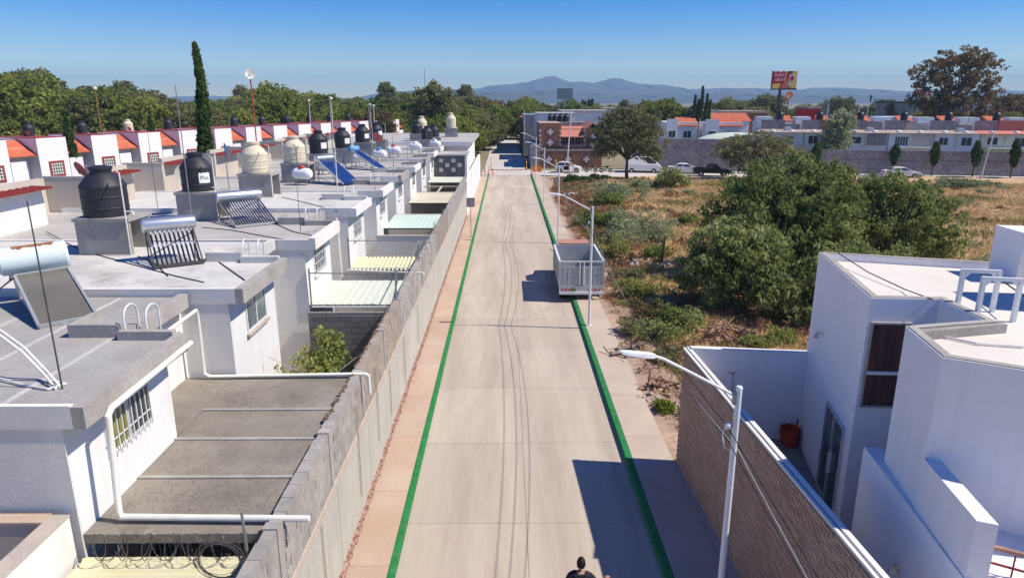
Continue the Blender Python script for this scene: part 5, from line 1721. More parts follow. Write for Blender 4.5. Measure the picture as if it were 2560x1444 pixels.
# ================================================================== TRUCK
t = thing('stake_truck', 'grey stake-bed truck parked astride the green kerb', 'truck', (3.82, 33.8, 0), None, 0, local=True)
O = (0, 0, 0)
hw, bl2 = 1.12, 4.1
MB().box(-hw, hw, 0, bl2, .74, .86).build('bed_floor', 'truck_bed', t, off=O)
MB().box(-hw - .02, hw + .02, -.05, .06, .50, .86).build('rear_sill', 'truck_grey', t, off=O)
MB().box(-hw - .01, hw + .01, -.12, -.051, .44, .58).build('rear_bumper', 'metal_white', t, off=O)
for s_ in (-1, 1):
    sd_ = MB().box(s_ * hw - .03, s_ * hw + .03, .07, bl2, .862, 2.12).build('side_board', 'truck_grey', t, off=O)
    MB().box(s_ * hw - .05, s_ * hw + .05, .0, bl2, 2.121, 2.20).build('top_rail', 'metal_white', t, off=O)
    for i in range(6):
        MB().box(s_ * hw + (.031 if s_ > 0 else -.062), s_ * hw + (.062 if s_ > 0 else -.031), .2 + i * .74, .28 + i * .74, .87, 2.12).build('stake', 'truck_grey', sd_, off=O)
    MB().box(s_ * hw - .05, s_ * hw + .05, -.02, .068, .862, 2.12).build('corner_post', 'truck_grey', t, off=O)
MB().box(-hw + .05, hw - .05, .0, .05, 2.10, 2.17).build('rear_rail', 'metal_white', t, off=O)
for s_ in (-1, 1):
    g = MB().box(min(s_ * .02, s_ * (hw - .06)), max(s_ * .02, s_ * (hw - .06)), .0, .045, .87, 1.90).build('tailgate', 'truck_grey', t, off=O)
    for i in range(4):
        xx = s_ * (.18 + i * .24)
        MB().box(xx - .015, xx + .015, -.014, -.001, .9, 1.88).build('rib', 'truck_grey', g, off=O)
MB().tube([(-.09, -.03, .92), (-.09, -.03, 2.12)], .025, 8).build('lock_rod', 'metal_white', t, True, off=O)
MB().tube([(.12, -.03, .92), (.12, -.03, 2.12)], .025, 8).build('lock_rod', 'metal_white', t, True, off=O)
for xx in (-.95, -.77, -.59, -.30, .53, .72, .90):
    MB().lathe([(.05, 0), (.055, -.03), (.03, -.045)], 12, (xx, -.051, .68), 'Y').build('tail_light', 'lamp_red', t, True, off=O)
for xx in (-.44, .42):
    MB().prism([(xx - .07, -.06), (xx + .07, -.06), (xx + .07, -.052), (xx - .07, -.052)], .56, .72).build('green_marker', 'sign_green', t, off=O)
    MB().add([(xx - .09, -.062, .72), (xx + .09, -.062, .72), (xx, -.062, .85), (xx - .09, -.052, .72), (xx + .09, -.052, .72), (xx, -.052, .85)], [(0, 1, 2), (5, 4, 3), (0, 3, 4, 1), (1, 4, 5, 2), (2, 5, 3, 0)]).build('green_marker', 'sign_green', t, off=O)
for xx, zz in ((-.75, 1.28), (.72, 1.36)):
    MB().box(xx - .05, xx + .05, -.016, -.0145, zz, zz + .09).build('sticker', 'blue_part', t, off=O)
MB().box(-hw + .03, hw - .03, bl2 - .06, bl2, .862, 2.19).build('headboard', 'truck_grey', t, off=O)
MB().box(-.5, -.38, .3, bl2 + 2.6, .46, .72).build('chassis', 'metal_dark', t, off=O)
MB().box(.38, .5, .3, bl2 + 2.6, .46, .72).build('chassis', 'metal_dark', t, off=O)
cabp = [(bl2 + .08, .55), (bl2 + .08, 2.10), (bl2 + .3, 2.18), (bl2 + 1.35, 2.14), (bl2 + 1.8, 1.55), (bl2 + 2.7, 1.35), (bl2 + 2.8, .6)]
def side_extrude(prof, half, taper=.0, ztop=1.0):
    b = MB()
    n = len(prof)
    for s_ in (-1, 1):
        for (y, z) in prof:
            k = half - taper * max(0, z - ztop)
            b.v.append((s_ * k, y, z))
    b.f += [tuple(range(n)), tuple(range(n, 2 * n))[::-1]]
    b.f += [(i, n + i, n + (i + 1) % n, (i + 1) % n) for i in range(n)]
    return b
cb = side_extrude(cabp, 1.0, .18, 1.4).build('cab', 'car_white', t, off=O)
MB().box(-.88, .88, bl2 + .12, bl2 + 1.3, 2.185, 2.225).build('cab_roof', 'truck_brown', t, off=O)
for s_ in (-1, 1):
    MB().add([(s_ * 1.004, bl2 + .4, 1.45), (s_ * 1.004, bl2 + 1.5, 1.45), (s_ * .91, bl2 + 1.2, 1.98), (s_ * .91, bl2 + .4, 1.98)], [(0, 1, 2, 3)]).build('window', 'glass', cb, off=O)
def wheel(parent, x, y, rad, wd, name='wheel', axis='X'):
    w_ = MB().lathe([(rad * .6, -wd / 2), (rad * .95, -wd / 2), (rad, -wd * .35), (rad, wd * .35), (rad * .95, wd / 2), (rad * .6, wd / 2)], 20, (x, y, rad), axis).build(name, 'tyre', parent, True, off=O)
    MB().lathe([(rad * .3, -wd * .52), (rad * .58, -wd * .505), (rad * .58, wd * .505), (rad * .3, wd * .52)], 16, (x, y, rad), axis).build('rim', 'alu', w_, True, off=O)
    return w_
for s_ in (-1, 1):
    wheel(t, s_ * .84, .95, .42, .42)
    wheel(t, s_ * .88, bl2 + 1.9, .42, .24)
MB().bar((-hw - .06, bl2 - .4, 1.9), (-hw - .25, bl2 + .1, 1.9), .03, .03).build('mirror_arm', 'metal_dark', t, off=O)

# ================================================================== CARS
def car(label, x, y, rz, kind, paint='car_white', name='car', cat='car', group='vehicles on the cross street', door_open=False):
    """front towards local +X"""
    t = thing(name, label, cat, (x, y, .014), group, rz, local=True)
    S = {'hatch': dict(body=[(-1.85, .28), (-1.9, .75), (-1.8, .95), (-.9, .98), (.75, .98), (1.6, .84), (1.88, .68), (1.9, .3)], cab=[(-1.78, .96), (-1.45, 1.42), (-1.0, 1.52), (-.1, 1.52), (.35, 1.42), (1.05, .96)], w=.86, wb=(-1.2, 1.22)),
         'saloon': dict(body=[(-2.3, .3), (-2.38, .7), (-2.25, .98), (-1.4, 1.0), (.9, .98), (2.0, .84), (2.35, .62), (2.36, .3)], cab=[(-1.75, .99), (-1.0, 1.38), (-.3, 1.46), (.3, 1.42), (1.25, .97)], w=.9, wb=(-1.4, 1.45)),
         'van': dict(body=[(-2.6, .3), (-2.65, 1.0), (-2.6, 1.15), (1.9, 1.15), (2.45, 1.05), (2.65, .75), (2.66, .3)], cab=[(-2.63, 1.14), (-2.5, 2.1), (-2.3, 2.25), (.8, 2.27), (1.3, 2.1), (2.4, 1.08)], w=.94, wb=(-1.6, 1.55)),
         'pickup': dict(body=[(-2.5, .45), (-2.55, .95), (-.7, .98), (1.0, 1.05), (2.1, .98), (2.45, .8), (2.48, .42)], cab=[(-.75, .97), (-.62, 1.55), (-.3, 1.68), (.55, 1.66), (1.15, 1.04)], w=.92, wb=(-1.5, 1.55))}[kind]
    hw_ = S['w']
    def ext(prof, h0, tap, zt, inset_=0):
        b = MB()
        n = len(prof)
        secs = [(-1.0, .06), (-.93, .0), (.93, .0), (1.0, .06)]
        cz = sum(p[1] for p in prof) / n
        cx_ = sum(p[0] for p in prof) / n
        for s_, sh in secs:
            for (px, pz) in prof:
                k = (h0 - tap * max(0, pz - zt)) * s_
                b.v.append((px + (cx_ - px) * sh * .35, k, pz + (cz - pz) * sh))
        for j in range(3):
            for i in range(n):
                i2 = (i + 1) % n
                b.f.append((j * n + i, j * n + i2, (j + 1) * n + i2, (j + 1) * n + i))
        b.f += [tuple(range(n))[::-1], tuple(range(3 * n, 4 * n))]
        return b
    ext(S['body'], hw_, 0, 9).build('body', paint, t, True, off=O)
    cabp_ = S['cab']
    tap = .30
    cb_ = ext(cabp_, hw_ - .02, tap, cabp_[0][1]).build('cabin', paint, t, True, off=O)
    z0c = cabp_[0][1]
    ztop = max(p[1] for p in cabp_)
    lo, hi = z0c + .06, ztop - .10
    def xat(side, z):
        pr = cabp_
        if side < 0:
            pts = pr[:len(pr) // 2 + 1]
        else:
            pts = pr[len(pr) // 2:][::-1]
        for (xa, za), (xb, zb) in zip(pts, pts[1:]):
            if za <= z <= zb or zb <= z <= za:
                return xa + (xb - xa) * (z - za) / ((zb - za) or 1e-6)
        return pts[-1][0]
    if kind == 'van':
        lo = z0c + .22
    for s_ in (-1, 1):
        ya, yb = s_ * (hw_ - .02 - tap * (lo - z0c) + .012), s_ * (hw_ - .02 - tap * (hi - z0c) + .012)
        xs0, xs1 = xat(-1, lo) + .16, xat(1, lo) - .16
        xt0, xt1 = xat(-1, hi) + .14, xat(1, hi) - .12
        parts = 2 if kind != 'van' else 1
        if kind == 'van':
            segs = [(.72, .99)] if True else []
        else:
            segs = [(.0, .47), (.53, 1.0)]
        for u0, u1 in segs:
            g = MB().add([(xs0 + (xs1 - xs0) * u0, ya, lo), (xs0 + (xs1 - xs0) * u1, ya, lo), (xt0 + (xt1 - xt0) * u1, yb, hi), (xt0 + (xt1 - xt0) * u0, yb, hi)], [(0, 1, 2, 3)])
            g.build('side_window', 'glass', cb_, off=O)
    for sd2, nm in ((-1, 'rear_window'), (1, 'windscreen')):
        if kind == 'van' and sd2 < 0: pass
        xl, xh = xat(sd2, lo + .02), xat(sd2, hi)
        yl, yh = hw_ - .16 - tap * (lo - z0c), hw_ - .14 - tap * (hi - z0c)
        e = .014 * sd2
        MB().add([(xl + e, -yl, lo + .02), (xl + e, yl, lo + .02), (xh + e, yh, hi), (xh + e, -yh, hi)], [(0, 1, 2, 3)]).build(nm, 'glass', cb_, off=O)
    for wx_ in S['wb']:
        for s_ in (-1, 1):
            wheel(t, wx_, s_ * (hw_ - .09), .31 if kind != 'pickup' else .37, .2, axis='Y')
            rr = .36 if kind != 'pickup' else .42
            pts = [(wx_ + rr * math.cos(a), s_ * (hw_ + .004), .31 + rr * math.sin(a)) for a in np.linspace(-.1, math.pi + .1, 12)]
            MB().add(pts, [tuple(range(12))]).build('wheel_arch', 'tyre', t, off=O)
    fx = max(p[0] for p in S['body']); rx_ = min(p[0] for p in S['body'])
    for s_ in (-1, 1):
        MB().box(fx - .22, fx + .01, s_ * (hw_ - .32) - .12, s_ * (hw_ - .32) + .12, .62, .76).build('headlight', 'lamp_clear', t, off=O)
        MB().box(rx_ - .01, rx_ + .1, s_ * (hw_ - .22) - .1, s_ * (hw_ - .22) + .1, .72, .9).build('tail_light', 'lamp_red', t, off=O)
    if kind == 'pickup':
        MB().box(-2.45, -.8, -hw_ + .08, hw_ - .08, .981, .99).build('cargo_bed', 'tyre', t, off=O)
        for s_ in (-1, 1):
            MB().box(-2.5, -.78, s_ * (hw_ - .04) - .035, s_ * (hw_ - .04) + .035, .96, 1.12).build('bed_side', paint, t, off=O)
    if door_open:
        dd = MB().prism([(.45, -hw_ - .0), (.38, -hw_ - .9), (.43, -hw_ - .92), (.5, -hw_ - .0)], .42, 1.0)
        dd.build('open_door', paint, t, off=O)
        MB().box(-.55, .4, -hw_ - .012, -hw_ + .0, .40, .96).build('door_opening', 'tyre', t, off=O)
    return t
sang = math.atan(-.18)
car('white hatchback with an open door on the cross street', 9.0, 100.6, sang, 'hatch', door_open=True)
car('white high-roof passenger van half behind the mesquite', 19.8, 100.2, sang, 'van', name='van', cat='van')
car('white saloon behind the dark pickup', 25.5, 98.6, sang, 'saloon')
car('black pickup truck with reddish load under the spreading mesquite', 28.4, 95.2, sang, 'pickup', 'car_dark', name='pickup_truck', cat='pickup')
car('silver-white saloon driving alone past the long purple-grey wall', 53.2, 92.6, sang, 'saloon')
def motorcycle(x, y, label):
    t = thing('motorcycle', label, 'motorcycle', (x, y, .014), 'motorcycles by the hatchback', sang, local=True)
    wheel(t, -.65, 0, .3, .1, axis='Y'); wheel(t, .65, 0, .3, .1, axis='Y')
    MB().tube([(-.5, 0, .45), (0, 0, .4), (.3, 0, .75), (.55, 0, .95)], .06, 8).build('frame', 'metal_dark', t, True, off=O)
    MB().lathe([(.05, -.25), (.15, -.12), (.16, .12), (.05, .25)], 12, (.15, 0, .82), 'X').build('fuel_tank', 'car_dark', t, True, off=O)
    MB().box(-.6, .0, -.12, .12, .76, .84).build('seat', 'tyre', t, off=O, bevel=.02)
    MB().tube([(.5, -.32, 1.05), (.48, 0, 1.0), (.5, .32, 1.05)], .018, 6).build('handlebar', 'metal_grey', t, True, off=O)
    MB().tube([(.65, 0, .3), (.52, 0, 1.0)], .03, 6).build('fork', 'alu', t, True, off=O)
motorcycle(12.3, 100.4, 'dark motorcycle standing beside the white hatchback')
motorcycle(14.4, 100.0, 'second dark motorcycle, under the mesquite crown')

# ================================================================== SMALL STREET THINGS
t = thing('barrier_tape', 'orange and white striped tape strung across the road end', 'barrier tape', (.5, 96.0, 0))
nseg = 18
for i in range(nseg):
    a, b = -2.4 + 5.9 * i / nseg, -2.4 + 5.9 * (i + 1) / nseg
    def tz(x): return .78 - .10 * (1 - ((x - .55) / 2.95) ** 2)
    MB().add([(a, 96, tz(a)), (b, 96, tz(b)), (b, 96, tz(b) + .16), (a, 96, tz(a) + .16), (a, 96.01, tz(a)), (b, 96.01, tz(b)), (b, 96.01, tz(b) + .16), (a, 96.01, tz(a) + .16)],
             [(0, 1, 2, 3), (7, 6, 5, 4), (0, 4, 5, 1), (2, 6, 7, 3)]).build('stripe', 'orange' if i % 2 else 'paint_white', t)
def delineator(x, y, z, hh, label):
    t = thing('delineator_post', label, 'post', (x, y, z), 'orange posts at the barrier', local=True)
    MB().lathe([(.22, 0), (.22, .05), (.10, .07)], 8).build('base', 'tyre', t, False, off=O)
    MB().lathe([(.065, .06), (.055, hh * .6), (.045, hh), (.02, hh + .02)], 12).build('tube', 'orange', t, True, off=O)
    MB().lathe([(.06, hh * .66), (.06, hh * .8)], 12).build('band', 'paint_white', t, True, off=O)
delineator(-2.5, 96.0, KZ, 1.15, 'orange post holding the tape at the pink pavement')
delineator(3.5, 96.0, KZ, 1.15, 'orange post holding the tape at the tan pavement')
delineator(-2.3, 103.5, 0.012, 1.9, 'tall orange post beyond the tape by the white wall')
delineator(3.0, 104.6, 0.012, 1.5, 'orange post at the brick house corner')
delineator(8.2, 102.2, 0.012, 1.5, 'orange post before the brick wall with white crosses')
def cone(x, y, z, label):
    t = thing('traffic_cone', label, 'traffic cone', (x, y, z), 'orange traffic cones', local=True)
    MB().box(-.2, .2, -.2, .2, 0, .03).build('base', 'orange', t, off=O)
    MB().lathe([(.16, .031), (.04, .70), (.02, .72)], 14).build('cone', 'orange', t, True, off=O)
    MB().lathe([(.125, .28), (.095, .43)], 14).build('band', 'paint_white', t, True, off=O)
cone(-3.1, 100.2, .02, 'orange cone against the white street wall end')
cone(-1.9, 97.3, .02, 'orange cone just behind the tape')
lone(MB().box(3.62, 4.9, 95.9, 95.94, .5, 1.3), 'barrier_sheet', 'orange', 'orange sheet standing on the tan pavement at the tape end', 'barrier')
# stop sign
t = thing('stop_sign', 'red octagonal stop sign on a grey post at the crossing', 'sign', (5.3, 108.0, 0), local=True)
MB().tube([(0, 0, 0), (0, 0, 2.9)], .035, 8).build('post', 'metal_grey', t, True, off=O)
oc = [(.48 * math.cos(R(22.5 + 45 * i)), 2.6 + .48 * math.sin(R(22.5 + 45 * i))) for i in range(8)]
def plate(pts, y0, y1, name, m, parent):
    b = MB()
    n = len(pts)
    b.v = [(x, y0, z) for x, z in pts] + [(x, y1, z) for x, z in pts]
    b.f = [tuple(range(n)), tuple(range(n, 2 * n))[::-1]] + [(i, n + i, n + (i + 1) % n, (i + 1) % n) for i in range(n)]
    return b.build(name, m, parent, off=O)
pl_ = plate(oc, -.05, -.038, 'plate', 'bill_red', t)
letters('ALTO', .3, 'paint_white', pl_, Matrix.Translation((0, -.055, 2.6)) @ Matrix.Rotation(math.pi / 2, 4, 'X'))
# back of a traffic board on the left pavement
t = thing('sign_board', 'grey back of a square board on a thin post over the pink pavement', 'sign', (-2.68, 50.6, KZ), local=True)
MB().tube([(0, 0, 0), (0, 0, 2.95)], .028, 8).build('post', 'metal_grey', t, True, off=O)
MB().box(-.31, .31, .03, .05, 2.25, 2.95).build('board', 'far_block', t, off=O)
# utility poles of concrete
def upole(x, y, hh, label, lean=0, cross=True, r0=.13):
    t = thing('utility_pole', label, 'utility pole', (x, y, 0), 'utility poles', local=True)
    MB().tube([(0, 0, -.1), (lean, 0, hh)], [r0, r0 * .6], 10).build('pole', 'stone_white', t, True, off=O)
    if cross:
        MB().box(lean - .9, lean + .9, -.06, .06, hh - .5, hh - .38).build('crossarm', 'metal_dark', t, off=O)
upole(9.1, 104.8, 8.3, 'leaning pale concrete pole before the brick house', .55, False)
upole(2.9, 113.5, 8.6, 'slim pale pole at the corner of the brick house', -.05, False, .08)
upole(29.5, 107, 7.5, 'thin pale pole in front of the two white houses', 0.0, False, .07)
upole(62.5, 90.2, 6.3, 'leaning pale pole before the purple-grey wall', .7, False, .12)
upole(57.5, 126, 9.5, 'thin pole rising behind the terrace roofs', .1, False, .09)

# ================================================================== PEOPLE
def skin_mesh(nodes, edges, root, m, name, sub=2):
    me = bpy.data.meshes.new(name)
    me.from_pydata([n[0] for n in nodes], edges, [])
    ob = bpy.data.objects.new(name, me)
    col.objects.link(ob)
    sk = ob.modifiers.new('skin', 'SKIN')
    sk.use_smooth_shade = True
    for i, n in enumerate(nodes):
        r_2 = n[1] if isinstance(n[1], tuple) else (n[1], n[1])
        me.skin_vertices[0].data[i].radius = r_2
    me.skin_vertices[0].data[root].use_root = True
    sb = ob.modifiers.new('sub', 'SUBSURF')
    sb.levels = sub
    sb.render_levels = sub
    dg = bpy.context.evaluated_depsgraph_get()
    m2 = bpy.data.meshes.new_from_object(ob.evaluated_get(dg))
    bpy.data.objects.remove(ob)
    m2.name = name
    m2.materials.clear()
    m2.materials.append(MATS[m])
    m2.shade_smooth()
    return m2
def link_part(name, me, parent):
    o = bpy.data.objects.new(name, me)
    col.objects.link(o)
    o.parent = parent
    return o
def person(label, loc, rz, arms, top='cloth_dark', legs='cloth_dark', hat=None, group=None, bend=0.0, lean=.06):
    """faces local +Y; arms: list of (shoulder side, elbow, wrist) in local metres"""
    t = thing('person', label, 'person', loc, group, rz, local=True)
    b = bend
    # body: skin-coloured continuous figure; clothes are shells over it
    N = [((0, 0, .95), (.15, .11)), ((0, lean * .4, 1.15), (.145, .10)), ((0, lean * .8, 1.34), (.165, .105)), ((0, lean, 1.45), (.11, .085)), ((0, lean * 1.2, 1.53), (.052, .052)),
         ((.09, 0, .90), .085), ((.10, .03, .50), .062), ((.10, -.01, .09), .045), ((.11, .13, .04), (.045, .035)),
         ((-.09, 0, .90), .085), ((-.11, .02, .50), .062), ((-.12, -.04, .09), .045), ((-.13, .10, .04), (.045, .035))]
    E2 = [(0, 1), (1, 2), (2, 3), (3, 4), (0, 5), (5, 6), (6, 7), (7, 8), (0, 9), (9, 10), (10, 11), (11, 12)]
    for s_, el, wr in arms:
        n0 = len(N)
        N += [((s_ * .19, lean * .9, 1.42), .062), (el, .046), (wr, .030)]
        E2 += [(3, n0), (n0, n0 + 1), (n0 + 1, n0 + 2)]
    link_part('body', skin_mesh(N, E2, 0, 'skin', 'body'), t)
    # trousers
    K = [((0, 0, .97), (.165, .125)), ((.092, 0, .88), .098), ((.10, .03, .50), .075), ((.10, -.01, .12), .062), ((-.092, 0, .88), .098), ((-.11, .02, .50), .075), ((-.12, -.04, .12), .062)]
    link_part('trousers', skin_mesh(K, [(0, 1), (1, 2), (2, 3), (0, 4), (4, 5), (5, 6)], 0, legs, 'trousers'), t)
    for s_, e in ((1, (.105, .05, 0)), (-1, (-.125, .02, 0))):
        sh = MB().lathe([(.01, -.13), (.045, -.11), (.052, -.04), (.048, .06), (.05, .11), (.01, .14)], 12, (e[0], e[1], .05), 'Y')
        sh.v = [(v[0], v[1], max(0, v[2])) for v in sh.v]
        sh.build('shoe', 'tyre', t, True, off=O)
    J = [((0, .0, .92), (.17, .13)), ((0, lean * .4, 1.15), (.165, .118)), ((0, lean * .8, 1.34), (.185, .122)), ((0, lean, 1.46), (.115, .095))]
    EJ = [(0, 1), (1, 2), (2, 3)]
    for s_, el, wr in arms:
        n0 = len(J)
        mid = tuple(np.array(el) * .12 + np.array(wr) * .88)
        J += [((s_ * .195, lean * .9, 1.425), .076), (el, .058), (mid, .045)]
        EJ += [(3, n0), (n0, n0 + 1), (n0 + 1, n0 + 2)]
    link_part('jacket', skin_mesh(J, EJ, 0, top, 'jacket'), t)
    # head with face, ears, hair
    hz = 1.66
    hc = Vector((0, lean * 1.2 + .03, hz))
    hd = MB()
    nu, nv_ = 20, 14
    for i in range(nv_ + 1):
        ph = math.pi * i / nv_
        for j in range(nu):
            th = 2 * math.pi * j / nu
            x, y, z = math.sin(ph) * math.cos(th), math.sin(ph) * math.sin(th), math.cos(ph)
            jaw = 1 - .22 * max(0, -z)
            yy = y * .098 * jaw + (.012 if y > 0 and z < 0 else 0)
            xx = x * .076 * jaw
            if y > .93 and abs(z + .1) < .28: yy += .022 * (1 - abs(z + .12) / .3)     # nose
            if y > .8 and abs(abs(x) - .42) < .18 and abs(z - .05) < .16: yy -= .008      # eye sockets
            hd.v.append((hc.x + xx, hc.y + yy, hc.z + z * .118))
    for i in range(nv_):
        for j in range(nu):
            j2 = (j + 1) % nu
            hd.f.append((i * nu + j, (i + 1) * nu + j, (i + 1) * nu + j2, i * nu + j2))
    ho = hd.build('head', 'skin', t, True, off=O)
    for s_ in (-1, 1):
        MB().lathe([(.006, -.006), (.026, 0), (.02, .012), (.004, .014)], 10, (hc.x + s_ * .074, hc.y - .005, hc.z - .01), 'X').build('ear', 'skin', ho, True, off=O)
        MB().lathe([(.002, .0), (.011, .006), (.002, .012)], 8, (hc.x + s_ * .031, hc.y + .084, hc.z + .008), 'Y').build('eye', 'hair', ho, True, off=O)
    MB().tube([(hc.x - .022, hc.y + .088, hc.z - .062), (hc.x, hc.y + .094, hc.z - .064), (hc.x + .022, hc.y + .088, hc.z - .062)], .005, 6).build('mouth', 'red_frame', ho, True, off=O)
    hr = MB()
    for i in range(nv_ + 1):
        ph = math.pi * i / nv_
        for j in range(nu):
            th = 2 * math.pi * j / nu
            x, y, z = math.sin(ph) * math.cos(th), math.sin(ph) * math.sin(th), math.cos(ph)
            lim = -.55 if y < .15 else .38
            if z < lim:
                k = .86
            else:
                k = 1.10 + .02 * math.sin(j * 3 + i)
            hr.v.append((hc.x + x * .076 * k, hc.y + y * .098 * k - .004, hc.z + z * .118 * k))
    hr.f = list(hd.f)
    hr.build('hair', 'hair', t, True, off=O)
    # hands: palm and five curled fingers
    for s_, el, wr in arms:
        wr, el = Vector(wr), Vector(el)
        d = (wr - el).normalized()
        side_ = d.cross(Vector((0, 0, 1)))
        if side_.length < .2: side_ = Vector((0, 1, 0))
        side_.normalize()
        dn = side_.cross(d).normalized() * -1
        NN = [(tuple(wr), .026), (tuple(wr + d * .05), (.038, .018)), (tuple(wr + d * .085), (.040, .017))]
        EE = [(0, 1), (1, 2)]
        for f_, (off_, ln) in enumerate(((-.030, .072), (-.010, .082), (.010, .078), (.029, .062))):
            k = len(NN)
            q = wr + d * .085 + side_ * off_
            NN += [(tuple(q + d * .018), .0095), (tuple(q + d * ln * .6 + dn * .018), .0085), (tuple(q + d * ln * .75 + dn * .05), .0075)]
            EE += [(2, k), (k, k + 1), (k + 1, k + 2)]
        k = len(NN)
        q = wr + d * .03 - side_ * .036 * s_
        NN += [(tuple(q), .012), (tuple(q + d * .03 - side_ * .022 * s_ + dn * .01), .010), (tuple(q + d * .062 - side_ * .014 * s_ + dn * .03), .008)]
        EE += [(1, k), (k, k + 1), (k + 1, k + 2)]
        link_part('hand', skin_mesh(NN, EE, 0, 'skin', 'hand', 1), t)
    if hat:
        MB().lathe([(.105, .03), (.11, .05), (.105, .09), (.07, .145), (.02, .155)], 18, (hc.x, hc.y - .005, hc.z)).lathe([(.15, .035), (.15, .05), (.10, .06)], 18, (hc.x, hc.y + .02, hc.z)).build('cap', hat, t, True, off=O)
    return t
p = on(1452, 1396, 'Z', 1.79)
person('person in dark jacket with short black hair, forearm raised, walking up the road', (p.x + .0, p.y - .05, 0), R(-8), [(1, (.33, .10, 1.20), (.47, .33, 1.19)), (-1, (-.29, -.05, 1.15), (-.24, .10, .92))])
person('person in yellow-topped work clothes standing beside the open hatchback door', (7.2, 99.6, .014), R(80), [(1, (.29, .02, 1.15), (.25, .2, 1.0)), (-1, (-.29, .0, 1.15), (-.26, .12, .92))], 'cloth_tan', 'cloth_tan', 'cloth_vest')
person('person in pale clothes bending at the hatchback opening', (9.1, 99.1, .014), R(10), [(1, (.29, .10, 1.18), (.22, .32, 1.1)), (-1, (-.29, .1, 1.18), (-.22, .3, 1.05))], 'cloth_tan', 'stone_white', None, None, 0, .16)

# ================================================================== FAR SIDE: BRICK HOUSE AND BLOCKS BEYOND THE CROSSING
def far_window(parent, x, y, w_, z0, z1, bars=True, fr='metal_white', nx=2):
    """on a wall facing -Y at y"""
    wo = MB().box(x - w_ / 2, x + w_ / 2, y - .03, y + .05, z0, z1).build('window', 'glass', parent)
    f = MB()
    frame_rect(f, 'Y', y - .03, x - w_ / 2 - .05, x + w_ / 2 + .05, z0 - .05, z1 + .05, .07, .03)
    for i in range(1, nx):
        xx = x - w_ / 2 + w_ * i / nx
        f.box(xx - .03, xx + .03, y - .055, y - .03, z0 + .02, z1 - .02)
    f.build('frame', fr, wo)
    return wo
t = thing('brick_house', 'red brick house with white stone crosses and red tiled balcony roof', 'house', (9, 115, 0))
BY = 108.5
MB().box(5.1, 8.5, BY, 118, 0, 6.7).build('wall', 'brick_red', t)
MB().box(8.51, 12.0, BY + 1.6, 118, 0, 5.8).build('wall', 'brick_red', t)
MB().box(12.01, 14.8, BY + .1, 118, 0, 6.0).build('wall', 'brick_red', t)
MB().box(5.1, 14.8, BY - 1.0, BY - .8, 0, 2.6).build('front_wall', 'brick_red', t)
MB().box(5.0, 14.9, BY - 1.06, BY - .76, 2.602, 2.8).build('wall_coping', 'eave_cement', t)
MB().box(3.7, 5.09, BY - 1.0, 122, 0, 3.4).build('side_yard', 'far_block', t)
def cross_motif(cx_, cz, y, s_=.2):
    b = MB()
    for (i, j) in ((0, 0), (1, 0), (-1, 0), (0, 1), (0, -1)):
        b.box(cx_ + i * s_ * 1.6 - s_ * .8, cx_ + i * s_ * 1.6 + s_ * .8, y - .04, y + .02, cz + j * s_ * 1.6 - s_ * .8, cz + j * s_ * 1.6 + s_ * .8)
    b2 = MB()
    for a in range(12):
        an = a / 12 * 6.283
        b2.box(cx_ + math.cos(an) * s_ * 3.4 - .11, cx_ + math.cos(an) * s_ * 3.4 + .11, y - .03, y + .02, cz + math.sin(an) * s_ * 3.4 - .11, cz + math.sin(an) * s_ * 3.4 + .11)
    for q in range(5):
        sub = MB(); sub.v = b.v[8 * q:8 * q + 8]; sub.f = b.f[:6]
        sub.build('white_stone', 'stone_white', t)
    for q in range(12):
        sub = MB(); sub.v = b2.v[8 * q:8 * q + 8]; sub.f = b2.f[:6]
        sub.build('dark_stone', 'stone_purple', t)
for (cx_, cz, y) in ((6.8, 5.4, BY), (6.8, 3.8, BY), (13.4, 4.6, BY + .1), (13.4, 3.5, BY + .1), (6.6, 1.3, BY - 1.0), (9.6, 1.3, BY - 1.0), (12.4, 1.3, BY - 1.0)):
    cross_motif(cx_, cz, y)
for zz in np.arange(3.3, 6.0, .7):
    for xx in (5.25, 8.36, 12.15):
        MB().box(xx - .14, xx + .14, (BY if xx < 10 else BY + .1) - .035, BY + .15, zz, zz + .32).build('quoin', 'stone_white', t)
rfm = MB()
rfm.add([(8.45, BY - .3, 4.7), (12.05, BY - .3, 4.7), (12.05, BY + 2.6, 6.2), (8.45, BY + 2.6, 6.2), (8.45, BY - .3, 4.58), (12.05, BY - .3, 4.58), (12.05, BY + 2.6, 6.08), (8.45, BY + 2.6, 6.08)],
        [(0, 1, 2, 3), (7, 6, 5, 4), (0, 4, 5, 1), (1, 5, 6, 2), (2, 6, 7, 3), (3, 7, 4, 0)])
rfm.build('roof', 'far_roof_red', t)
rg = MB().add([(11.8, BY - .3, 5.6), (13.4, BY - .3, 6.8), (15.0, BY - .3, 5.6), (11.8, 118, 5.6), (13.4, 118, 6.8), (15.0, 118, 5.6), (11.8, BY - .3, 5.45), (13.4, BY - .3, 6.65), (15.0, BY - .3, 5.45), (11.8, 118, 5.45), (13.4, 118, 6.65), (15.0, 118, 5.45)],
              [(0, 1, 4, 3), (1, 2, 5, 4), (6, 9, 10, 7), (7, 10, 11, 8), (0, 6, 7, 1), (1, 7, 8, 2), (0, 3, 9, 6), (2, 8, 11, 5), (3, 4, 10, 9), (4, 5, 11, 10)])
rg.build('gable_roof', 'far_roof_red', t)
for xx in (9.3, 10.3, 11.3):
    far_window(t, xx, BY + 1.6, .85, 3.5, 4.6)
MB().box(8.55, 11.95, BY - .2, BY - .1, 2.9, 3.6).build('balcony', 'stone_purple', t)
MB().box(5.1, 8.5, BY, 118, 6.702, 6.75).build('roof_deck', 'far_roof', t)
t = thing('street_side_house', 'dark grey house front in shade along the far road', 'house', (4.3, 145, 0))
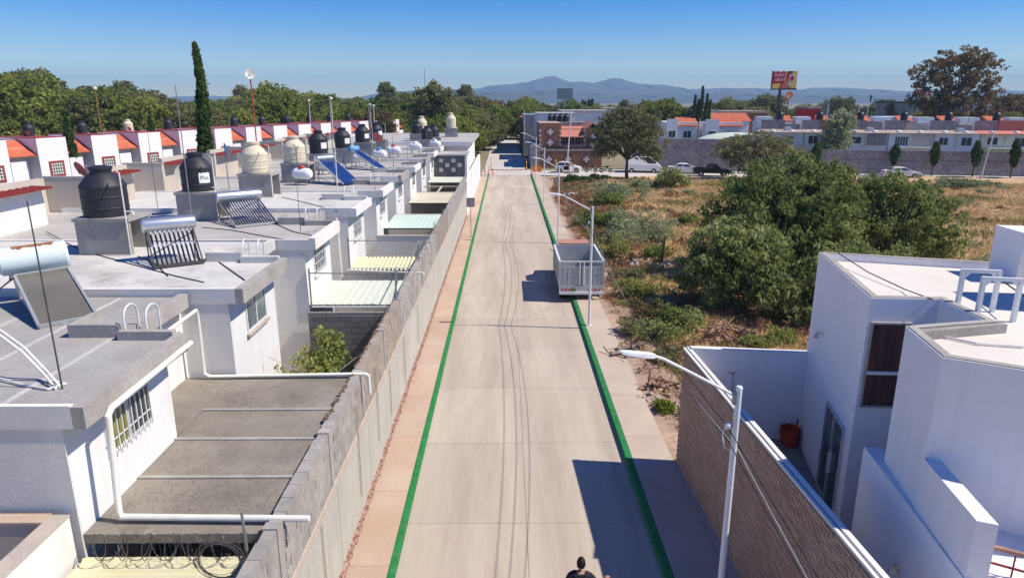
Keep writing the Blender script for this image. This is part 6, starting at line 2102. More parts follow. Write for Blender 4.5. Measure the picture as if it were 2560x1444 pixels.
MB().box(3.4, 12, 136.5, 150, 0, 7.4).build('wall', 'far_block', t)
MB().box(3.2, 12, 150.1, 172, 0, 6.6).build('wall', 'brick_red', t)
MB().box(3.1, 8, 137, 143, 7.402, 7.6).build('roof_sheet', 'alu', t)
for i in range(3):
    MB().box(3.36, 3.41, 138 + i * 4, 139.4 + i * 4, 3.6, 5.2).build('window', 'glass', t)
t = thing('white_corner_house', 'white two-storey house with red door behind the brick house', 'house', (8, 128, 0))
MB().box(5.3, 12, 122.2, 122.4, 0, 7.9).build('wall', 'far_white', t)
MB().box(5.3, 12, 122.41, 134, 0, 7.6).build('wall', 'far_white', t)
MB().box(9.2, 10.0, 122.15, 122.22, 6.2, 7.7).build('door', 'red_part', t)
MB().box(5.2, 12.2, 122.1, 134.2, 7.902, 8.02).build('roof', 'roof_mid', t)
for i, px in enumerate((1377, 1389, 1403, 1417)):
    p = on(px, 304, 'Y', 119)
    tank(p.x, 119.8, 6.602, .5, 1.3, 'tank_black', ['black tank next to the red door', 'second black tank from the red door', 'third black tank from the red door', 'black tank at the end of the line of four'][i], 'four black tanks on the brick house')
    # tanks need a deck
t = thing('tank_deck', 'flat roof deck carrying four black tanks', 'roof', (12, 119, 6.9))
MB().box(5.6, 14.0, 118.1, 121.9, 0, 6.6).build('deck', 'far_block', t)

# long boundary wall on the far side of the cross street
lw = thing('boundary_wall', 'long purple-grey block wall behind the white saloon and street trees', 'wall', (55, 97, 0))
def cross_y(x, off=0):
    return 104.3 - (x - 12) * .19875 + off
def wall_seg(x0, x1, z1, name, m, th=.2, off=0, z0=0):
    return MB().prism([(x0, cross_y(x0, off)), (x1, cross_y(x1, off)), (x1, cross_y(x1, off + th)), (x0, cross_y(x0, off + th))], z0, z1).build(name, m, lw)
wall_seg(17.7, 33.0, 4.7, 'wall', 'far_block')
wall_seg(33.02, 92, 3.4, 'wall', 'far_block')
wall_seg(33.02, 92, 2.0, 'lower_band', 'far_block', .06, -.065)
for i in range(17):
    x = 20 + i * 4.2
    wall_seg(x, x + .25, 1.98, 'pilaster', 'far_block', .04, -.11)

# pair of white houses with orange roofs
for (xa, xb, yy, lab) in ((31.5, 37.8, 138, 'white house with orange tile top left of the five cypresses, lower twin'), (38.6, 46.0, 136, 'taller white house with orange tile roof beside the five cypresses')):
    t = thing('white_house', lab, 'house', ((xa + xb) / 2, yy, 0), 'white houses behind the grey wall')
    MB().box(xa, xb, yy, yy + 9, 0, 6.0).build('wall', 'far_white', t)
    xm = xa + (xb - xa) * .35
    MB().box(xa, xm, yy - .5, yy - .01, 0, 6.6).build('wall_bay', 'far_white', t)
    MB().add([(xm, yy - .4, 5.4), (xb, yy - .4, 5.4), (xb, yy + 3, 6.9), (xm, yy + 3, 6.9), (xm, yy - .4, 5.28), (xb, yy - .4, 5.28), (xb, yy + 3, 6.78), (xm, yy + 3, 6.78)], [(0, 1, 2, 3), (7, 6, 5, 4), (0, 4, 5, 1), (1, 5, 6, 2), (2, 6, 7, 3), (3, 7, 4, 0)]).build('tile_roof', 'tile_red', t)
    far_window(t, (xm + xb) / 2, yy, 1.6, 3.0, 4.3)
    far_window(t, (xa + xm) / 2, yy - .5, 1.3, 3.1, 4.4)
t = thing('orange_roof_house', 'long orange tiled roof behind the pair of white houses', 'house', (45, 150, 0))
MB().box(41, 52, 150, 158, 0, 5.9).build('wall', 'far_white', t)
MB().add([(40.6, 149.6, 5.9), (52.4, 149.6, 5.9), (52.4, 154, 7.5), (40.6, 154, 7.5), (40.6, 158.4, 5.9), (52.4, 158.4, 5.9)], [(0, 1, 2, 3), (3, 2, 5, 4), (0, 3, 4), (1, 5, 2), (0, 4, 5, 1)]).build('tile_roof', 'tile_red', t)
t = thing('metal_shed', 'pale green-white arched sheet roof behind the spreading mesquite', 'shed', (37, 108, 0))
MB().box(31.5, 42.5, 105.5, 113, 0, 3.6).build('wall', 'far_block', t)
sh = MB()
for i in range(13):
    a = math.pi * (.12 + .76 * i / 12)
    for y in (104.6, 114):
        sh.v.append((37 - 6.0 * math.cos(a) / math.cos(math.pi * .12), y, 3.2 + 1.9 * math.sin(a)))
for i in range(12):
    sh.f.append((2 * i, 2 * i + 2, 2 * i + 3, 2 * i + 1))
sh.build('sheet_roof', 'fibre_green', t, True)

# terrace of far row houses, x from 43 to 92
RH = [(43.4, 49.8, 'far_white', 'far_roof', 'row house front with two dark windows beside the pale shed'),
      (49.9, 56.0, 'far_white', 'far_roof', 'row house front half hidden by the round grey-green tree'),
      (56.1, 62.6, 'far_white', 'far_roof', 'row house front with purple-grey bare block bay'),
      (62.7, 69.4, 'far_white', 'far_roof', 'row house front with gridded window and beige bay'),
      (69.5, 76.0, 'far_white', 'far_roof', 'row house front with dark pruned tree against it'),
      (76.1, 83.5, 'far_cream', 'far_roof_red', 'cream row house front with red roof and white awning'),
      (83.6, 90.0, 'far_cream', 'far_roof_red', 'cream row house front at the terrace end')]
for i, (xa, xb, m, rm, lab) in enumerate(RH):
    yb = 118.0 - (xa - 43) * .19875
    ang_ = math.atan(-.19875)
    t = thing('terrace_house', lab, 'house', (xa, yb, 0), 'terrace behind the boundary wall', ang_, local=True)
    L_ = (xb - xa) / math.cos(ang_)
    MB().box(0, L_ - .05, 0, 8, 0, 4.95).build('wall', m, t, off=O)
    if i in (0, 1):
        MB().box(.1, L_ - .1, -.03, -.001, 0, 2.9).build('lower_paint', 'dish_blue' if False else 'fibre_mint', t, off=O)
    MB().box(L_ * .47, L_ * .5, -.25, -.0, 2.5, 4.85).build('downpipe', 'far_cream', t, off=O)
    if i % 2 == 0:
        MB().tube([(L_ * .8, 2.2, 5.1), (L_ * .82, 2.2, 6.6 + .3 * i)], .04, 6).build('aerial', 'metal_grey', t, True, off=O)
        MB().box(L_ * .58, L_ * .72, 1.6, 2.4, 5.05, 5.75).build('roof_box', 'far_white', t, off=O)
    MB().add([(-.05, -.3, 4.97), (L_ - .03, -.3, 4.97), (L_ - .03, 3.4, 5.35), (-.05, 3.4, 5.35), (-.05, -.3, 4.85), (L_ - .03, -.3, 4.85), (L_ - .03, 3.4, 5.2), (-.05, 3.4, 5.2)], [(0, 1, 2, 3), (7, 6, 5, 4), (0, 4, 5, 1), (1, 5, 6, 2), (2, 6, 7, 3), (3, 7, 4, 0)]).build('roof', rm, t, off=O)
    MB().box(0, L_ * .48, 3.42, 3.6, 4.96, 6.9).build('parapet', 'far_block', t, off=O)
    MB().box(L_ * .5, L_ - .06, 3.42, 3.6, 4.96, 6.2 + .25 * (i * 3 % 4)).build('parapet', ['far_block', 'brick_red', 'far_block', 'beige_wall', 'far_block', 'far_roof_red', 'far_block'][i], t, off=O)
    MB().box(-.06, .1, 3.3, 3.41, 4.96, 6.7 + .2 * (i % 3)).build('parapet_post', 'far_white', t, off=O)
    far_window(t, L_ * (.2 + .03 * i % .12), 0, 1.3 + .22 * (i * 5 % 4), 3.0 + .12 * (i % 3), 4.3 + .1 * (i % 2), nx=2 + (i == 3) * 3)
    if i in (2, 3):
        MB().box(L_ * .52, L_ - .2, -.12, .0, 3.0, 4.8).build('bay', 'far_block' if i == 2 else 'beige_wall', t, off=O)
    else:
        far_window(t, L_ * (.66 + .05 * (i % 3)), 0, 1.2 + .3 * (i % 3), 3.05, 4.35, nx=2)
    if i in (3, 5):
        MB().box(L_ * .1, L_ * .9, -1.2, -.02, 2.7, 2.8).build('awning', 'paint_white', t, off=O)
    for q in (.25, .72):
        MB().lathe([(.42, 0), (.42, .1), (.3, .25), (.1, .32)], 14, (L_ * q, .9, 5.08)).build('roof_dome', 'paint_white', t, True, off=O)
    # tank behind each
    c = Vector((L_ * .5, 4.6, 0)); c.rotate(Matrix.Rotation(ang_, 3, 'Z'))
    bx_ = MB().box(L_ * .5 - .8, L_ * .5 + .8, 3.9, 5.3, 4.96, 6.9).build('tank_plinth', 'far_block', t, off=O)
    tank(xa + c.x, yb + c.y, 6.902, .58, 1.45, 'tank_black', 'black tank behind the ' + lab.replace('row house front', 'house'), 'black tanks along the terrace')
    # orange tile slope of the house behind
    b_ = MB().add([(L_ * .62, 9, 6.6), (L_ * .95, 9, 6.6), (L_ * .95, 12, 7.5), (L_ * .62, 12, 7.5), (L_ * .62, 9, 6.4), (L_ * .95, 9, 6.4), (L_ * .95, 12, 7.3), (L_ * .62, 12, 7.3)], [(0, 1, 2, 3), (7, 6, 5, 4), (0, 4, 5, 1), (1, 5, 6, 2), (2, 6, 7, 3), (3, 7, 4, 0)])
    b_.build('rear_tile_roof', 'tile_red', t, off=O)
    MB().box(L_ * .02, L_ * .95, 9.2, 14, 0, 6.38).build('rear_wall', 'far_white', t, off=O)
    MB().box(L_ * .02, L_ * .42, 8.9, 12, 6.382, 7.3).build('rear_room', 'far_white', t, off=O)
# dish on the terrace end
t = thing('satellite_dish', 'white oval dish lying tilted on the red terrace roof', 'satellite dish', (82.0, 107.6, 5.2), None, 0, local=True)
MB().bar((-.9, 0, 1.0), (1.0, -.3, .4), .9, .06).build('panel', 'paint_white', t, off=O)
MB().tube([(0, 0, 0), (0, 0, .72)], .05, 8).build('post', 'metal_grey', t, True, off=O)

# distant commerce: red blocks, blue-white sheds, signs
def far_block(name, label, x0, x1, y0, y1, z1, m, roofm, cat='building'):
    t = thing(name, label, cat, ((x0 + x1) / 2, (y0 + y1) / 2, 0))
    MB().box(x0, x1, y0, y1, 0, z1).build('wall', m, t)
    MB().box(x0 - .2, x1 + .2, y0 - .2, y1 + .2, z1 + .002, z1 + .5).build('roof', roofm, t)
    return t
far_block('warehouse', 'brown-red low block behind the terrace below the billboard', 52, 64, 172, 185, 7.2, 'brick_red', 'far_roof')
far_block('warehouse', 'white small block left of the brown-red one', 46, 51.5, 172, 182, 7.4, 'far_white', 'roof_mid')
far_block('warehouse', 'red tower block below the round orange sign', 74, 77, 172, 180, 8.2, 'bill_red', 'far_roof')
t = far_block('warehouse', 'long shed with blue and white roof edge and flagpoles', 98, 132, 172, 190, 5.6, 'far_white', 'blue_roof')
MB().box(108, 124, 171.4, 171.7, 4.0, 6.6).build('sign_band', 'paint_white', t)
far_block('warehouse', 'dark blue-grey shed behind the blue-roofed one', 118, 150, 205, 225, 9.4, 'far_block', 'metal_dark')
far_block('warehouse', 'pale grey shed with white roof at right of the dark shed', 136, 165, 200, 214, 8.8, 'far_white', 'roof_mid')
far_block('far_hall', 'dark flat hall above the trees left of the grey billboard', 7, 12.6, 330, 340, 10.6, 'metal_dark', 'metal_dark')
far_block('warehouse', 'grey low buildings right behind the grey billboard', 24, 50, 210, 225, 7.5, 'far_block', 'roof_mid')
far_block('warehouse', 'white flat roofs behind the brick house', 12, 22, 150, 165, 7.6, 'far_white', 'roof_mid')
# white double post goal-like frame
t = thing('goal_frame', 'tall white rectangular frame above the pale grey shed', 'frame', (120, 196, 0))
MB().box(121, 121.35, 196, 196.3, 0, 13.8).build('post', 'paint_white', t)
MB().box(126.6, 126.95, 196, 196.3, 0, 13.8).build('post', 'paint_white', t)
MB().box(121.36, 126.59, 196, 196.3, 13.4, 13.79).build('beam', 'paint_white', t)
# pylons
for (px, yy, top, lab) in ((2065, 190, 246, 'blue-grey lattice post, the taller of a pair'), (2074, 190, 254, 'blue-grey lattice post, the shorter of a pair')):
    p = on(px, top, 'Y', yy)
    t = thing('lattice_post', lab, 'tower', (p.x, p.y, 0), None, 0, local=True)
    for sx in (-.3, .3):
        for sy in (-.3, .3):
            MB().bar((sx, sy, 0), (sx, sy, p.z), .09, .09).build('leg', 'bill_back', t, off=O)
    br_ = MB()
    for i in range(int(p.z / .8)):
        br_.bar((-.3 if i % 2 else .3, -.3, i * .8), (.3 if i % 2 else -.3, -.3, i * .8 + .8), .07, .07)
    br_.build('bracing', 'bill_back', t, off=O)
# flag and poles
p = on(2175, 235, 'Y', 165)
t = thing('flagpole', 'white flagpole with a drooping dark flag above the blue-roofed shed', 'flagpole', (p.x, 165, 0), None, 0, local=True)
MB().tube([(0, 0, 0), (0, 0, p.z)], [.12, .07], 8).build('pole', 'paint_white', t, True, off=O)
MB().add([(.05, 0, p.z), (.7, .1, p.z - .6), (.5, .2, p.z - 2.0), (.05, 0, p.z - 1.5), (.05, .04, p.z), (.7, .14, p.z - .6), (.5, .24, p.z - 2.0), (.05, .04, p.z - 1.5)], [(0, 1, 2, 3), (7, 6, 5, 4), (0, 4, 5, 1), (1, 5, 6, 2)]).build('flag', 'bill_purple', t, off=O)
p = on(2150, 260, 'Y', 165)
lone(MB().tube([(p.x, 165, 0), (p.x, 165, p.z)], [.12, .08], 8), 'flagpole', 'paint_white', 'bare white pole beside the one with a flag', 'flagpole', None, True)

# big billboard
p0, p1, p2 = on(1928, 222, 'Y', 170), on(1990, 222, 'Y', 170), on(1990, 178, 'Y', 170)
t = thing('billboard', 'red and yellow billboard on a dark column above the terrace', 'billboard', (66.0, 170.5, 0))
MB().tube([(65.9, 170.8, 0), (65.9, 170.8, 13.2)], [.42, .34], 14).build('column', 'car_dark', t, True)
zb, zt = p0.z, p2.z
xl, xr = p0.x, p1.x
pn = MB().box(xl, xr, 170.0, 170.5, zb, zt).build('panel', 'bill_red', t)
MB().box(xl - .1, xr + .1, 169.8, 170.6, zb - .25, zb - .002).build('catwalk', 'car_dark', t)
y_ = 169.98
def bpoly(pts, m, dy=0.):
    b = MB()
    q = [(xl + u * (xr - xl), zb + v * (zt - zb)) for u, v in pts]
    n = len(q)
    b.v = [(x, y_ - dy - .015, z) for x, z in q] + [(x, y_ - dy, z) for x, z in q]
    b.f = [tuple(range(n)), tuple(range(n, 2 * n))[::-1]] + [(i, n + i, n + (i + 1) % n, (i + 1) % n) for i in range(n)]
    return b.build('print', m, pn)
bpoly([(0, 0), (.3, 0), (.36, .3), (0, .28)], 'bill_yellow')
bpoly([(.62, .03), (1, .03), (1, .99), (.70, .99)], 'bill_yellow')
bpoly([(.35, .02), (.78, .02), (.62, .38), (.58, .7), (.48, .7), (.50, .38)], 'dish_red', .016)
bpoly([(.82 + .14 * math.cos(a), .60 + .24 * math.sin(a)) for a in np.linspace(0, 6.0, 14)], 'stone_white', .016)
bpoly([(.80 + .085 * math.cos(a), .58 + .14 * math.sin(a)) for a in np.linspace(0, 6.0, 12)], 'bill_red', .034)
bpoly([(.68, .88), (.78, .82), (.82, .98), (.70, 1.0)], 'bill_purple', .016)
bpoly([(.70, .12), (.86, .2), (.84, .3), (.68, .22)], 'stone_white', .05)
bpoly([(0, .04), (.03, .04), (.03, 1), (0, 1)], 'bill_purple', .016)
for u in (.05, .25, .48):
    bpoly([(u, .93), (u + .12, .93), (u + .12, 1.0), (u, 1.0)], 'stone_white', .016)
RM = Matrix.Rotation(math.pi / 2, 4, 'X')
letters('HARTY', .95, 'label_white', pn, Matrix.Translation((xl + (xr - xl) * .33 - 66.0, y_ - .03 - 170.5, zb + (zt - zb) * .76)) @ RM)
letters('GRAT', .95, 'label_white', pn, Matrix.Translation((xl + (xr - xl) * .32 - 66.0, y_ - .03 - 170.5, zb + (zt - zb) * .50)) @ RM)
# orange plain sign on a thin post
p = on(1971, 240, 'Y', 176)
t = thing('roadside_sign', 'plain orange rounded sign on a dark post right of the billboard', 'sign', (p.x, 176, 0), None, 0, local=True)
MB().tube([(-.3, 0, 0), (0, 0, p.z - .8)], [.22, .15], 10).build('post', 'car_dark', t, True, off=O)
plate([(.95 * math.cos(a) * (1.1 if math.cos(a) > 0 else .9), p.z + 1.05 * math.sin(a) + .25 * math.cos(a)) for a in np.linspace(0, 6.28, 18)[:-1]], -.25, .0, 'face', 'orange', t)
plate([(.45 * math.cos(a) - .15, p.z - .2 + .5 * math.sin(a)) for a in np.linspace(0, 6.28, 14)[:-1]], -.28, -.251, 'inner_face', 'stone_white', t)
MB().box(-1.2, 1.0, -.2, 0, p.z - 2.4, p.z - 2.0).build('name_strip', 'stone_white', t, off=O)
# grey billboard seen from behind
p0, p1 = on(1392, 248, 'Y', 230), on(1432, 221, 'Y', 230)
t = thing('billboard', 'blank grey-green billboard back above the road end', 'billboard', ((p0.x + p1.x) / 2, 230, 0))
MB().box(p0.x, p1.x, 229.8, 230, p0.z, p1.z).build('panel', 'bill_back', t)
MB().tube([((p0.x + p1.x) / 2, 230.4, 0), ((p0.x + p1.x) / 2, 230.4, p0.z + .5)], .4, 10).build('column', 'alu', t, True)
# shop sign at the right
p0, p1 = on(2284, 243, 'Y', 185), on(2312, 226, 'Y', 185)
t = thing('shop_sign', 'red and white shop sign half behind the big reddish tree', 'sign', (p0.x + .5, 185, 0))
sp = MB().box(p0.x, p1.x + 1.6, 184.8, 185.1, p0.z, p1.z).build('panel', 'bill_red', t)
MB().box(p0.x, p1.x + 1.6, 184.78, 184.799, p0.z, p0.z + .35).build('stripe', 'bill_yellow', sp)
letters('OXXO', 1.25, 'label_white', sp, Matrix.Translation((p0.x + 2.3 - (p0.x + .5), 184.76 - 185, (p0.z + p1.z) / 2 + .15)) @ RM)
MB().tube([(p0.x + .9, 185.2, 0), (p0.x + .9, 185.2, p0.z + .3)], .22, 10).build('post', 'car_dark', t, True)

# radio masts on the skyline
for (px, yy, top, lab, wd) in ((517, 420, 195, 'thin lattice radio mast on the skyline by the cypress', .5), (1061, 330, 172, 'slender mast above the tall tree', .35)):
    p = on(px, top, 'Y', yy)
    t = thing('radio_mast', lab, 'mast', (p.x, yy, 0), None, 0, local=True)
    MB().tube([(0, 0, 0), (0, 0, p.z)], [wd, wd * .3], 4).build('mast', 'bill_back', t, off=O)
    if px < 600:
        MB().bar((-1.6, 0, p.z * .86), (1.6, 0, p.z * .86), .3, .5).build('antenna_ring', 'bill_back', t, off=O)
# tall red-white pole with a dish
p = on(625, 186, 'Y', 62)
t = thing('dish_mast', 'white round antenna on a tall thin red pole', 'antenna', (p.x, 62, 0), None, 0, local=True)
MB().tube([(0, 0, 0), (0, 0, 6.5)], .07, 8).build('pole_base', 'paint_white', t, True, off=O)
MB().tube([(0, 0, 6.5), (0, 0, p.z - .1)], .06, 8).build('pole', 'red_part', t, True, off=O)
b = MB().lathe([(.01, 0), (.25, .03), (.42, .10), (.43, .10), (.42, .085), (.25, .015), (.01, -.012)], 24)
b.v = [tuple(Matrix.Rotation(R(20), 4, 'Z') @ Matrix.Rotation(R(80), 4, 'X') @ Vector(v) + Vector((0, 0, p.z))) for v in b.v]
b.build('reflector', 'paint_white', t, True, off=O)
MB().tube([(0, -.3, p.z), (0, 0, p.z)], .03, 6).build('feed', 'metal_grey', t, True, off=O)

# ================================================================== SECOND ROW OF HOUSES, LEFT, RUNNING OBLIQUELY
BE = [77, 227, 352, 457, 546, 625, 692, 752, 805, 852, 896, 940, 980]
TPY = [346, 340, 329, 324, 320, 316, 313, 310, 308, 306, 304, 302, 299]
rowdir = Vector((27, 81, 0)).normalized()
ra = math.atan2(rowdir.y, rowdir.x)
Pa = Vector((-53.2, 79.3, 0))
STEP = 7.12
RNM = ['white row block with split red-framed window, nearest in the oblique row', 'white row block with square gridded red-framed window', 'white row block with deep red-framed gridded window', 'white row block next to the cypress with narrow red frame',
       'white row block just right of the cypress', 'white row block in front of the red antenna pole', 'white row block right of the red antenna pole', 'white row block above the beige tanks', 'white row block behind the pole with a small lamp',
       'white row block above the labelled black tanks', 'white row block behind the black tanks with a shed roof', 'white row block second from the tall end wall', 'last white row block with slotted end wall']
for i in range(-1, 13):
    base = Pa + rowdir * STEP * i
    t = thing('row_block', RNM[max(0, i)] if i >= 0 else 'white row block with orange roof cut by the picture side, next to split-window one', 'house', tuple(base), 'white blocks of the oblique row', ra, local=True)
    # local x along the row, local -y faces our street
    W_ = 3.7
    MB().box(0, W_, 0, 7, 0, 5.95).build('wall', 'white_clean', t, off=O)
    MB().box(-.02, W_ + .02, -.02, 7, 5.952, 6.01).build('coping', 'red_frame', t, off=O)
    MB().box(W_ + .001, STEP - .02, 1.6, 7, 0, 4.9).build('recess_wall', 'white_clean', t, off=O)
    MB().box(W_ + .002, W_ + 1.75, -.1, .1, 0, 3.5).build('low_wall', 'white_clean', t, off=O)
    MB().add([(W_ + .01, .35, 4.1), (STEP - .02, .35, 4.1), (STEP - .02, 3.0, 5.75), (W_ + .01, 3.0, 5.75), (W_ + .01, .35, 3.98), (STEP - .02, .35, 3.98), (STEP - .02, 3.0, 5.63), (W_ + .01, 3.0, 5.63)],
             [(0, 1, 2, 3), (7, 6, 5, 4), (0, 4, 5, 1), (1, 5, 6, 2), (2, 6, 7, 3), (3, 7, 4, 0)]).build('tile_roof', 'tile_red', t, off=O)
    MB().bar((STEP - .1, .3, 4.15), (STEP - .1, 3.0, 5.82), .12, .14).build('tile_verge', 'tile_edge', t, off=O)
    wo = MB().box(1.25, 2.75, -.04, .02, 1.7, 3.1).build('window', 'glass', t, off=O)
    f = MB(); frame_rect(f, 'Y', -.02, 1.05, 2.95, 1.5, 3.3, .2, .05); f.build('surround', 'red_frame', wo, off=O)
    g = MB()
    for q in range(5):
        xx = 1.25 + 1.5 * (q + .5) / 5
        g.box(xx - .035, xx + .035, -.075, -.045, 1.72, 3.08)
    for q in range(4):
        zz = 1.7 + 1.4 * (q + .5) / 4
        g.box(1.27, 2.73, -.09, -.076, zz - .035, zz + .035)
    g.build('window_bars', 'paint_white', wo, off=O)
    MB().box(W_ + 1.9, W_ + 2.7, 1.54, 1.62, .2, 2.6).build('door', 'far_block', t, off=O)
    # tank on the roof
    c = base + Vector((W_ * .55, 3.5, 0)).xyz if False else base + (Matrix.Rotation(ra, 3, 'Z') @ Vector((W_ * .7, 4.2, 0)))
    tank(c.x, c.y, 6.012, .62, 1.5, 'tank_black' if i != 2 else 'tank_beige', ('black' if i != 2 else 'cream') + ' tank on the ' + (RNM[max(0, i)] if i >= 0 else 'cut-off orange-roofed block'), 'tanks along the oblique row')
    if i % 2 == 0:
        c2 = base + (Matrix.Rotation(ra, 3, 'Z') @ Vector((.6, 2.0, 0)))
        dish((c2.x, c2.y, 6.4), .32, 'dish_red', 'red dish on the ' + (RNM[max(0, i)] if i >= 0 else 'cut-off block'), R(150), R(30), 6.01, 'red dishes of the oblique row')
for (px, py, top, yy, lab) in ((237, 330, 222, 88, 'thin rusty lamp mast behind the oblique row'), (772, 310, 252, 131, 'pale lamp pole in the wood behind the row'), (827, 310, 247, 100, 'thick pale pole with a lamp head by the row'), (925, 305, 262, 140, 'pole with round white receiver'), (934, 305, 265, 140, 'second pole with round white receiver')):
    p = on(px, top, 'Y', yy)
    t = thing('lamp_pole', lab, 'pole', (p.x, yy, 0), 'poles behind the oblique row', 0, local=True)
    MB().tube([(0, 0, 0), (0, 0, p.z)], [.1, .06], 8).build('pole', 'stone_white' if px != 237 else 'rust', t, True, off=O)
    MB().lathe([(.05, p.z - .15), (.25, p.z - .05), (.25, p.z + .15), (.05, p.z + .25)], 10).build('lamp', 'paint_white', t, True, off=O)

# ================================================================== TREES BEYOND
def proto(kind, seed):
    r = np.random.default_rng(seed)
    lob = {'round': [(0, 0, 6.0, 4.0, 4.0, 3.0), (-2.4, .5, 4.6, 2.6, 2.6, 2.4), (2.3, -.6, 4.8, 2.7, 2.6, 2.4), (.3, 1.5, 7.5, 2.5, 2.5, 1.8), (-.5, -2.4, 4.0, 2.8, 2.2, 2.4)],
           'broad': [(0, 0, 4.8, 5.0, 4.4, 2.6), (-3.3, .3, 4.0, 2.6, 2.5, 2.2), (3.3, -.3, 4.2, 2.8, 2.6, 2.2), (1.0, 0, 6.8, 2.6, 2.4, 1.4), (-1.6, 0, 6.4, 2.0, 2.0, 1.4), (0, -2.5, 3.2, 3.5, 2.0, 2.2)],
           'tall': [(0, 0, 8.0, 2.8, 2.8, 3.0), (-1.4, .2, 5.4, 2.2, 2.2, 2.2), (1.6, 0, 6.2, 2.2, 2.2, 2.4), (.4, .4, 10.6, 1.7, 1.7, 1.6), (-.9, 0, 9.6, 1.5, 1.5, 1.3)]}[kind]
    return lob, r
KINDS = [('round', 'leaf_wood'), ('broad', 'leaf_wood'), ('tall', 'leaf_olive'), ('broad', 'leaf_olive'), ('round', 'leaf_olive'), ('round', 'leaf_red'), ('broad', 'leaf_shrub')]
LABT = ['round deep green tree in the wood', 'broad deep green tree in the wood', 'tall thin-crowned olive tree in the wood', 'broad olive green tree in the wood', 'round olive green tree in the wood', 'round reddish-green tree in the wood', 'broad fresh green tree in the wood']
LABK = LABT
protos = []
for i, (k, lf) in enumerate(KINDS):
    lob, r = proto(k, 100 + i)
    protos.append((lob, r, lf))
made = {}
def wood_tree(kind, x, y, s, sz=None, where='behind the oblique white row'):
    rz = random.uniform(0, 6.28)
    scl = (s, s, s if sz is None else sz)
    lab = LABT[kind] + ' ' + where
    if kind not in made:
        lob, r, lf = protos[kind]
        tr = make_tree('wood_tree', lab, 'tree', (x, y, 0), lob, lf, 400, 40, .29, 2.6, .25, 'bark', 'trees of the wood', 0, 1.6, .85, r)
        tr.rotation_euler = (0, 0, rz); tr.scale = scl
        made[kind] = tr
    else:
        c = copy_tree(made[kind], (x, y, 0), rz, scl, label=lab)
random.seed(11)
# outline of the wood on the left: (px, top py) -> trees whose tops meet it
OUT = [(0, 195), (40, 185), (80, 192), (110, 222), (160, 228), (200, 232), (240, 215), (290, 207), (330, 222), (360, 242), (420, 247), (470, 250), (540, 252), (600, 248), (650, 240), (692, 217), (720, 232), (760, 242), (820, 245), (870, 248), (920, 250), (1000, 252), (1040, 240), (1130, 240), (1160, 238), (1200, 245), (1240, 254), (1290, 258), (1340, 256), (1400, 262)]
def out_top(px):
    return float(np.interp(px, [o[0] for o in OUT], [o[1] for o in OUT]))
for row, (yy, dpx, drop) in enumerate(((128, 62, 26), (150, 52, 12), (185, 42, 0))):
    px = -40
    while px < (1180 if row < 2 else 1300):
        Y_ = yy + random.uniform(-9, 9) + max(0, px - 500) * (.085 if row < 2 else .05)
        p = on(px, min(300, out_top(px) + drop + random.uniform(-6, 14)), 'Y', Y_)
        # keep clear of the oblique row
        hgt = max(5.5, p.z)
        kind = random.choice([0, 0, 1, 1, 3, 4, 2, 6, 3, 5])
        base_h = {0: 9.0, 1: 8.0, 2: 12.0, 3: 8.0, 4: 9.0, 5: 9.0, 6: 8.0}[kind]
        s = hgt / base_h
        wood_tree(kind, p.x, p.y, s * random.uniform(.9, 1.2), s)
        px += dpx * random.uniform(.7, 1.25) * (1 if px < 700 else .8)
# near dense part at far left, beside the row
for (px, top, Y_) in ((10, 190, 112), (60, 235, 118), (30, 290, 108), (120, 262, 116), (190, 260, 122), (250, 262, 125), (300, 258, 128), (150, 300, 112)):
    p = on(px, top, 'Y', Y_); wood_tree(random.choice([0, 1, 4]), p.x - 4, p.y + 4, max(.7, p.z / 8.5))
# skyline fill far behind, across the whole view
px = -20
while px < 2600:
    Y_ = random.uniform(240, 330)
    top = 262 + random.uniform(-10, 12) if px > 1200 else 252 + random.uniform(-6, 10)
    p = on(px, top, 'Y', Y_)
    wood_tree(random.choice([0, 1, 3, 3, 4, 2]), p.x, p.y, max(.8, p.z / 8.5) * random.uniform(.95, 1.15), None, 'on the distant tree line')
    px += random.uniform(26, 50)
# right side: trees behind the terrace and the white houses
for (px, top, Y_, kind) in ((1620, 262, 185, 0), (1660, 258, 180, 0), (1700, 268, 178, 1), (1590, 275, 190, 4), (1560, 268, 200, 3), (1800, 262, 195, 4), (1830, 250, 200, 3), (1890, 262, 200, 3), (1920, 245, 215, 4), (2020, 262, 210, 1), (2100, 250, 240, 4), (2180, 262, 250, 3), (2230, 258, 240, 1), (2260, 262, 215, 5), (2330, 280, 160, 0), (2400, 290, 150, 1), (2470, 285, 150, 5), (2540, 248, 170, 5), (2520, 275, 150, 3), (2560, 262, 160, 5),
                      (1480, 262, 210, 3), (1440, 265, 215, 0), (1370, 268, 205, 4), (1330, 270, 195, 0), (1290, 262, 190, 1), (1235, 262, 165, 1), (1210, 275, 150, 3), (1195, 300, 132, 4), (1230, 300, 172, 0), (1180, 285, 140, 0), (1150, 290, 128, 1), (1100, 290, 122, 1)):
    p = on(px, top, 'Y', Y_)
    wood_tree(kind, p.x, p.y, max(.7, p.z / (12. if kind == 2 else 8.6)), None, 'beyond the crossing' if px > 1190 else 'at the end of the street row')
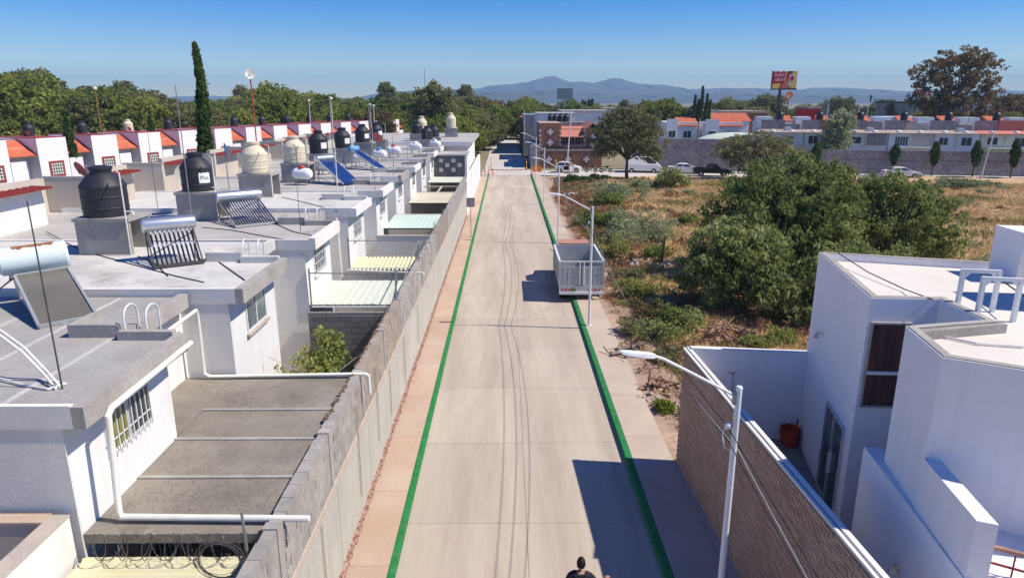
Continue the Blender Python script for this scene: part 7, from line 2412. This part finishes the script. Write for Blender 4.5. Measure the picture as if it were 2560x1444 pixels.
# individual landmark trees
p = on(1080, 200, 'Y', 150)
make_tree('tall_tree', 'tallest loose-crowned tree above the wood at the road end', 'tree', (p.x, 150, 0), [(0, 0, 9.8, 3.4, 3.0, 2.6), (-2.0, 0, 7.8, 2.8, 2.5, 2.4), (2.6, 0, 8.4, 2.6, 2.4, 2.2), (.4, 0, 12.2, 2.0, 1.8, 1.6), (-2.2, 0, 11.4, 1.5, 1.4, 1.0), (2.6, 0, 11.4, 1.6, 1.4, 1.0), (0, 0, 5.2, 4.0, 3.2, 2.6)],
          'leaf_olive', 520, 26, .36, 5.0, .4, crad=.9)
p = on(2400, 125, 'Y', 150)
make_tree('eucalyptus_tree', 'huge reddish-green tree with see-through crown towering over the terrace', 'tree', (p.x, 150, 0), [(0, 0, 16.5, 5.0, 4.0, 3.6), (-5.5, 0, 15.0, 3.6, 3.2, 3.0), (5.0, 0, 15.8, 4.0, 3.4, 3.4), (3.0, 0, 19.0, 3.6, 3.0, 1.9), (-3.0, 0, 18.6, 2.8, 2.6, 1.8), (-6.4, 0, 10.5, 3.0, 2.6, 2.2), (6.4, 0, 11.0, 3.4, 3.0, 3.0), (0, 0, 9.5, 5.5, 4.0, 3.4), (-2, 0, 6.5, 4.5, 3.6, 2.4)],
          'leaf_red', 560, 24, .34, 8.5, .6, crad=.8, nl=34)
p = on(2095, 275, 'Y', 112)
make_tree('street_tree', 'round silvery-green tree in front of the terrace', 'tree', (p.x, 111, 0), [(0, 0, 5.6, 2.3, 2.2, 2.4), (-.6, 0, 3.4, 2.4, 2.2, 2.0), (.8, 0, 7.4, 1.7, 1.6, 1.3), (-.8, 0, 2.0, 2.2, 2.0, 1.4)], 'leaf_greyshrub', 420, 28, .2, 1.5, .2, crad=.55)
def spire(label, x, y, hh, rad, n, name='cypress_tree', group=None, size=.16, leaf='leaf_cypress', bare=.3, bulge=None):
    r = np.random.default_rng(int(abs(x) * 10 + y))
    t = thing(name, label, 'tree', (x, y, 0), group, local=True)
    z = bare + (hh - bare) * r.uniform(0, 1, n) ** .85
    q = (z - bare) / (hh - bare)
    prof = np.clip(1 - q, 0, 1) ** .55 * np.clip(q * 6 + .35, 0, 1) if bulge is None else np.sin(np.clip(q, .03, .98) * math.pi) ** .5
    prof = prof * (1 + .22 * np.sin(z * 3.1 + 1) * np.sin(z * 1.3))
    a = r.uniform(0, 6.28, n)
    k = rad * prof * r.uniform(.55, 1.0, n)
    C = np.stack([np.cos(a) * k + .1 * np.sin(z * .7), np.sin(a) * k, z], -1)
    V, Fq = leaf_cloud(C, np.full(n, max(.10, rad * .16)), 14, size, 2.2, -.8, r)
    o = bpy.data.objects.new('crown', np_mesh('crown', V, Fq, leaf)); col.objects.link(o); o.parent = t
    MB().tube([(0, 0, -.1), (0, 0, hh * .9)], [rad * .16 + .04, .02], 6).build('trunk', 'bark', t, True, off=O)
    return t
spire('tall slender cypress towering over the roofs beside the labelled tank', -22.3, 52, 14.0, .74, 1400, size=.12)
for (px, top, rad, lab) in ((1738, 238, .6, 'cypress at the edge of the five, nearest the white house'), (1746, 250, .45, 'shortest slim cypress of the five'), (1757, 217, .65, 'tallest cypress of the five'), (1768, 236, .6, 'stout cypress right of the tallest of the five'), (1776, 250, .5, 'slim cypress at the outer end of the five')):
    p = on(px, top, 'Y', 141)
    spire(lab, p.x, 141, p.z, rad, 420, group='five cypresses by the white house', size=.2)
for i, (px, top) in enumerate(((1456, 252), (1463, 255), (1472, 250), (1480, 250))):
    p = on(px, top, 'Y', 235)
    spire(['slim cypress next to the grey billboard', 'second slim cypress from the grey billboard', 'third slim cypress from the grey billboard', 'slim cypress farthest from the grey billboard'][i], p.x, 235, p.z, .9, 200, group='distant cypresses', size=.4)
for i, (px, top, py) in enumerate(((1945, 366, 415), (2043, 360, 425), (2240, 362, 415), (2342, 356, 410), (2446, 354, 412), (2543, 352, 415))):
    x = on(px, 440, 'Y', 95).x
    yy = cross_y(x) - 1.0
    p = on(px, top, 'Y', yy)
    spire(['clipped street tree peeping over the pepper trees', 'clipped street tree below the silvery tree', 'clipped street tree beside the white saloon', 'clipped street tree before the beige bay', 'clipped street tree right of the leaning pole', 'clipped street tree at the cream house'][i],
          p.x, yy, p.z, .55, 240, 'street_tree', 'clipped street trees along the long wall', .17, bare=1.6, bulge=1)
for (px, top, yy, lab) in ((165, 290, 84, 'small dark cypress between the first orange roofs'), (375, 292, 100, 'small dark cypress behind a white block'), (1632, 300, 106, 'thin dark cypress shoot behind the white van')):
    p = on(px, top, 'Y', yy + 0)
    spire(lab, p.x, yy, max(3, p.z), .8, 260, size=.2)
# fan palms in the wood
def palm(px, top, yy, lab):
    p = on(px, top, 'Y', yy)
    t = thing('fan_palm', lab, 'palm tree', (p.x, yy, 0), 'fan palms in the wood', local=True)
    MB().tube([(0, 0, -.1), (.1, 0, p.z - 1)], [.3, .22], 8).build('trunk', 'bark', t, True, off=O)
    r = random.Random(int(px))
    for i in range(26):
        a, e = r.uniform(0, 6.28), r.uniform(-.7, 1.2)
        d = Vector((math.cos(a) * math.cos(e), math.sin(a) * math.cos(e), math.sin(e)))
        c = Vector((.1, 0, p.z - 1))
        b = MB()
        sd2 = d.cross(Vector((0, 0, 1))).normalized()
        for q in range(-3, 4):
            dd = (d + sd2 * q * .22).normalized()
            u = c + d * .8
            b.add([u, u + dd * .6 + Vector((0, 0, .06)), u + dd * 1.2 - Vector((0, 0, .25))], [(0, 1, 2)])
            b.add([u + sd2 * .03, u + dd * .7 + sd2 * .08, u + dd * 1.25 - Vector((0, 0, .3))], [(0, 1, 2)])
        b.build('frond', 'leaf_cypress', t, off=O)
palm(803, 243, 160, 'fan palm with brown skirt left in the wood')
palm(935, 248, 165, 'fan palm beside the round receivers')
palm(962, 254, 162, 'smaller fan palm next to its taller twin')
palm(1725, 268, 175, 'fan palm behind the taller white house')

# ================================================================== HAZE
hz = MB().box(-6500, 6500, -300, 6100, -1.2, 210).build('haze', None)
hz['kind'] = 'stuff'
hm = bpy.data.materials.new('haze')
hm.use_nodes = True
ht = hm.node_tree
for n in list(ht.nodes):
    if n.type == 'BSDF_PRINCIPLED':
        ht.nodes.remove(n)
pv = ht.nodes.new('ShaderNodeVolumePrincipled')
pv.inputs['Color'].default_value = (.46, .72, 1.0, 1)
pv.inputs['Density'].default_value = .00021
pv.inputs['Anisotropy'].default_value = 0.0
ht.links.new(pv.outputs[0], ht.nodes['Material Output'].inputs['Volume'])
hz.data.materials.append(hm)

for o in bpy.data.objects:
    if '_loc' in o:
        del o['_loc']
